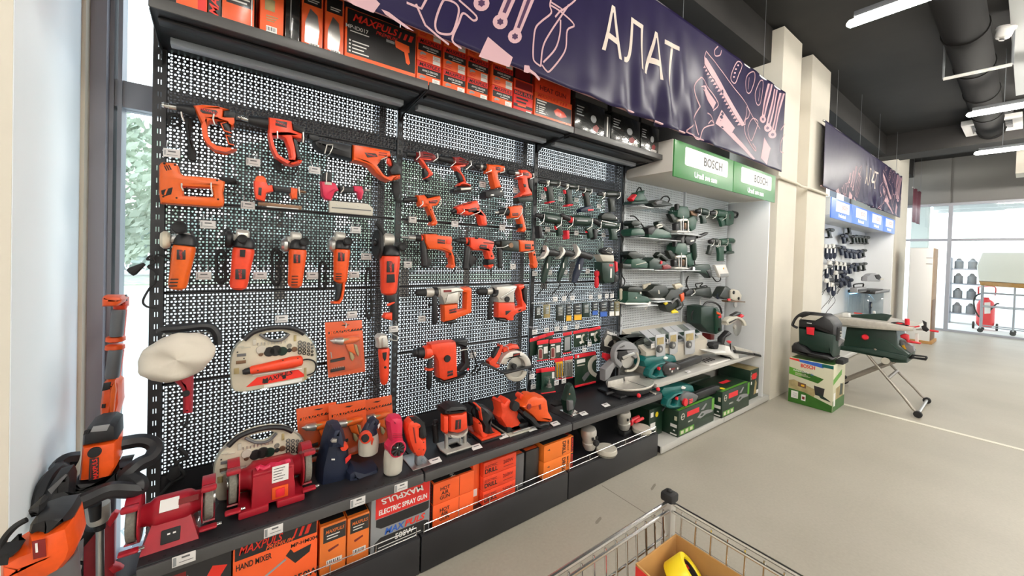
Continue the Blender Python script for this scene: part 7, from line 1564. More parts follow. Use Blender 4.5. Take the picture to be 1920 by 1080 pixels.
ledge(U_,((130,488),(460,488))); ledge(U_,((455,448),(600,448)))
t = gtool('display_stand','cream pegged card stand behind the lower green sanders',U_,[('p','board',CRM,[(128,330),(210,325),(210,450),(180,485),(130,480)],.02,.06),('p','board',CRM,[(360,290),(440,270),(430,340),(365,360)],.02,.08)],(180,480),None); t['category'] = 'stand'
gtool('orbital_sander','big green random sander with a flared base on the lower ledge of the white bay',U_,[('p','cap',OLV,[(205,335),(220,315),(300,305),(350,320),(360,355),(300,370),(210,362)],.10),('p','body',MGR,[(205,360),(350,365),(345,400),(400,410),(440,440),(435,478),(175,478),(205,440)],.12),('p','pad',PWHT,[(170,478),(440,478),(440,488),(170,488)],.12,-.01),('d','dial',ALU,(335,375),12),('d','dial',ALU,(290,424),10),('p','lever',PWHT,[(425,460),(440,468),(385,545),(372,540)],.01,-.02)],(300,487))
gtool('orbital_sander','dark olive sander lying on its side right of the big green sander',U_,[('p','body',OLV,[(455,330),(480,300),(540,290),(600,310),(620,350),(600,400),(540,430),(470,420),(400,360)],.11,.01),('p','pad',PWHT,[(460,430),(580,428),(585,445),(470,448)],.11,-.005),('p','vent',PUTTY,[(510,345),(520,345),(528,385),(512,385)],.004,.008)],(530,446))
gtool('garden_tool','olive tool with yellow tags hanging over the display box in the white bay',U_,[('p','body',OLV,[(585,420),(640,340),(720,330),(770,350),(760,440),(775,500),(740,550),(690,560),(640,575),(600,560),(575,500)],.09),('p','yellow_tag',YEL,[(648,560),(690,535),(722,575),(655,585)],.02,-.01),('p','yellow_tag',YEL,[(570,480),(600,455),(615,480),(590,500)],.02,-.012),('p','orange_tag',ORG,[(735,390),(775,370),(778,440),(752,465)],.02,-.012),('p','cream_plate',CRM,[(675,290),(740,275),(770,310),(700,340)],.04,-.01),('t','frame',GRY,[(640,480),(700,430),(740,500),(690,540)],.01,-.015)],(680,560),cordp=[(790,320),(800,240),(815,205),(790,260),(815,340)])
gtool('reciprocating_saw','long dark green sabre saw, lower of two with its cord bundled on top',U_,[('p','body',OLV,[(875,345),(940,330),(1040,315),(1050,350),(1062,420),(1040,430),(1000,415),(870,400)],.08),('p','nose',BLK,[(785,370),(830,335),(875,345),(872,400),(790,412)],.06,.01),('t','loop_ring',CHR,[(840,400),(880,370),(865,335)],.006,-.01)],(960,410),cordp=[(900,320),(885,285),(920,278),(960,275),(930,310),(990,300),(1010,320)])
gtool('circular_saw','green circular saw with a pale guard on the white side panel',U_.at(1.93),[('p','motor',OLV,[(1185,315),(1215,308),(1260,340),(1250,440),(1180,440),(1135,410)],.10,.02),('d','end_cap',NAVY,(1120,410),30,.05),('p','blade_guard',PUTTY,[(1250,350),(1280,335),(1330,350),(1358,400),(1350,450),(1300,460),(1250,440)],.05),('d','guard_hole',BLK,(1280,370),18,-.012),('d','guard_hole',BLK,(1330,430),14,-.012),('p','base_plate',BRZ,[(1215,450),(1395,462),(1395,470),(1225,470)],.08,-.02),('d','blade',STL,(1295,490),34,.0),('p','red_lever',SIG,[(1215,435),(1245,430),(1245,460),(1220,460)],.02,-.01)],(1300,520))
hook(wb,U_,[(1290,380),(1240,372),(1200,330)])
t = gtool('bandsaw','tall dark green bandsaw cabinet with curved cords above the display box',U_.at(1.95),[('p','housing',DGR,[(945,520),(1010,505),(1110,520),(1150,570),(1158,760),(1100,795),(1012,770),(945,690)],.16,.0),('p','side',MGR,[(1095,530),(1140,560),(1152,760),(1100,790)],.04,-.02),('p','orange_label',ORG,[(1100,560),(1140,580),(1148,600),(1105,590)],.004,-.03),('p','red_label',SIG,[(1120,610),(1150,600),(1150,625),(1122,630)],.004,-.03),('d','knob',RUB,(1132,745),18,-.03),('t','hoop',BLK,[(955,515),(1000,470),(1070,470),(1130,510),(1150,580)],.010,.03),('p','foot',DRED,[(1040,790),(1085,795),(1080,850),(1045,850)],.10,.03),('t','wire',RUB,[(850,650),(850,580),(890,535),(940,540)],.006,.08),('p','red_tag',SIG,[(892,590),(915,585),(930,640),(905,625)],.01,.06)],(1050,850))
U_.rod(t,'post',WHT,(932,440),(932,520),8,dy=.1)
# sloped display desk with blister packs hung from its front
a,c = U_.at(1.90).p((390,870)),U_.at(1.90).p((1010,770)); xa,xb = 2.825,c.x
ds = thing('display_desk','putty coloured sloped display desk with clear packs on its top','display',((xa + xb) / 2,2.0,.64))
CRD = mat('putty_desk',(0.50,0.46,0.39),.5)
MB().prism([[(1.90,.645),(1.90,.785),(YP - .004,.93),(YP - .004,.645)]],lambda u,v,d: (d,u,v),xa,xb,.004).go('desk_body',CRD,ds)
box('support',CRD,ds,xa + .1,xa + .12,1.98,2.14,ZS2 + .0005,.648,.002); box('support',CRD,ds,xb - .12,xb - .10,1.98,2.14,ZS2 + .0005,.648,.002)
for i in range(8):
    x = xa + .06 + i * .122; u0,u1 = 1.93 + .03 * (i % 2),2.10
    zf = lambda y: .785 + (.93 - .785) * (y - 1.90) / (YP - .004 - 1.90) + .001
    tt = thing('flat_pack','clear flat pack on the sloped desk, number %s from its left end' % ['one','two','three','four','five','six','seven','eight'][i],'blister pack',(x + .05,2.0,zf(2.0)),'flat packs on the sloped desk')
    mb = MB(); vs = [(x,u0,zf(u0)),(x + .112,u0,zf(u0)),(x + .112,u1,zf(u1)),(x,u1,zf(u1))]; vs += [(v[0],v[1],v[2] + .016) for v in vs]
    mb.add(vs,[(0,1,2,3),(4,5,6,7),(0,1,5,4),(1,2,6,5),(2,3,7,6),(3,0,4,7)]).go('shell',TAGC if i % 3 else ACRY,tt,False)
    mb = MB(); vs = [(x + .01,u0 + .01,zf(u0 + .01) + .0165),(x + .10,u0 + .01,zf(u0 + .01) + .0165),(x + .10,u0 + .05,zf(u0 + .05) + .0165),(x + .01,u0 + .05,zf(u0 + .05) + .0165)]; vs += [(v[0],v[1],v[2] + .001) for v in vs]
    mb.add(vs,[(0,1,2,3),(4,5,6,7),(0,1,5,4),(1,2,6,5),(2,3,7,6),(3,0,4,7)]).go('insert',DGR if i % 2 else OLV,tt,False)
f = U_.at(1.875)
for i,(x0,x1,y0,y1,lab) in enumerate(((485,582,800,1050,'left'),(622,708,775,1000,'middle'),(778,882,760,1000,'right'))):
    t = f.thing('blister_pack','clear blister with a grey grinder hung from the desk front, %s of three' % lab,'blister pack',((x0 + x1) / 2,y1),'blisters hung from the desk front')
    f.plate(t,'shell',TAGC,[(x0,y0),(x1,y0 - 12),(x1,y1 - 30),(x1 - 20,y1 - 8),(x0 + 10,y1)],.012,.004,.006); xm,ym_ = (x0 + x1) / 2,y0 + (y1 - y0) * .58
    f.disc(t,'grinding_head',GRY,(xm + 4,ym_),36,.03,-.02); f.disc(t,'hub',STL,(xm + 4,ym_),14,.01,-.026); f.plate(t,'label',PTN,[(x0 + 14,y0 + 30),(x1 - 16,y0 + 20),(x1 - 16,y0 + 90),(x0 + 14,y0 + 100)],.003,0,.002)
for q,w in (((460,910),36),((620,865),36),((855,805),40)):
    p = U_.at(1.895).p(q); tt = thing('price_tag','white price tag on the sloped desk front, %s' % {460: 'leftmost',620: 'middle one',855: 'rightmost'}[q[0]],'price tag',p,'price tags in the white bay'); box('paper',TAGP,tt,p.x - .03,p.x + .03,1.8965,1.8995,p.z - .02,p.z + .02,.0005); box('small_print',PGY,tt,p.x - .018,p.x + .02,1.8958,1.8966,p.z + .002,p.z + .006,0)
# mitre saw at the right end
f = U_.at(1.82)
t = f.thing('mitre_saw','pale mitre saw with a bare steel blade at the right end of the white shelf','power tool',(1250,1040)); t.location.z = ZS2; WO[t.name] = Vector(t.location)
f.disc(t,'blade',STL,(1312,715),92,.003,.0,36); f.disc(t,'flange',ALU,(1292,720),22,.02,-.015); a_ = [(1300 + 108 * math.cos(q),715 + 104 * math.sin(q)) for q in [3.3 + 2.9 * k / 14 for k in range(15)]]; b_ = [(1300 + 84 * math.cos(q),715 + 80 * math.sin(q)) for q in [6.2 - 2.9 * k / 14 for k in range(15)]]
f.plate(t,'blade_guard',PUTTY,a_ + b_,.05,.006,-.02); f.plate(t,'motor_cover',PUTTY,[(1200,660),(1240,620),(1330,615),(1300,660),(1240,700),(1215,700)],.06,.014,-.03); f.plate(t,'stripe',INK,[(1225,670),(1300,635),(1305,645),(1230,685)],.004,.001,-.033)
f.plate(t,'handle',BLK,[(1262,608),(1330,565),(1358,572),(1340,600),(1300,615)],.05,.014,-.01); f.plate(t,'handle_red',SIG,[(1338,612),(1365,590),(1385,605),(1355,632)],.04,.008,-.01); f.plate(t,'arm',BLK,[(1165,830),(1230,760),(1260,790),(1200,820),(1180,900),(1160,890)],.06,.012,.01)
f.plate(t,'clamp_arm',RUB,[(1060,910),(1080,880),(1160,875),(1200,900),(1165,940),(1090,950)],.08,.02,.02); f.rod(t,'clamp_screw',RUB,(1238,885),(1238,950),6,dy=-.02); f.plate(t,'red_knob',SIG,[(1215,865),(1240,858),(1258,868),(1240,888)],.03,.008,-.03)
f.plate(t,'table',WHT,[(1060,975),(1190,960),(1195,910),(1240,915),(1250,960),(1330,985),(1335,1045),(1290,1050),(1240,1010),(1100,1000)],.18,.02,-.05); f.plate(t,'fence',ALU,[(1275,910),(1460,960),(1480,1000),(1300,960)],.02,.004,-.06); f.plate(t,'extension',BLK,[(1290,955),(1480,985),(1480,1010),(1300,985)],.03,.006,-.07); f.plate(t,'mitre_handle',RUB,[(1490,985),(1555,1000),(1560,1025),(1492,1010)],.04,.012,-.07)
box('rubber_foot',RUB,t,at(1365,670,1.82).x,at(1375,670,1.82).x,1.80,1.90,ZS2 + .0005,ZS2 + .05,.004)
# paper plate of parts
v = V_(1.86)
t = thing('parts_tray','flat white tray of small parts lying on the white shelf beside the right mitre saw','tray',(v.p((1110,270)).x,1.93,ZS2))
p0,p1 = v.p((985,270)),v.p((1220,270)); box('tray',PWHT,t,p0.x,p1.x,1.80,1.98,ZS2 + .0005,ZS2 + .012,.003); box('film',FILM,t,p0.x + .01,p1.x - .01,1.81,1.97,ZS2 + .0125,ZS2 + .03,.006)
for k in range(4): MB().tube([(p0.x + .05 + .06 * k,1.86,ZS2 + .016),(p0.x + .08 + .05 * k,1.90,ZS2 + .016),(p0.x + .07 + .06 * k,1.93,ZS2 + .016)],.004,6).go('part',RUB,t)
# chainsaws
def chainsaw(label,ox,oy,y,big):
    f = V_(y); q = lambda l: [(ox + a,oy + c) for a,c in l]
    t = f.thing('chainsaw',label,'chainsaw',q([(640,400)])[0],'teal chainsaws')
    f.plate(t,'housing',TEAL,q([(485,260),(510,225),(600,215),(700,200),(750,210),(768,270),(700,290),(650,330),(560,330),(500,310)]),.14,.03,.01); f.plate(t,'rear_handle',TEAL,q([(525,380),(540,330),(600,280),(670,262),(690,285),(640,310),(660,380),(690,385),(620,412),(560,410),(530,395)]),.07,.016,-.03,[q([(562,372),(575,335),(615,305),(625,330),(615,370),(590,385)])])
    f.plate(t,'front_guard',TEAL,q([(655,235),(700,200),(750,215),(765,265),(745,270),(735,240),(700,228),(680,250)]),.10,.014,.02); f.plate(t,'clutch_cover',PBLK if not big else GRY,q([(650,340),(660,290),(700,265),(760,275),(800,300),(780,345),(720,378),(670,372)]),.06,.016,-.045)
    f.plate(t,'guide_bar_sheath',BLK,q([(770,280),(830,255),(950,212),(975,215),(980,250),(960,272),(830,320),(790,335)]),.045,.010,-.03); f.plate(t,'white_switch',PWHT,q([(655,235),(675,218),(692,228),(680,244),(660,245)]),.03,.006,-.0); f.disc(t,'red_button',SIG,q([(618,322)])[0],13,.02,-.045)
    if big:
        f.disc(t,'tension_knob',SIG,q([(690,355)])[0],30,.02,-.062);
        for k in range(3): f.rod(t,'fin',SIG,q([(715,330 + 16 * k)])[0],q([(745,325 + 12 * k)])[0],4,dy=-.052,n=6)
    else:
        for c_ in ((705,325),(770,318),(722,345)): f.disc(t,'screw',PWHT,q([c_])[0],9,.004,-.047,10)
        f.plate(t,'print',DRED,q([(715,318),(745,312),(745,326),(715,332)]),.002,0,-.0465)
    f.tube(t,'cord',RUB,q([(540,360),(510,390),(485,425)]),.008,.02)
    return t
chainsaw('teal chainsaw with a long black sheath lying on the white shelf',0,0,1.86,False)
chainsaw('teal chainsaw with a red tension knob lying on the front green carton',150,252,1.80,True)
# green cartons on the low base
def green_box(label,a,c,y,depth,h,big=False):
    t = carton(label,PGR,a,c,y,y + depth,ZB2,ZB2 + h,'green cartons on the white base',seam=False); w = c - a; z0,z1 = ZB2,ZB2 + h
    pr(t,SIG,a + w * (.22 if not big else .25),a + w * (.55 if not big else .72),z1 - h * .34,z1 - h * .14,y); text(t,'BOSCH',(a + w * (.385 if not big else .485),y - .0014,z1 - h * .24),h * .15,LRED,FRONT,.01)
    hx_,hz = a + w * .11,z1 - h * (.26 if not big else .2); prp(t,PUTTY,[(hx_ + w * .05 * math.cos(k * PI / 7),hz + h * .13 * math.sin(k * PI / 7)) for k in range(14)],y,1,'emblem'); prp(t,PGR,[(hx_ + w * .035 * math.cos(k * PI / 6),hz + h * .05 + h * .04 * math.sin(k * PI / 6)) for k in range(12)],y,2,'emblem'); prp(t,PGR,[(hx_ + w * .035 * math.cos(k * PI / 6),hz - h * .05 + h * .04 * math.sin(k * PI / 6)) for k in range(12)],y,2,'emblem')
    if not big:
        text(t,'AKE 35 S',(a + w * .31,y - .0012,z1 - h * .55),h * .085,PWHT,FRONT,.02); pr(t,PGL,a + w * .04,a + w * .42,z0 + h * .05,z0 + h * .24,y)
        for k in range(3): pr(t,PCR,a + w * (.07 + .12 * k),a + w * (.14 + .12 * k),z0 + h * .08,z0 + h * .2,y,2,'pictogram')
        prp(t,LGR,[(a + w * .5,z0 + h * .45),(a + w * .62,z0 + h * .62),(a + w * .78,z0 + h * .6),(a + w * .96,z0 + h * .52),(a + w * .95,z0 + h * .42),(a + w * .76,z0 + h * .44),(a + w * .6,z0 + h * .36)],y,1,'picture'); prp(t,LGR,[(a + w * .6,z0 + h * .7),(a + w * .74,z0 + h * .9),(a + w * .78,z0 + h * .86),(a + w * .68,z0 + h * .68)],y,1,'picture'); prp(t,PGR,[(a + w * .58,z0 + h * .47),(a + w * .64,z0 + h * .55),(a + w * .7,z0 + h * .5),(a + w * .64,z0 + h * .43)],y,2,'picture')
        for k,(u0,u1,v0,v1,m) in enumerate(((.16,.42,.62,.78,PCR),(.14,.80,.34,.46,PWHT),(.3,.5,.2,.25,PWHT),(.14,.8,.05,.1,PWHT))): MB().box(a - .0008,a,y + depth * u0 * .3,y + depth * u1 * .3,z0 + h * v0,z0 + h * v1).go('print',m,t,False)
        MB().rod((a + w * .2,y + .06,z1),(a + w * .2,y + .06,z1 + .0006),.03,n=16).go('yellow_seal',YEL,t); MB().box(a + .02,c - .02,y + .01,y + .035,z1 + .0001,z1 + .0007).go('leaf_print',PGL,t,False); MB().box(c - w * .08,c - .002,y - .0006,y,z0 + h * .5,z1 - .003).go('leaf_print',PGL,t,False)
        MB().box(a + w * .45,a + w * .75,y + depth * .4,y + depth * .55,z1 + .0001,z1 + .0008).go('lid_logo',SIG,t,False)
    else:
        prp(t,PTN,[(a + w * .45,z0 + h * .12),(a + w * .55,z0 + h * .45),(a + w * .62,z0 + h * .62),(a + w * .78,z0 + h * .5),(a + w * .72,z0 + h * .3),(a + w * .8,z0 + h * .15)],y,1,'picture'); pr(t,PWHT,c - w * .24,c - w * .02,z0 + h * .12,z0 + h * .25,y,2,'sticker'); MB().box(a + .004,c - .004,y + .004,y + depth - .004,z1 + .0001,z1 + .0009).go('lid',PTN,t,False); pr(t,PWHT,a + w * .1,a + w * .22,z0 + h * .5,z0 + h * .6,y)
    return t
b1x,b1y = on(1271,821,ZB2),None
yb1 = b1x.y; h1 = at(1278,770,yb1).z - ZB2; green_box('front green chainsaw carton with a chainsaw lying on it',b1x.x,at(1338,791,yb1).x,yb1,.30,h1)
b2 = on(1353,785,ZB2); green_box('second green chainsaw carton, in the middle of the white base',b2.x,at(1404,762,b2.y).x,b2.y,.30,at(1358,735,b2.y).z - ZB2)
b3 = on(1405,750,ZB2); green_box('tall green carton with a tan lid at the right end of the white base',b3.x,min(4.785,at(1436,741,b3.y).x),b3.y,.34,at(1402,697,b3.y).z - ZB2,True)
t = carton('dark green carton standing at the back left of the white base',PGR,2.84,b1x.x - .03,1.86,2.14,ZB2,ZB2 + .24,'green cartons on the white base',seam=False)
pr(t,PWHT,2.86,2.90,ZB2 + .17,ZB2 + .21,1.86,1,'sticker'); MB().rod((2.95,1.8594,ZB2 + .18),(2.95,1.8600,ZB2 + .18),.022,n=16).go('yellow_seal',YEL,t); pr(t,PWHT,2.86,2.93,ZB2 + .06,ZB2 + .12,1.86)
t = carton('low dark carton behind the middle green carton',PGR,b2.x - .16,b2.x + .40,b2.y + .31,2.15,ZB2,ZB2 + .26,'green cartons on the white base',seam=False)
pr(t,SIG,b2.x + .02,b2.x + .16,ZB2 + .19,ZB2 + .23,b2.y + .31)
# ================================================================ left corner: mixers and the long sander
K_ = lambda y: Fr(0,780,3.6,y)
J_ = Fr(0,540,4.153,2.25)
t = J_.thing('drywall_sander','long orange pole sander leaning by the window beside the left pillar','power tool',(880,1040))
t.location = Vector((J_.p((880,900)).x,2.25,0)); WO[t.name] = Vector(t.location)
J_.plate(t,'head_cover',ORG,[(785,85),(800,66),(940,66),(965,90),(950,120),(905,148),(785,150)],.10,.02,-.05); J_.plate(t,'head_shade',VER,[(900,145),(962,70),(985,80),(985,150),(900,165)],.08,.02,.01)
J_.rods(t,'knuckle',GRY,[(940,80,26),(990,75,26)],.03); J_.rods(t,'neck',VER,[(938,130,44),(935,172,36)],.02)
def grip(a,c,r): J_.rods(t,'grip',GRY,[(*a,r * .9),(a[0] + (c[0] - a[0]) * .06,a[1] + (c[1] - a[1]) * .06,r),(a[0] + (c[0] - a[0]) * .94,a[1] + (c[1] - a[1]) * .94,r),(*c,r * .9)],.0); J_.rods(t,'pole_sleeve',VER,[(a[0] + 16,a[1],r * .92),(c[0] + 16,c[1],r * .92)],.04)
grip((925,168),(905,376),40); grip((900,480),(872,700),42)
for y,x in ((398,900),(462,895)): J_.rods(t,'flange',ORG,[(x + 2,y - 24,44),(x + 1,y - 18,56),(x,y + 12,58),(x,y + 20,42)],.02)
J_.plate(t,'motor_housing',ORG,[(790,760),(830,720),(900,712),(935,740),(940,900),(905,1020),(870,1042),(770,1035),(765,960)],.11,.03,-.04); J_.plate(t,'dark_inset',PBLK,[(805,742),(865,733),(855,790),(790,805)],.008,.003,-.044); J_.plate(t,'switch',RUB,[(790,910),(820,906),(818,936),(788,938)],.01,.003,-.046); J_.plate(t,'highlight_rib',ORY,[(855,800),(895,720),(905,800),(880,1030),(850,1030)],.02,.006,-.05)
for y in (780,900): J_.plate(t,'clamp',PUTTY,[(905,y),(940,y - 10),(938,y + 70),(900,y + 80)],.05,.01,.02)
p = J_.p((880,1042),.02); MB().rod((p.x,p.y,p.z),(p.x - .01,p.y + .03,0.012),.016).go('pole',GRY,t); MB().rod((p.x - .01,p.y + .03,.013),(p.x - .01,p.y + .03,0.0005),.03).go('foot',RUB,t)
# hand mixer with the ring handle
f = K_(1.98)
t = f.thing('hand_mixer','orange and black paint mixer with a wide loop handle, standing by the window','power tool',(680,1000)); x0 = f.p((680,900)); t.location = Vector((x0.x,1.98,0)); WO[t.name] = Vector(t.location)
f.plate(t,'motor_housing',ORG,[(520,455),(535,330),(545,215),(640,200),(785,172),(782,345),(740,420),(650,442)],.14,.022,-.06); f.plate(t,'top_cover',BLK,[(545,215),(550,140),(580,95),(640,65),(740,50),(782,70),(786,170),(660,198)],.145,.022,-.064)
f.plate(t,'rating_plate',LGR,[(628,72),(742,56),(720,100),(608,110)],.004,.001,-.067)
for k in range(3): f.plate(t,'vent',RUB,[(570 + 12 * k,100 - 4 * k),(582 + 12 * k,96 - 4 * k),(572 + 12 * k,128 - 4 * k),(560 + 12 * k,132 - 4 * k)],.004,.001,-.068)
f.disc(t,'dial',RUB,(636,250),32,.012,-.068); bd = f.plate(t,'badge',PBLK,[(603,290),(668,280),(665,428),(596,438)],.004,.002,-.064); text(bd,BRAND,f.p((645,358),-.0655),.017,LRED,(PI / 2,-PI / 2 - .05,0),.02,0,.070); bars_ = f.plate(bd,'small_print',DRED,[(612,320),(618,320),(614,420),(608,420)],.001,0,-.0655)
f.tube(t,'loop_handle',BLK,[(790,195,.05),(860,178,.06),(960,165,.06),(1030,185,.05),(1050,230,.03),(1010,290,.0),(930,330,-.03),(880,370,-.05),(850,400,-.05)],.026); f.tube(t,'loop_handle',BLK,[(850,400,-.05),(900,430,-.07),(940,460,-.09),(930,500,-.10),(860,500,-.11),(740,500,-.12),(600,560,-.13),(480,610,-.14),(400,640,-.14)],.026)
f.tube(t,'loop_handle',BLK,[(520,290,.06),(450,300,.05),(400,350,.03),(400,370,.0),(350,420,-.03),(310,490,-.06),(290,560,-.08),(300,640,-.10)],.026); f.plate(t,'yoke',BLK,[(500,455),(640,445),(740,425),(790,345),(880,330),(850,400),(740,500),(600,540),(480,560),(420,540),(480,480)],.12,.03,-.05)
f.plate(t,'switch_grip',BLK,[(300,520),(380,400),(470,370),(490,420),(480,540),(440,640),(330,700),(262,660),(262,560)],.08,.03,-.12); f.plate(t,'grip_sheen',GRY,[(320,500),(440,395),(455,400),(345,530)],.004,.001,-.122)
f.rods(t,'gear_neck',ALU,[(660,600,60),(664,690,58),(668,720,44)],.0); f.rods(t,'gear_clamp',BLK,[(640,600,32),(645,700,26)],-.05); f.rods(t,'collar',RUB,[(672,735,30),(674,765,28)],.0)
p = f.p((675,765)); MB().rod((p.x,p.y,p.z),(p.x + .006,p.y,.02),.011).go('shaft',STL,t)
for k in range(3): MB().tube([(p.x + .006 + .055 * math.cos(a + k * 2.09) * math.sin(.1 + s * 3),p.y + .055 * math.sin(a + k * 2.09) * math.sin(.1 + s * 3),.005 + .14 * s) for s,a in [(q / 10,q * .16) for q in range(11)]],.0045,6).go('mixing_blade',STL,t)
# front hand mixer, cut by the frame
f = K_(1.50)
t = f.thing('hand_mixer','orange paint mixer with a black domed top, nearest to the viewer at the lower left','power tool',(300,1000)); x0 = f.p((340,900)); t.location = Vector((x0.x,1.5,0)); WO[t.name] = Vector(t.location)
f.plate(t,'motor_housing',ORG,[(0,1010),(100,950),(155,930),(160,850),(300,800),(465,740),(495,905),(470,985),(400,1075),(300,1130),(-40,1150),(-40,1020)],.15,.035,-.07); f.plate(t,'black_top',BLK,[(158,838),(165,790),(220,730),(330,690),(450,670),(470,740),(300,802),(180,842)],.14,.035,-.066)
bd = f.plate(t,'badge',DRED,[(212,850),(305,830),(312,950),(222,972)],.004,.002,-.073); f.plate(bd,'print',PWHT,[(236,862),(252,858),(256,920),(240,924)],.001,0,-.0745)
f.plate(t,'side_grip',RUB,[(-40,960),(60,945),(105,940),(60,985),(-40,1005)],.08,.02,-.085); f.tube(t,'cord',RUB,[(180,700),(110,740),(50,800),(15,860),(20,930)],.007,-.02); f.plate(t,'cord_boot',RUB,[(168,670),(200,640),(262,585),(290,600),(270,690),(190,715)],.06,.02,-.02)
f.plate(t,'gear_case',GRY,[(400,1075),(470,985),(500,960),(495,1080)],.1,.01,.02)
p = f.p((420,1090)); MB().rod((p.x,p.y + .05,p.z),(p.x + .01,p.y + .05,.02),.011).go('shaft',STL,t); MB().lathe((p.x + .01,p.y + .05,.001),(0,0,1),[(0,.05),(.01,.055),(.03,.02)],14).go('mixing_blade',STL,t)
MB().rod((x0.x,1.5,f.p((0,1150)).z + .03),(p.x + .005,p.y + .05,.5),.05,.03).go('gear_case',GRY,t)
# black grip and red clamps further down between the mixers: a third tool leaning behind
f = K_(2.12)
t = f.thing('drain_auger','red framed stand tool with a black padded grip, half hidden behind the mixers','power tool',(700,1100)); x0 = f.p((720,1000)); t.location = Vector((x0.x,2.12,0)); WO[t.name] = Vector(t.location)
for q0,q1 in (((615,720),(625,1080)),((735,680),(730,1080))):
    a,c = f.p(q0),f.p(q1); MB().box(a.x - .018,a.x + .018,2.11,2.15,.001,a.z,.006).go('frame_post',RED,t)
f.rods(t,'padded_grip',RUB,[(620,745,26),(600,755,44),(520,860,44),(490,900,26)],-.03); f.plate(t,'clamp',SIG,[(735,690),(770,650),(805,655),(790,690),(740,760),(720,740)],.03,.008,-.02); f.plate(t,'clamp',SIG,[(725,1040),(760,1010),(800,1020),(830,1040),(760,1075)],.04,.01,-.02)
f.tube(t,'cord',RUB,[(540,900),(520,980),(570,1000),(545,1080)],.006,.0); box('base_bar',RED,t,x0.x - .16,x0.x + .10,2.08,2.18,.0006,.03,.006)

# ================================================================ vacuum cleaner on its box, table saw
class FX:
    """like Fr, for an upright plane facing the window wall's end: at x, addressed in a crop of the photograph"""
    def __init__(s,x0,y0,sc,x): s.x0,s.y0,s.sc,s.x = x0,y0,sc,x
    def p(s,q,dx=0.0):
        r = P3(s.x0 + q[0] / s.sc,s.y0 + q[1] / s.sc); k = (s.x + dx) / r[0]; return Vector((s.x + dx,r[1] * k,CH + r[2] * k))
    def r(s,q,r): return (s.p(q) - s.p((q[0],q[1] + r))).length
    def thing(s,name,label,cat,q,group=None): return thing(name,label,cat,s.p(q),group)
    def plate(s,par,name,m,pts,th=.06,b=.012,dx=0.0,holes=()):
        f = [[(w.y,w.z) for w in (s.p(q,dx) for q in l)] for l in [pts,*holes]]
        return MB().prism(f,lambda u,v,d: (d,u,v),s.x + dx,s.x + dx + th,b).go(name,m,par)
    def rod(s,par,name,m,a,c,r0,r1=None,dx=0.0,dx2=None,n=14): return MB().rod(s.p(a,dx),s.p(c,dx if dx2 is None else dx2),s.r(a,r0),s.r(c,r1 or r0),n,.003).go(name,m,par)
    def tube(s,par,name,m,pts,r,dx=0.0): return MB().tube(smooth([s.p(q[:2],dx if len(q) < 3 else q[2]) for q in pts]),r,8).go(name,m,par)
    def disc(s,par,name,m,c,r,th,dx=0.0):
        p = s.p(c,dx); rr = s.r(c,r); return MB().rod(p,p + Vector((th,0,0)),rr,n=20,b=.003).go(name,m,par)
bx0,bx1,by0,by1,bz = 5.13,5.56,1.20,1.60,.50
t = carton('white and green vacuum cleaner carton on the floor by the grooved pillar',PCR,bx0,bx1,by0,by1,0.0,bz,None,seam=False)
def lp(m,y0,y1,z0,z1,k=1,name='print'):            # print on the left side; y runs from the far edge to the near one
    return MB().box(bx0 - .0006 * k,bx0 - .0006 * k + .0005,y0,y1,z0,z1).go(name,m,t,False)
def lpp(m,pts,k=1,name='print'): return MB().prism([pts],lambda u,v,d: (d,u,v),bx0 - .0006 * k,bx0 - .0006 * k + .0005).go(name,m,t,False)
lpp(PGL,[(by1 - .002,.395),(by0 + .08,.335),(by0 + .13,.275),(by1 - .002,.315)]); lpp(PGM,[(by1 - .12,.378),(by0 + .08,.335),(by0 + .13,.275),(by1 - .12,.303)],2)
lpp(PGM,[(by1 - .002,.155),(by1 - .15,.145),(by0 + .002,.072),(by0 + .002,.002),(by1 - .002,.002)]); lpp(PTN,[(by1 - .002,.24),(by1 - .05,.26),(by0 + .14,.20),(by0 + .16,.12),(by1 - .15,.145),(by1 - .002,.158)])
text(t,'BOSCH',(bx0 - .0015,by1 - .175,.432),.055,PRED,LEFT,.03,0,.13); text(t,'AdvancedVac',(bx0 - .0025,by1 - .115,.368),.030,PWHT,LEFT,.012,0,.15); text(t,'20',(bx0 - .0025,by1 - .215,.356),.026,BLU,LEFT,.01)
for k in range(3): lp(PCR,by1 - .2 + .02 * k,by1 - .06,.318 + .011 * k,.322 + .011 * k,3,'small_print')
lpp(PBLK,[(by1 - .235,.245),(by1 - .33,.235),(by1 - .32,.15),(by1 - .25,.145)],2,'picture'); lpp(DGR,[(by1 - .25,.19),(by1 - .36,.13),(by1 - .39,.11),(by1 - .30,.125)],3,'picture'); lpp(BRZ,[(by1 - .09,.245),(by1 - .165,.238),(by1 - .165,.19),(by1 - .09,.197)],2,'picture'); lp(YLB,by1 - .15,by1 - .12,.205,.225,3,'picture')
lp(PWHT,by1 - .095,by1 - .03,.055,.135,2,'sticker'); lp(PWHT,by1 - .165,by1 - .125,.05,.115,2,'sticker'); lp(DRED,by1 - .157,by1 - .133,.065,.095,3,'mark')
for k in range(4): lp(PGY,by1 - .085,by1 - .045,.07 + .013 * k,.073 + .013 * k,3,'small_print')
lpp(PRED,[(by1 - .002,bz - .004),(by1 - .09,bz - .004),(by1 - .10,bz - .03),(by1 - .002,bz - .018)]); lpp(BLU,[(by1 - .09,bz - .004),(by0 + .07,bz - .004),(by0 + .09,bz - .05),(by1 - .10,bz - .03)]); lpp(TEAL,[(by0 + .10,bz - .004),(by0 + .002,bz - .004),(by0 + .002,bz - .04),(by0 + .10,bz - .04)],2)
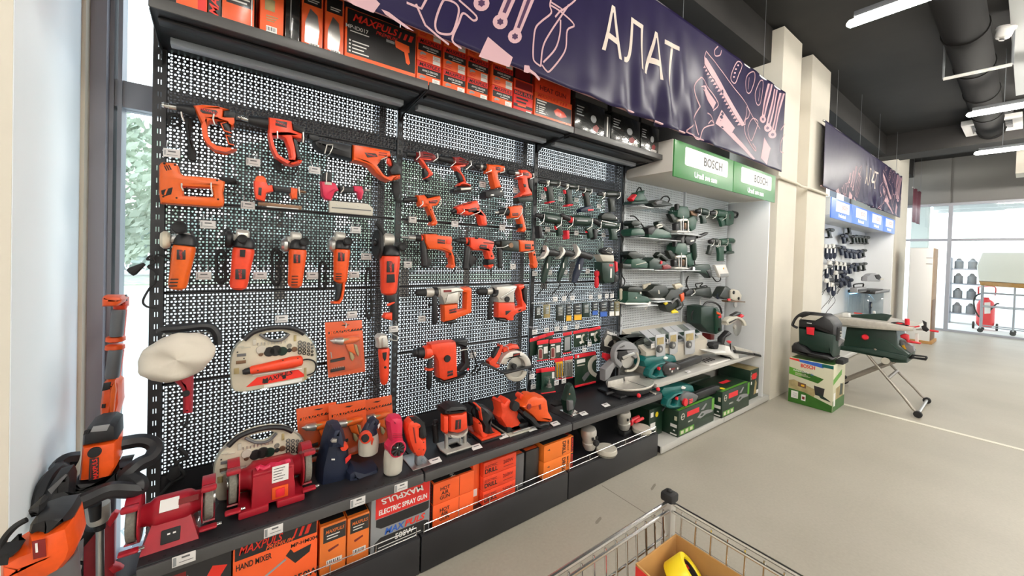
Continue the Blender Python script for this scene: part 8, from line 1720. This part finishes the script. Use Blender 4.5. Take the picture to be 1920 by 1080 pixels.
pr(t,PGM,bx0 + .002,bx1 - .002,.002,.12,by0); prp(t,PGL,[(bx0 + .002,.29),(bx0 + .30,.36),(bx0 + .30,.42),(bx0 + .002,.35)],by0); prp(t,PTN,[(bx0 + .1,.12),(bx0 + .38,.12),(bx0 + .38,.26),(bx0 + .1,.24)],by0,2); pr(t,PWHT,bx0 + .03,bx0 + .09,.06,.2,by0,3,'sticker'); prp(t,DGR,[(bx0 + .24,.14),(bx0 + .34,.14),(bx0 + .36,.25),(bx0 + .26,.27)],by0,3,'picture')
box('flap',PGM,t,bx0 + .02,bx1 - .01,by0 + .01,by1 - .01,bz + .0001,bz + .0012,0)
VC = FX(1470,570,5.143,5.17)
t = VC.thing('vacuum_cleaner','dark green wet and dry vacuum cleaner with a red latch, on its carton','vacuum cleaner',(300,520)); t.location.z = bz; WO[t.name] = Vector(t.location)
VC.plate(t,'base',BLK,[(62,470),(60,410),(85,378),(120,372),(200,415),(260,465),(420,490),(465,540),(440,556),(250,520)],.34,.04); VC.plate(t,'tank',DGR,[(132,400),(128,225),(300,250),(485,290),(482,420),(468,520),(430,490),(260,462),(200,412)],.30,.045,.02)
VC.plate(t,'lid',BLK,[(128,228),(130,160),(170,118),(250,98),(380,108),(450,150),(490,210),(486,310),(430,300),(300,252)],.32,.05,.01); VC.plate(t,'top_label',PUTTY,[(160,140),(245,108),(375,120),(300,160),(170,148)],.02,.004,-.002); VC.plate(t,'latch',SIG,[(212,222),(292,228),(285,302),(218,292)],.02,.006,-.008); VC.plate(t,'name_mark',PWHT,[(220,178),(268,184),(266,192),(220,186)],.002,0,.008)
VC.tube(t,'carry_handle',BLK,[(130,230,.05),(90,210,.03),(85,190,.02),(120,130,.02),(180,90,.03),(240,85,.06),(400,105,.12),(460,150,.16)],.014); VC.plate(t,'handle_pad',RUB,[(130,120),(160,92),(210,80),(248,88),(230,110),(170,128)],.05,.014,-.01)
for q in ((470,265),(490,285),(540,268),(540,300)): VC.rod(t,'hose_clip',PUTTY,q,(q[0] + 14,q[1] + 2),8,dx=.10)
VC.plate(t,'side_bracket',RUB,[(480,200),(530,230),(520,350),(480,370)],.08,.02,.08); VC.rod(t,'hose',LGR,(500,400),(560,330),26,dx=.2); box('tail',RUB,t,5.25,5.45,by0 - .05,by0 + .02,bz + .001,bz + .05,.01)
# table saw on a folding stand
TX = 6.02; TS = FX(1570,570,9.816,TX)
t = TS.thing('table_saw','dark green table saw with a pale table and red knobs on a folding steel stand','power tool',(600,900)); p = TS.p((600,700)); t.location = Vector((TX + .3,p.y,0)); WO[t.name] = Vector(t.location)
TS.plate(t,'cabinet',DGR,[(165,420),(1090,480),(1120,760),(1150,790),(1320,930),(1290,1000),(1100,985),(760,950),(100,780)],.46,.02,.02); TS.plate(t,'lower_skirt',DGR,[(-60,770),(120,770),(700,830),(1180,930),(1290,960),(1280,1090),(1000,1085),(940,1010),(790,990),(300,890),(-60,830)],.50,.015,.0)
TS.tube(t,'seam',MGR,[(760,640),(860,660),(980,730),(1100,830),(1180,880)],.004,.018); TS.disc(t,'stop_button',SIG,(510,608),46,.03,-.012); TS.disc(t,'button_collar',DRED,(508,612),56,.02,.0); TS.disc(t,'bolt',CHR,(698,838),18,.01,-.008); TS.disc(t,'wheel_cap',PUTTY,(880,1050),60,.02,-.022)
TS.plate(t,'table_top',ALU,[(-150,235),(270,270),(800,330),(1300,420),(1400,430),(1400,500),(1200,500),(500,450),(-150,375)],.62,.006,-.08); TS.plate(t,'table_edge',STL,[(-150,355),(360,405),(500,450),(150,420),(-150,395)],.02,.003,-.09)
TS.plate(t,'stop_block',WHT,[(90,165),(210,172),(218,245),(95,238)],.08,.006,.0); TS.plate(t,'blade_guard',DGR,[(240,200),(600,185),(800,175),(1000,208),(920,310),(800,335),(270,285)],.06,.012,.10); TS.plate(t,'guard_strip',PRED,[(300,155),(460,172),(440,185),(310,178)],.03,.004,.14); TS.plate(t,'guard_pin',WHT,[(650,130),(690,130),(695,180),(652,178)],.03,.004,.14)
TS.plate(t,'fence',PUTTY,[(800,330),(940,340),(960,400),(830,410)],.05,.004,-.02); TS.plate(t,'saw_disc',RUB,[(960,390),(985,340),(1100,332),(1200,345),(1330,415),(1340,435),(1100,420)],.05,.008,-.02); TS.plate(t,'disc_print',SIG,[(1060,350),(1130,342),(1220,362),(1160,372)],.004,.001,-.024); TS.rod(t,'red_knob',SIG,(1288,385),(1285,270),34,dx=-.03)
TS.plate(t,'mitre_lock',SIG,[(1310,405),(1420,415),(1500,395),(1520,420),(1420,440),(1320,430)],.04,.008,-.02); TS.plate(t,'push_stick',RUB,[(1560,300),(1640,340),(1640,420),(1690,480),(1640,515),(1570,490),(1540,410),(1590,390)],.03,.006,.0); TS.rod(t,'lever',SIG,(1700,485),(1865,510),18,dx=.0); TS.rod(t,'rail',STL,(1400,465),(1640,470),16,dx=.1)
TS.plate(t,'rip_lever',SIG,[(1150,575),(1240,545),(1310,575),(1320,670),(1540,720),(1520,745),(1280,710),(1250,660),(1160,620)],.05,.012,.02); TS.plate(t,'sticker',WHT,[(1430,550),(1485,540),(1490,700),(1430,690)],.03,.003,.06); TS.plate(t,'rear_leg_joint',LGR,[(1120,660),(1240,680),(1400,780),(1420,870),(1300,930),(1160,800)],.08,.02,.12); TS.plate(t,'motor_label',YLB,[(1180,770),(1230,750),(1270,830),(1230,850)],.01,.002,.10)
TS.plate(t,'side_handle',RUB,[(1310,990),(1370,930),(1640,965),(1660,1000),(1630,1045),(1400,1010),(1330,1020)],.05,.012,.1,[[(1400,965),(1610,985),(1615,1000),(1410,985)]])
p0 = TS.p((820,1030)); LEG = mat('stand_tube',(0.30,0.27,0.24),.4,.5)
fa,fb = on(1721,776,.04),on(1738,750,.04)
for x,top,bot in ((TX + .05,on(1590,665,.55),fa),(TX + .45,on(1600,663,.55),fb)):
    top = Vector((x,1.15,.56)); mid = top.lerp(bot,.78)
    MB().tube([top,top.lerp(bot,.5),mid,mid.lerp(bot,.6) + Vector((0,0,-.01)),bot],.014,10).go('stand_leg',LEG,t)
MB().rod(fa,fb,.014).go('foot_bar',STL,t)
for q in (fa,fb): MB().rod(q + Vector((-.02,0,-.005)),q + Vector((.02,0,-.005)),.0345,n=14,b=.005).go('rubber_foot',RUB,t)
c0,c1 = fa.lerp(Vector((TX + .05,1.15,.56)),.52),fb.lerp(Vector((TX + .45,1.15,.56)),.52); MB().rod(c0,c1,.016).go('cross_bar',LEG,t)
for x in (TX + .02,TX + .48):
    MB().rod((x,.84,.52),(x,1.42,.06),.018,n=10).go('stand_leg',LEG,t); MB().rod((x - .02,1.42,.061),(x + .02,1.42,.061),.06,n=16,b=.008).go('wheel',RUB,t)
MB().rod((TX + .02,1.42,.061),(TX + .48,1.42,.061),.012,n=10).go('axle',LEG,t)

# ================================================================ far end: cabinet, blue bay
t = thing('tall_cabinet','tall white faced cabinet with a brown wooden side near the glazed end','cabinet',(11.7,1.3,0))
WD = mat('brown_wood',(0.30,0.20,0.12),.6,var=.2,scale=7)
box('carcass',WD,t,11.42,12.05,1.16,1.50,.03,1.95,.004); box('front_door',WHT,t,11.40,11.42,1.165,1.495,.06,1.945,.004); box('plinth',CARD,t,11.39,12.07,1.13,1.51,.001,.06,.003)
for z in (1.62,1.74): box('hinge_mark',BRZ,t,11.396,11.401,1.17,1.26,z,z + .008,0)
box('wood_panel',mat('dark_wood',(0.16,0.09,0.05),.6,var=.2,scale=9),t,11.45,11.85,1.153,1.161,.08,.9,.001)
wb2 = thing('white_shelving_bay','white alcove bay under the blue signs beyond the grooved pillar','shelving',(9,2.0,0))
box('rear_sheet',mat('alcove_white',(0.72,0.74,0.76),.6),wb2,6.72,11.2,2.17,2.19,.02,2.52,0); box('side_panel',WALLW,wb2,11.14,11.2,1.72,2.168,.02,2.5,.002); box('base_shelf',WSH,wb2,6.75,11.1,1.75,2.16,.02,.09,.004); box('display_shelf',WSH,wb2,6.75,9.9,1.80,2.16,.60,.63,.003)
box('canopy',WPB,wb2,6.80,11.12,1.712,2.168,2.262,2.52,.003); box('lamp_strip',MATS['canopy_lamp'],wb2,6.9,11.0,1.7135,1.7235,2.252,2.2618,.001)
SB = mat('sign_blue',(0.035,0.13,0.52),.4,emit=.45)
for k in range(4):
    a = 6.82 + 1.075 * k; s = box('sign_face',SB,wb2,a,a + 1.07,1.70,1.712,2.222,2.512,.002)
    MB().box(a + .22,a + .90,1.6985,1.701,2.33,2.485).go('lit_window',LIT,s,False); text(s,'BOSCH',(a + .66,1.6975,2.41),.085,mat('faded_red_letters_%d' % k,(.70,.16,.2),.5),FRONT,.012); text(s,'Professional',(a + .54,1.6985,2.278),.075,MATS['sign_white_letters_2'],FRONT,.02)
FB = Fr(1540,400,5.4,2.06)
GB2 = 'dark power tools in the far blue bay'
pa = pistol(FB,'small dark cordless drill in the grid of tools under the blue signs',(300,235),(318,235),(356,238),11,16,(332,245),(340,298),17,OLV,batt=([(322,300),(352,294),(354,308),(324,312)],BLK),group=GB2,bay=wb2,label_bar=False,hooks=False)
pb = pistol(FB,'small navy corded drill in the grid of tools under the blue signs',(300,390),(320,388),(358,393),12,20,(338,402),(348,462),22,NAVY,group=GB2,bay=wb2,label_bar=False,hooks=False,name='power_drill')
pg = barrel_grinder('small navy grinder in the grid of tools under the blue signs',FB,(90,500),(145,500),18,(100,625),38,[(95,480),(112,482),(116,510),(100,525),(90,520)],NAVY)
base_a,base_b,base_g = FB.p((318,235)),FB.p((320,388)),FB.p((90,500))
pg['group'] = GB2
cnt = {}; ORD = ['','first','second','third','fourth','fifth','sixth','seventh','eighth','ninth','tenth','eleventh','twelfth']
for (x,y,k) in sorted([(350,232,'a'),(385,236,'a'),(420,240,'a'),(452,244,'a'),(255,215,'a'),(215,225,'b'),(70,165,'a'),(275,130,'a'),(40,330,'g'),(80,335,'g'),(120,330,'g'),(190,345,'b'),(240,375,'b'),(285,380,'b'),(375,385,'b'),(420,378,'a'),(150,505,'g'),(195,510,'g'),(235,515,'g'),(275,540,'b'),(330,520,'b'),(375,520,'a'),(425,515,'a'),(40,540,'g'),(60,680,'g'),(110,720,'g'),(180,680,'b'),(230,660,'b'),(270,680,'b'),(150,600,'g'),(210,600,'b')],key=lambda q: ((0 if q[1] < 200 else 1 if q[1] < 260 else 2 if q[1] < 460 else 3 if q[1] < 560 else 4),q[0])):
    src,bs_ = {'a': (pa,base_a),'b': (pb,base_b),'g': (pg,base_g)}[k]
    rw = 0 if y < 200 else 1 if y < 260 else 2 if y < 460 else 3 if y < 560 else 4; cnt[rw] = cnt.get(rw,0) + 1
    dup(src,src.location + FB.p((x,y)) - bs_,'small dark %s, %s from left in the %s row under the blue signs' % ({'a': 'cordless drill','b': 'corded drill','g': 'grinder'}[k],ORD[cnt[rw]],['topmost','upper','second','third','lowest'][rw]))
# counter with a radio and a chop saw
cx0,cx1 = 9.75,11.0
t = thing('glass_counter','dark topped display counter with a blue glow under it in the far blue bay','counter',(10.4,1.95,.09))
box('top',PBLK,t,cx0,cx1,1.72,2.12,1.02,1.07,.003); box('top_edge',LGR,t,cx0,cx1,1.712,1.72,1.05,1.075,.002)
for x in (cx0 + .02,cx1 - .06): box('leg',ACRY,t,x,x + .04,1.80,2.1,.0905,1.02,.003)
box('glow_strip',mat('blue_glow',(0.35,0.7,1.0),.5,emit=5.0),t,cx0 + .05,cx1 - .05,2.085,2.10,.985,1.0,.002)
box('back_glass',ACRY,t,cx0 + .02,cx1 - .02,2.11,2.118,.0905,1.019,.001)
FC = Fr(1540,400,5.4,1.80)
t = FC.thing('radio','small grey radio with a carrying handle on the dark counter','radio',(415,715)); t.location.z = 1.0705; WO[t.name] = Vector(t.location)
a,c = FC.p((368,690)).x,FC.p((462,690)).x; box('case',LGR,t,a,c,1.80,1.90,1.071,1.16,.01); box('front',INK,t,a + .04,c - .04,1.795,1.805,1.085,1.13,.004); MB().tube(smooth([(a + .02,1.85,1.16),(a + .03,1.85,1.215),(c - .03,1.85,1.215),(c - .02,1.85,1.16)]),.012).go('handle',RUB,t)
t = FC.thing('cut_off_saw','grey domed cut-off saw on the dark counter beside the radio','power tool',(540,715)); t.location.z = 1.0705; WO[t.name] = Vector(t.location)
FC.plate(t,'guard',LGR,[(468,690),(475,640),(510,612),(560,608),(600,640),(600,690)],.1,.02,-.04); FC.plate(t,'grip',RUB,[(545,625),(590,620),(610,650),(590,675),(560,660)],.06,.01,-.05); box('base',BLK,t,FC.p((470,700)).x,FC.p((600,700)).x,1.76,1.95,1.071,1.09,.004); FC.plate(t,'lever',PUTTY,[(600,660),(635,662),(635,670),(600,675)],.03,.004)
t = FB.thing('bench_stand','small round headed tool on a slim stand under the dark counter','stand',(458,1000)); p = FB.p((458,925)); t.location = Vector((p.x,2.0,.0905)); WO[t.name] = Vector(t.location)
MB().rod((p.x,2.0,.091),(p.x,2.0,.11),.09).go('foot',NAVY,t); MB().rod((p.x,2.0,.11),(p.x,2.0,p.z),.02).go('stem',NAVY,t); MB().rod((p.x,1.98,p.z),(p.x,2.02,p.z),.07).go('head',NAVY,t); MB().rod((p.x,1.975,p.z),(p.x,1.981,p.z),.04).go('face',PUTTY,t)
# ================================================================ outside the glazed end
EX = FX(1780,440,4.907,15.6)
t = EX.thing('fire_extinguisher','large red wheeled fire extinguisher outside the end window','fire extinguisher',(330,800)); p = EX.p((330,700)); t.location = Vector((15.75,p.y,-.02)); WO[t.name] = Vector(t.location)
r = abs(EX.p((240,700)).y - EX.p((415,700)).y) / 2; z1 = EX.p((0,570)).z; yc = p.y
MB().lathe((15.75,yc,.06),(0,0,1),[(0,r * .7),(.06,r * .96),(.12,r),(z1 - .22,r),(z1 - .12,r * .8),(z1 - .07,r * .4),(z1 - .02,r * .3)],22).go('cylinder',mat('extinguisher_red',(.72,.02,.03),.35),t)
EX.plate(t,'label',PWHT,[(322,625),(378,622),(378,725),(322,728)],.004,0,.13 - r); EX.plate(t,'valve',PRED,[(260,480),(275,475),(275,540),(260,560)],.05,.01,.1); EX.tube(t,'handle',PRED,[(260,490,.1),(300,478,.1),(420,482,.1),(420,560,.1)],.012); EX.tube(t,'hose',RUB,[(300,540,.0),(250,560,-.02),(225,610,-.02),(240,700,.0),(300,760,.02),(430,640,.0),(455,640,0)],.016)
for s in (-1,1): MB().rod((15.75,yc + s * (r + .02),.075),(15.75,yc + s * (r + .06),.075),.095,n=18,b=.01).go('wheel',RUB,t)
t = thing('clothes_trolley','steel rack trolley with a white cover, standing outside the end window','trolley',(15.2,.4,-.02))
a,c = FX(1780,440,4.907,15.0).p((280,915)),FX(1780,440,4.907,15.0).p((500,1000)); ya = a.y; yb = -.9; z1 = 1.35
for y in (ya,ya - .5,yb):
    for x in (15.0,15.45): MB().rod((x,y,.03),(x,y,z1),.016).go('upright',FRAME,t); MB().rod((x - .02,y,.031),(x + .02,y,.031),.05,n=14).go('caster',RUB,t)
for z in (.12,.62,.95):
    for x in (15.0,15.45): MB().rod((x,ya,z),(x,yb,z),.012).go('rail',FRAME,t)
MB().prism([[(ya + .06,1.25),(yb - .05,1.20),(yb - .05,1.98),(ya + .02,1.96),(ya + .10,1.62)]],lambda u,v,d: (d,u,v),14.96,15.5,.04).go('cover',mat('white_cover',(.75,.74,.70),.8),t); MB().prism([[(ya + .02,1.14),(yb - .05,1.10),(yb - .05,1.20),(ya + .06,1.248)]],lambda u,v,d: (d,u,v),14.97,15.49,.03).go('cover_hem',CARD,t)
t = thing('storage_rack','grey open rack of dark canisters outside, behind the red extinguisher','rack',(16.8,1.2,-.02))
for k in range(4): box('shelf_board',FRAME,t,16.6,17.0,.75,1.35,.25 + .42 * k,.28 + .42 * k,.003)
for y in (.75,1.33): box('side_frame',FRAME,t,16.6,17.0,y,y + .02,-.0195,1.85,.003)
for k in range(4):
    for j in range(2):
        q = thing('canister','dark canister on the outdoor rack, %s side of the %s board' % (['inner','outer'][j],['lowest','second','third','highest'][k]),'canister',(16.75,.95 + .25 * j,.2805 + .42 * k),'canisters on the outdoor rack')
        MB().lathe((16.75,.95 + .25 * j,.281 + .42 * k),(0,0,1),[(0,.09),(.2,.09),(.24,.05),(.27,.05)],14).go('can',PGY,q); MB().rod((16.75,.95 + .25 * j,.551 + .42 * k),(16.75,.95 + .25 * j,.57 + .42 * k),.03).go('lid',RUB,q)

# ================================================================ shopping cart and its box
CZ = 1.022; cy,cx = .475,.815
t = thing('wire_cart','chrome wire shopping cart cut off by the lower edge of the picture','cart',(.4,0.1,0))
x_l,y_b,zb = -.10,-.35,.55
cn = Vector((cx,cy,CZ))
for z,off,rr in ((CZ,0,.0045),(CZ - .014,.006,.0035),(CZ - .070,.004,.0028),(CZ - .22,.016,.0028),(CZ - .40,.03,.0028)):
    MB().tube([(x_l + off,cy - off,z),(cx - off,cy - off,z)],rr,8).go('wire_rail',CHR,t); MB().tube([(cx - off,cy - off,z),(cx - off,y_b + off,z)],rr,8).go('wire_rail',CHR,t)
    MB().tube([(x_l + off,cy - off,z),(x_l + off,y_b + off,z),(cx - off,y_b + off,z)],rr,8).go('wire_rail',CHR,t)
for k in range(27):
    x = cx - .030 - .0325 * k
    if x > x_l + .03: MB().tube([(x,cy - .004,CZ - .006),(x,cy - .03,zb + .07),(x,cy - .05,zb)],.0022,6).go('wire',CHR,t)
for k in range(24):
    y = cy - .033 - .0325 * k
    if y > y_b + .03: MB().tube([(cx - .004,y,CZ - .006),(cx - .03,y,zb + .07),(cx - .05,y,zb)],.0022,6).go('wire',CHR,t); MB().tube([(x_l + .004,y,CZ - .006),(x_l + .05,y,zb),(cx - .05,y,zb)],.0022,6).go('wire',CHR,t)
for x,y in ((cx,cy),(x_l,cy),(cx,y_b),(x_l,y_b)):
    MB().box(x - .011,x + .011,y - .011,y + .011,.12,CZ + .002,.003).go('corner_post',STL,t); MB().box(x - .015,x + .015,y - .015,y + .015,CZ + .002,CZ + .022,.005).go('corner_cap',RUB,t); MB().lathe((x,y,CZ + .022),(0,0,1),[(0,.006),(.004,.006),(.006,.003)],10).go('cap_stud',RUB,t)
    MB().rod((x - .015,y,.05),(x + .015,y,.05),.049,n=18,b=.008).go('caster',RUB,t); MB().box(x - .012,x + .012,y - .006,y + .006,.05,.125,.002).go('caster_fork',STL,t)
MB().tube([(cx,cy,.16),(x_l,cy,.16),(x_l,y_b,.16),(cx,y_b,.16)],.012,8,True).go('chassis',STL,t)
# open carton of yellow tape rolls
bz1 = .988; corner = on(1267,1000,bz1); lf = on(1203,1044,bz1); rt = on(1392,1081,bz1)
bxx1,byy1 = min(corner.x,cx - .03),min(corner.y,cy - .03); bxx0 = bxx1 - .140; byy0 = byy1 - .42; bz0 = zb + .2
t = thing('display_carton','open cardboard carton with a red printed end, holding yellow tape rolls in the cart','box',((bxx0 + bxx1) / 2,(byy0 + byy1) / 2,zb))
w = .0035
for nm,q in (('back_wall_panel',(bxx0,bxx1,byy1 - w,byy1)),('side_panel',(bxx1 - w,bxx1,byy0,byy1)),('front_panel',(bxx0,bxx1,byy0,byy0 + w))): box(nm,CARD,t,q[0],q[1],q[2],q[3],zb + .003,bz1,.0008)
MB().prism([[(byy0,zb + .003),(byy1,zb + .003),(byy1,bz1),(byy1 - .03,bz1 - .004),(byy1 - .07,bz1 - .022),(byy1 - .12,bz1 - .045),(byy0,bz1 - .05)]],lambda u,v,d: (d,u,v),bxx0,bxx0 + w,.0005).go('side_panel',CARD,t)
MB().prism([[(byy0,zb + .02),(byy1 - .001,zb + .02),(byy1 - .001,bz1 - .055),(byy0,bz1 - .12)]],lambda u,v,d: (d,u,v),bxx0 - .0008,bxx0 - .0002).go('print',NAVY,t); MB().prism([[(byy1 - .001,bz1 - .055),(byy1 - .001,bz1 - .004),(byy1 - .03,bz1 - .006),(byy1 - .07,bz1 - .024),(byy1 - .12,bz1 - .047),(byy0,bz1 - .052),(byy0,bz1 - .12)]],lambda u,v,d: (d,u,v),bxx0 - .0009,bxx0 - .0002).go('print',PRED,t)
text(t,'STREET TAPE',(bxx0 - .0014,byy1 - .085,bz1 - .050),.016,PWHT,LEFT,.02,0,.085); text(t,'MEASURE 5 M',(bxx0 - .0014,byy1 - .085,bz1 - .066),.016,PWHT,LEFT,.02,0,.085)
box('bottom',CARD,t,bxx0,bxx1,byy0,byy1,zb + .0028,zb + .006,.0005); box('liner',CARD,t,bxx0 + .004,bxx1 - .004,byy0 + .004,byy1 - .004,zb + .0062,bz1 - .102,.002)
def tape(x,y,z,rx,rz,label,r=.046,h=.05):
    q = thing('tape_roll',label,'tape',(x,y,z),'yellow tape rolls in the carton'); q.rotation_euler = (rx,0,rz)
    n = 28; mb = MB(); o = Vector((x,y,z))
    mb.lathe(o,(0,0,1),[(-h / 2,r * .70),(-h / 2,r * .96),(-h / 2 + .003,r),(h / 2 - .003,r),(h / 2,r * .96),(h / 2,r * .70),(h / 2 - .004,r * .66),(-h / 2 + .004,r * .66),(-h / 2,r * .70)],n); mb.f = mb.f[:-2]
    mb.go('roll',YEL,q)
    mb = MB().lathe(o,(0,0,1),[(-h / 2 + .003,r * .655),(h / 2 - .003,r * .655),(h / 2 - .003,r * .58),(-h / 2 + .003,r * .58),(-h / 2 + .003,r * .655)],n); mb.f = mb.f[:-2]
    mb.go('core',PBLK,q)
    for k in range(5): a = k * 1.1; MB().box(x + r * .57 * math.cos(a) - .004,x + r * .57 * math.cos(a) + .004,y + r * .57 * math.sin(a) - .004,y + r * .57 * math.sin(a) + .004,z - h * .3,z + h * .3,.0005).go('core_print',CARD if k % 2 else PRED,q)
zt_ = bz1 - .10
mx_ = (bxx0 + bxx1) / 2
for (dx,dy,z),rx,rz,r,lab in (((.050,.050,.952),.80,.7,.036,'yellow tape roll leaning up in the far corner of the carton'),((.088,.108,.942),.45,.35,.036,'yellow tape roll lying tilted in front of the leaning one'),((.042,.128,.925),.10,.1,.032,'yellow tape roll at the side panel, half hidden'),((.060,.205,.940),.40,-.2,.034,'yellow tape roll nearest to the picture edge in the carton')): tape(bxx1 - dx,byy1 - dy,z,rx,rz,lab,r,.042)
for k in (0,1):
    p = Vector((bxx1 - .022 - .012 * k,byy1 - .085 - .004 * k,.94)); q = thing('black_clip','thin black clip standing between the tape rolls, %s of two' % ('right','left')[k],'clip',p,'black clips in the carton'); MB().box(p.x - .003,p.x + .003,p.y - .010,p.y + .010,p.z - .05,p.z + .012,.001).go('blade',RUB,q); MB().box(p.x - .005,p.x + .005,p.y - .010,p.y + .010,p.z + .012,p.z + .018,.001).go('lip',GRY,q)
q = thing('tape_pack','flat yellow wrapped pack under the leaning tape roll','tape',(bxx0 + .035,byy1 - .06,zt_ + .001)); box('pack',YEL,q,bxx0 + .008,bxx0 + .06,byy1 - .13,byy1 - .02,zt_ + .001,zt_ + .026,.006); box('label',PWHT,q,bxx0 + .015,bxx0 + .035,byy1 - .10,byy1 - .08,zt_ + .0262,zt_ + .0268,0)

# ================================================================ price tags
def tag_build(p,label,w=.052,h=.034,holder=True):
    q = thing('price_tag',label,'price tag',p,'price tags on the perforated panels')
    x,y,z = p
    MB().box(x - w / 2,x + w / 2,y,y + .0012,z - h / 2,z + h / 2,.0004).go('paper',TAGP,q)
    MB().box(x - w * .22,x + w * .24,y - .0007,y + .0001,z + h * .10,z + h * .26).go('price_print',GRY,q,False); MB().box(x - w * .3,x + w * .36,y - .0007,y + .0001,z - h * .25,z - h * .20).go('small_print',GRY,q,False); MB().box(x - w * .44,x - w * .36,y - .0007,y + .0001,z - h * .3,z + h * .3).go('bar',PGY,q,False)
    if holder:
        MB().box(x - w * .56,x + w * .56,y + .0014,y + .0022,z - h * .62,z + h * .75,.0003).go('holder',ACRY,q)
        for s in (-.3,.25): MB().tube([(x + w * s,YP,z + h * .80),(x + w * s,y + .002,z + h * .80),(x + w * s,y - .004,z + h * .66),(x + w * s,y + .004,z + h * 1.25)],.0022,6).go('clip',TAGC,q)
    return q
YT2 = YP - .032
pts = [(322,287,'under the first rotary hammer'),(475,304,'between the two rotary hammers at the top left'),(590,319,'left of the air nailer cap'),(465,385,'between the staple gun and the orange air stapler'),(390,421,'above the first two angle grinders'),(382,517,'right of the amber angle grinder'),(488,517,'right of the second angle grinder'),(586,517,'right of the third angle grinder'),(667,431,'under the air nailer magazine'),(687,481,'left of the large grinder guard'),(664,515,'right of the paddle handled grinder'),(660,590,'above the screwdriver blister on the panel'),(528,598,'above the clear tool kit case'),(738,617,'above the bare steel head grinder'),
       (905,346,'between the second and third cordless drills'),(967,357,'between the last two cordless drills'),(774,412,'under the heat gun'),(853,420,'left of the drywall screwdriver handle'),(942,427,'left of the short drill handle'),(765,496,'under the left hammer drill bit'),(962,500,'under the long nosed orange tool'),(791,598,'left of the silver rotary hammer handle'),(887,666,'right of the all orange rotary hammer'),(1000,725,'right of the circular saw'),
       (1019,369,'under the first green drill driver'),(1051,373,'between the first two green drill drivers'),(1081,375,'between the second and third green drill drivers'),(1123,387,'left of the drill with pale name bar'),(1027,430,'under the bottle green hammer drill'),(1081,437,'under the drill with the red ring'),(1132,441,'under the long green hammer drill'),(1003,513,'left of the first green grinder'),(1031,511,'between the first two green grinders'),(1060,510,'between the last two green grinders'),(1102,509,'above the loose red side handle')]
for x,y,lab in pts: tag_build(at(x,y,YT2),'white price tag in a clear holder %s' % lab,.052 if x < 760 else .046)
for i,(x,y) in enumerate(((275,95),(350,90),(420,84),(575,77),(650,74),(710,69),(755,66))):
    tag_build(RF.p((x,y),.0),'white price tag over the silver rail of bit packs, number %s from the left' % ['one','two','three','four','five','six','seven'][i],.045)
for i,(x,y) in enumerate(((102,372),(203,357),(290,345),(358,340),(460,326),(78,748),(286,800),(348,785),(520,525),(565,475))):
    tag_build(RF.p((x,y),.0),'white price tag among the red headed cards, %s' % ['above the left end of the red flaps','above the middle of the red flaps','above the right multitool card','above the grey green blade pack','above the square saw blade card','left of the hole saw card','under the yellow shafted blades','under the steel shafted blades','under the square saw blade card','on the right saw blade card'][i],.045)
def shelf_tag(x,y,yy,label,tilt=False,w=.062,h=.036):
    p = at(x,y,yy); q = thing('price_tag',label,'price tag',p,'price tags on the shelf edges')
    MB().box(p.x - w / 2,p.x + w / 2,yy - .001,yy,p.z - h / 2,p.z + h / 2,.0004).go('paper',TAGP,q)
    MB().box(p.x - w * .1,p.x + w * .25,yy - .0016,yy - .0009,p.z + h * .15,p.z + h * .32).go('price_print',GRY,q,False); MB().box(p.x - w * .46,p.x - w * .32,yy - .0016,yy - .0009,p.z - h * .4,p.z + h * .4).go('bar',PGY,q,False); MB().box(p.x - w * .2,p.x + w * .4,yy - .0016,yy - .0009,p.z - h * .2,p.z - h * .15).go('small_print',GRY,q,False)
for x,y,lab in ((345,1048,'under the sloped base bench grinder'),(513,995,'under the tall bench grinder'),(671,941,'above the amber cartons'),(752,913,'above the spray gun carton')): shelf_tag(x,y,1.7105,'white price tag on the shelf edge %s' % lab)
for x,y,lab in ((1156,856,'at the left big grinder'),(1218,828,'at the right end of the wire guard')): shelf_tag(x,y,1.744,'white price tag on the wire guard %s' % lab,w=.05,h=.05)
def flat_tag(x,y,z,label):
    p = on(x,y,z); q = thing('price_tag',label,'price tag',p,'price tags lying on the shelves'); M = Matrix.Rotation(.25,3,'X')
    mb = MB().box(-.03,.03,-.018,.018,0,.0012,.0004); mb.v = [tuple(M @ Vector(v) + p + Vector((0,0,.006))) for v in mb.v]; mb.go('paper',TAGP,q); mb = MB().box(-.014,.018,.002,.008,.0012,.0016); mb.v = [tuple(M @ Vector(v) + p + Vector((0,0,.006))) for v in mb.v]; mb.go('price_print',GRY,q,False)
    box('holder_foot',TAGC,q,p.x - .02,p.x + .02,p.y + .0,p.y + .016,z + .0005,z + .006,.001)
for x,y,lab in ((816,866,'at the foot of the orange jigsaw'),(893,840,'right of the plunge router'),(943,820,'right of the palm sander'),(997,806,'right of the finishing sander'),(1041,796,'right of the belt sander'),(1094,777,'right of the green jigsaw'),(1136,761,'in front of the dark mitre saw')): flat_tag(x,y,ZS,'white price tag lying on the black shelf %s' % lab)
flat_tag(1290,698,ZS2,'white price tag lying on the white shelf in front of the teal chainsaw')
# ---------------------------------------------------------------- cords behind the shelf goods
t = thing('mains_cable','black power cord with its plug hanging down the panel above the left bench grinder','cable',at(330,850,2.10),None)
N1.at(2.10).tube(t,'cable',RUB,[(335,840),(350,855),(330,870),(345,890),(322,905),(300,930)],.008,.02); N1.at(2.10).plate(t,'plug',RUB,[(318,880),(335,872),(338,892),(322,905),(312,898)],.03,.008,.0)
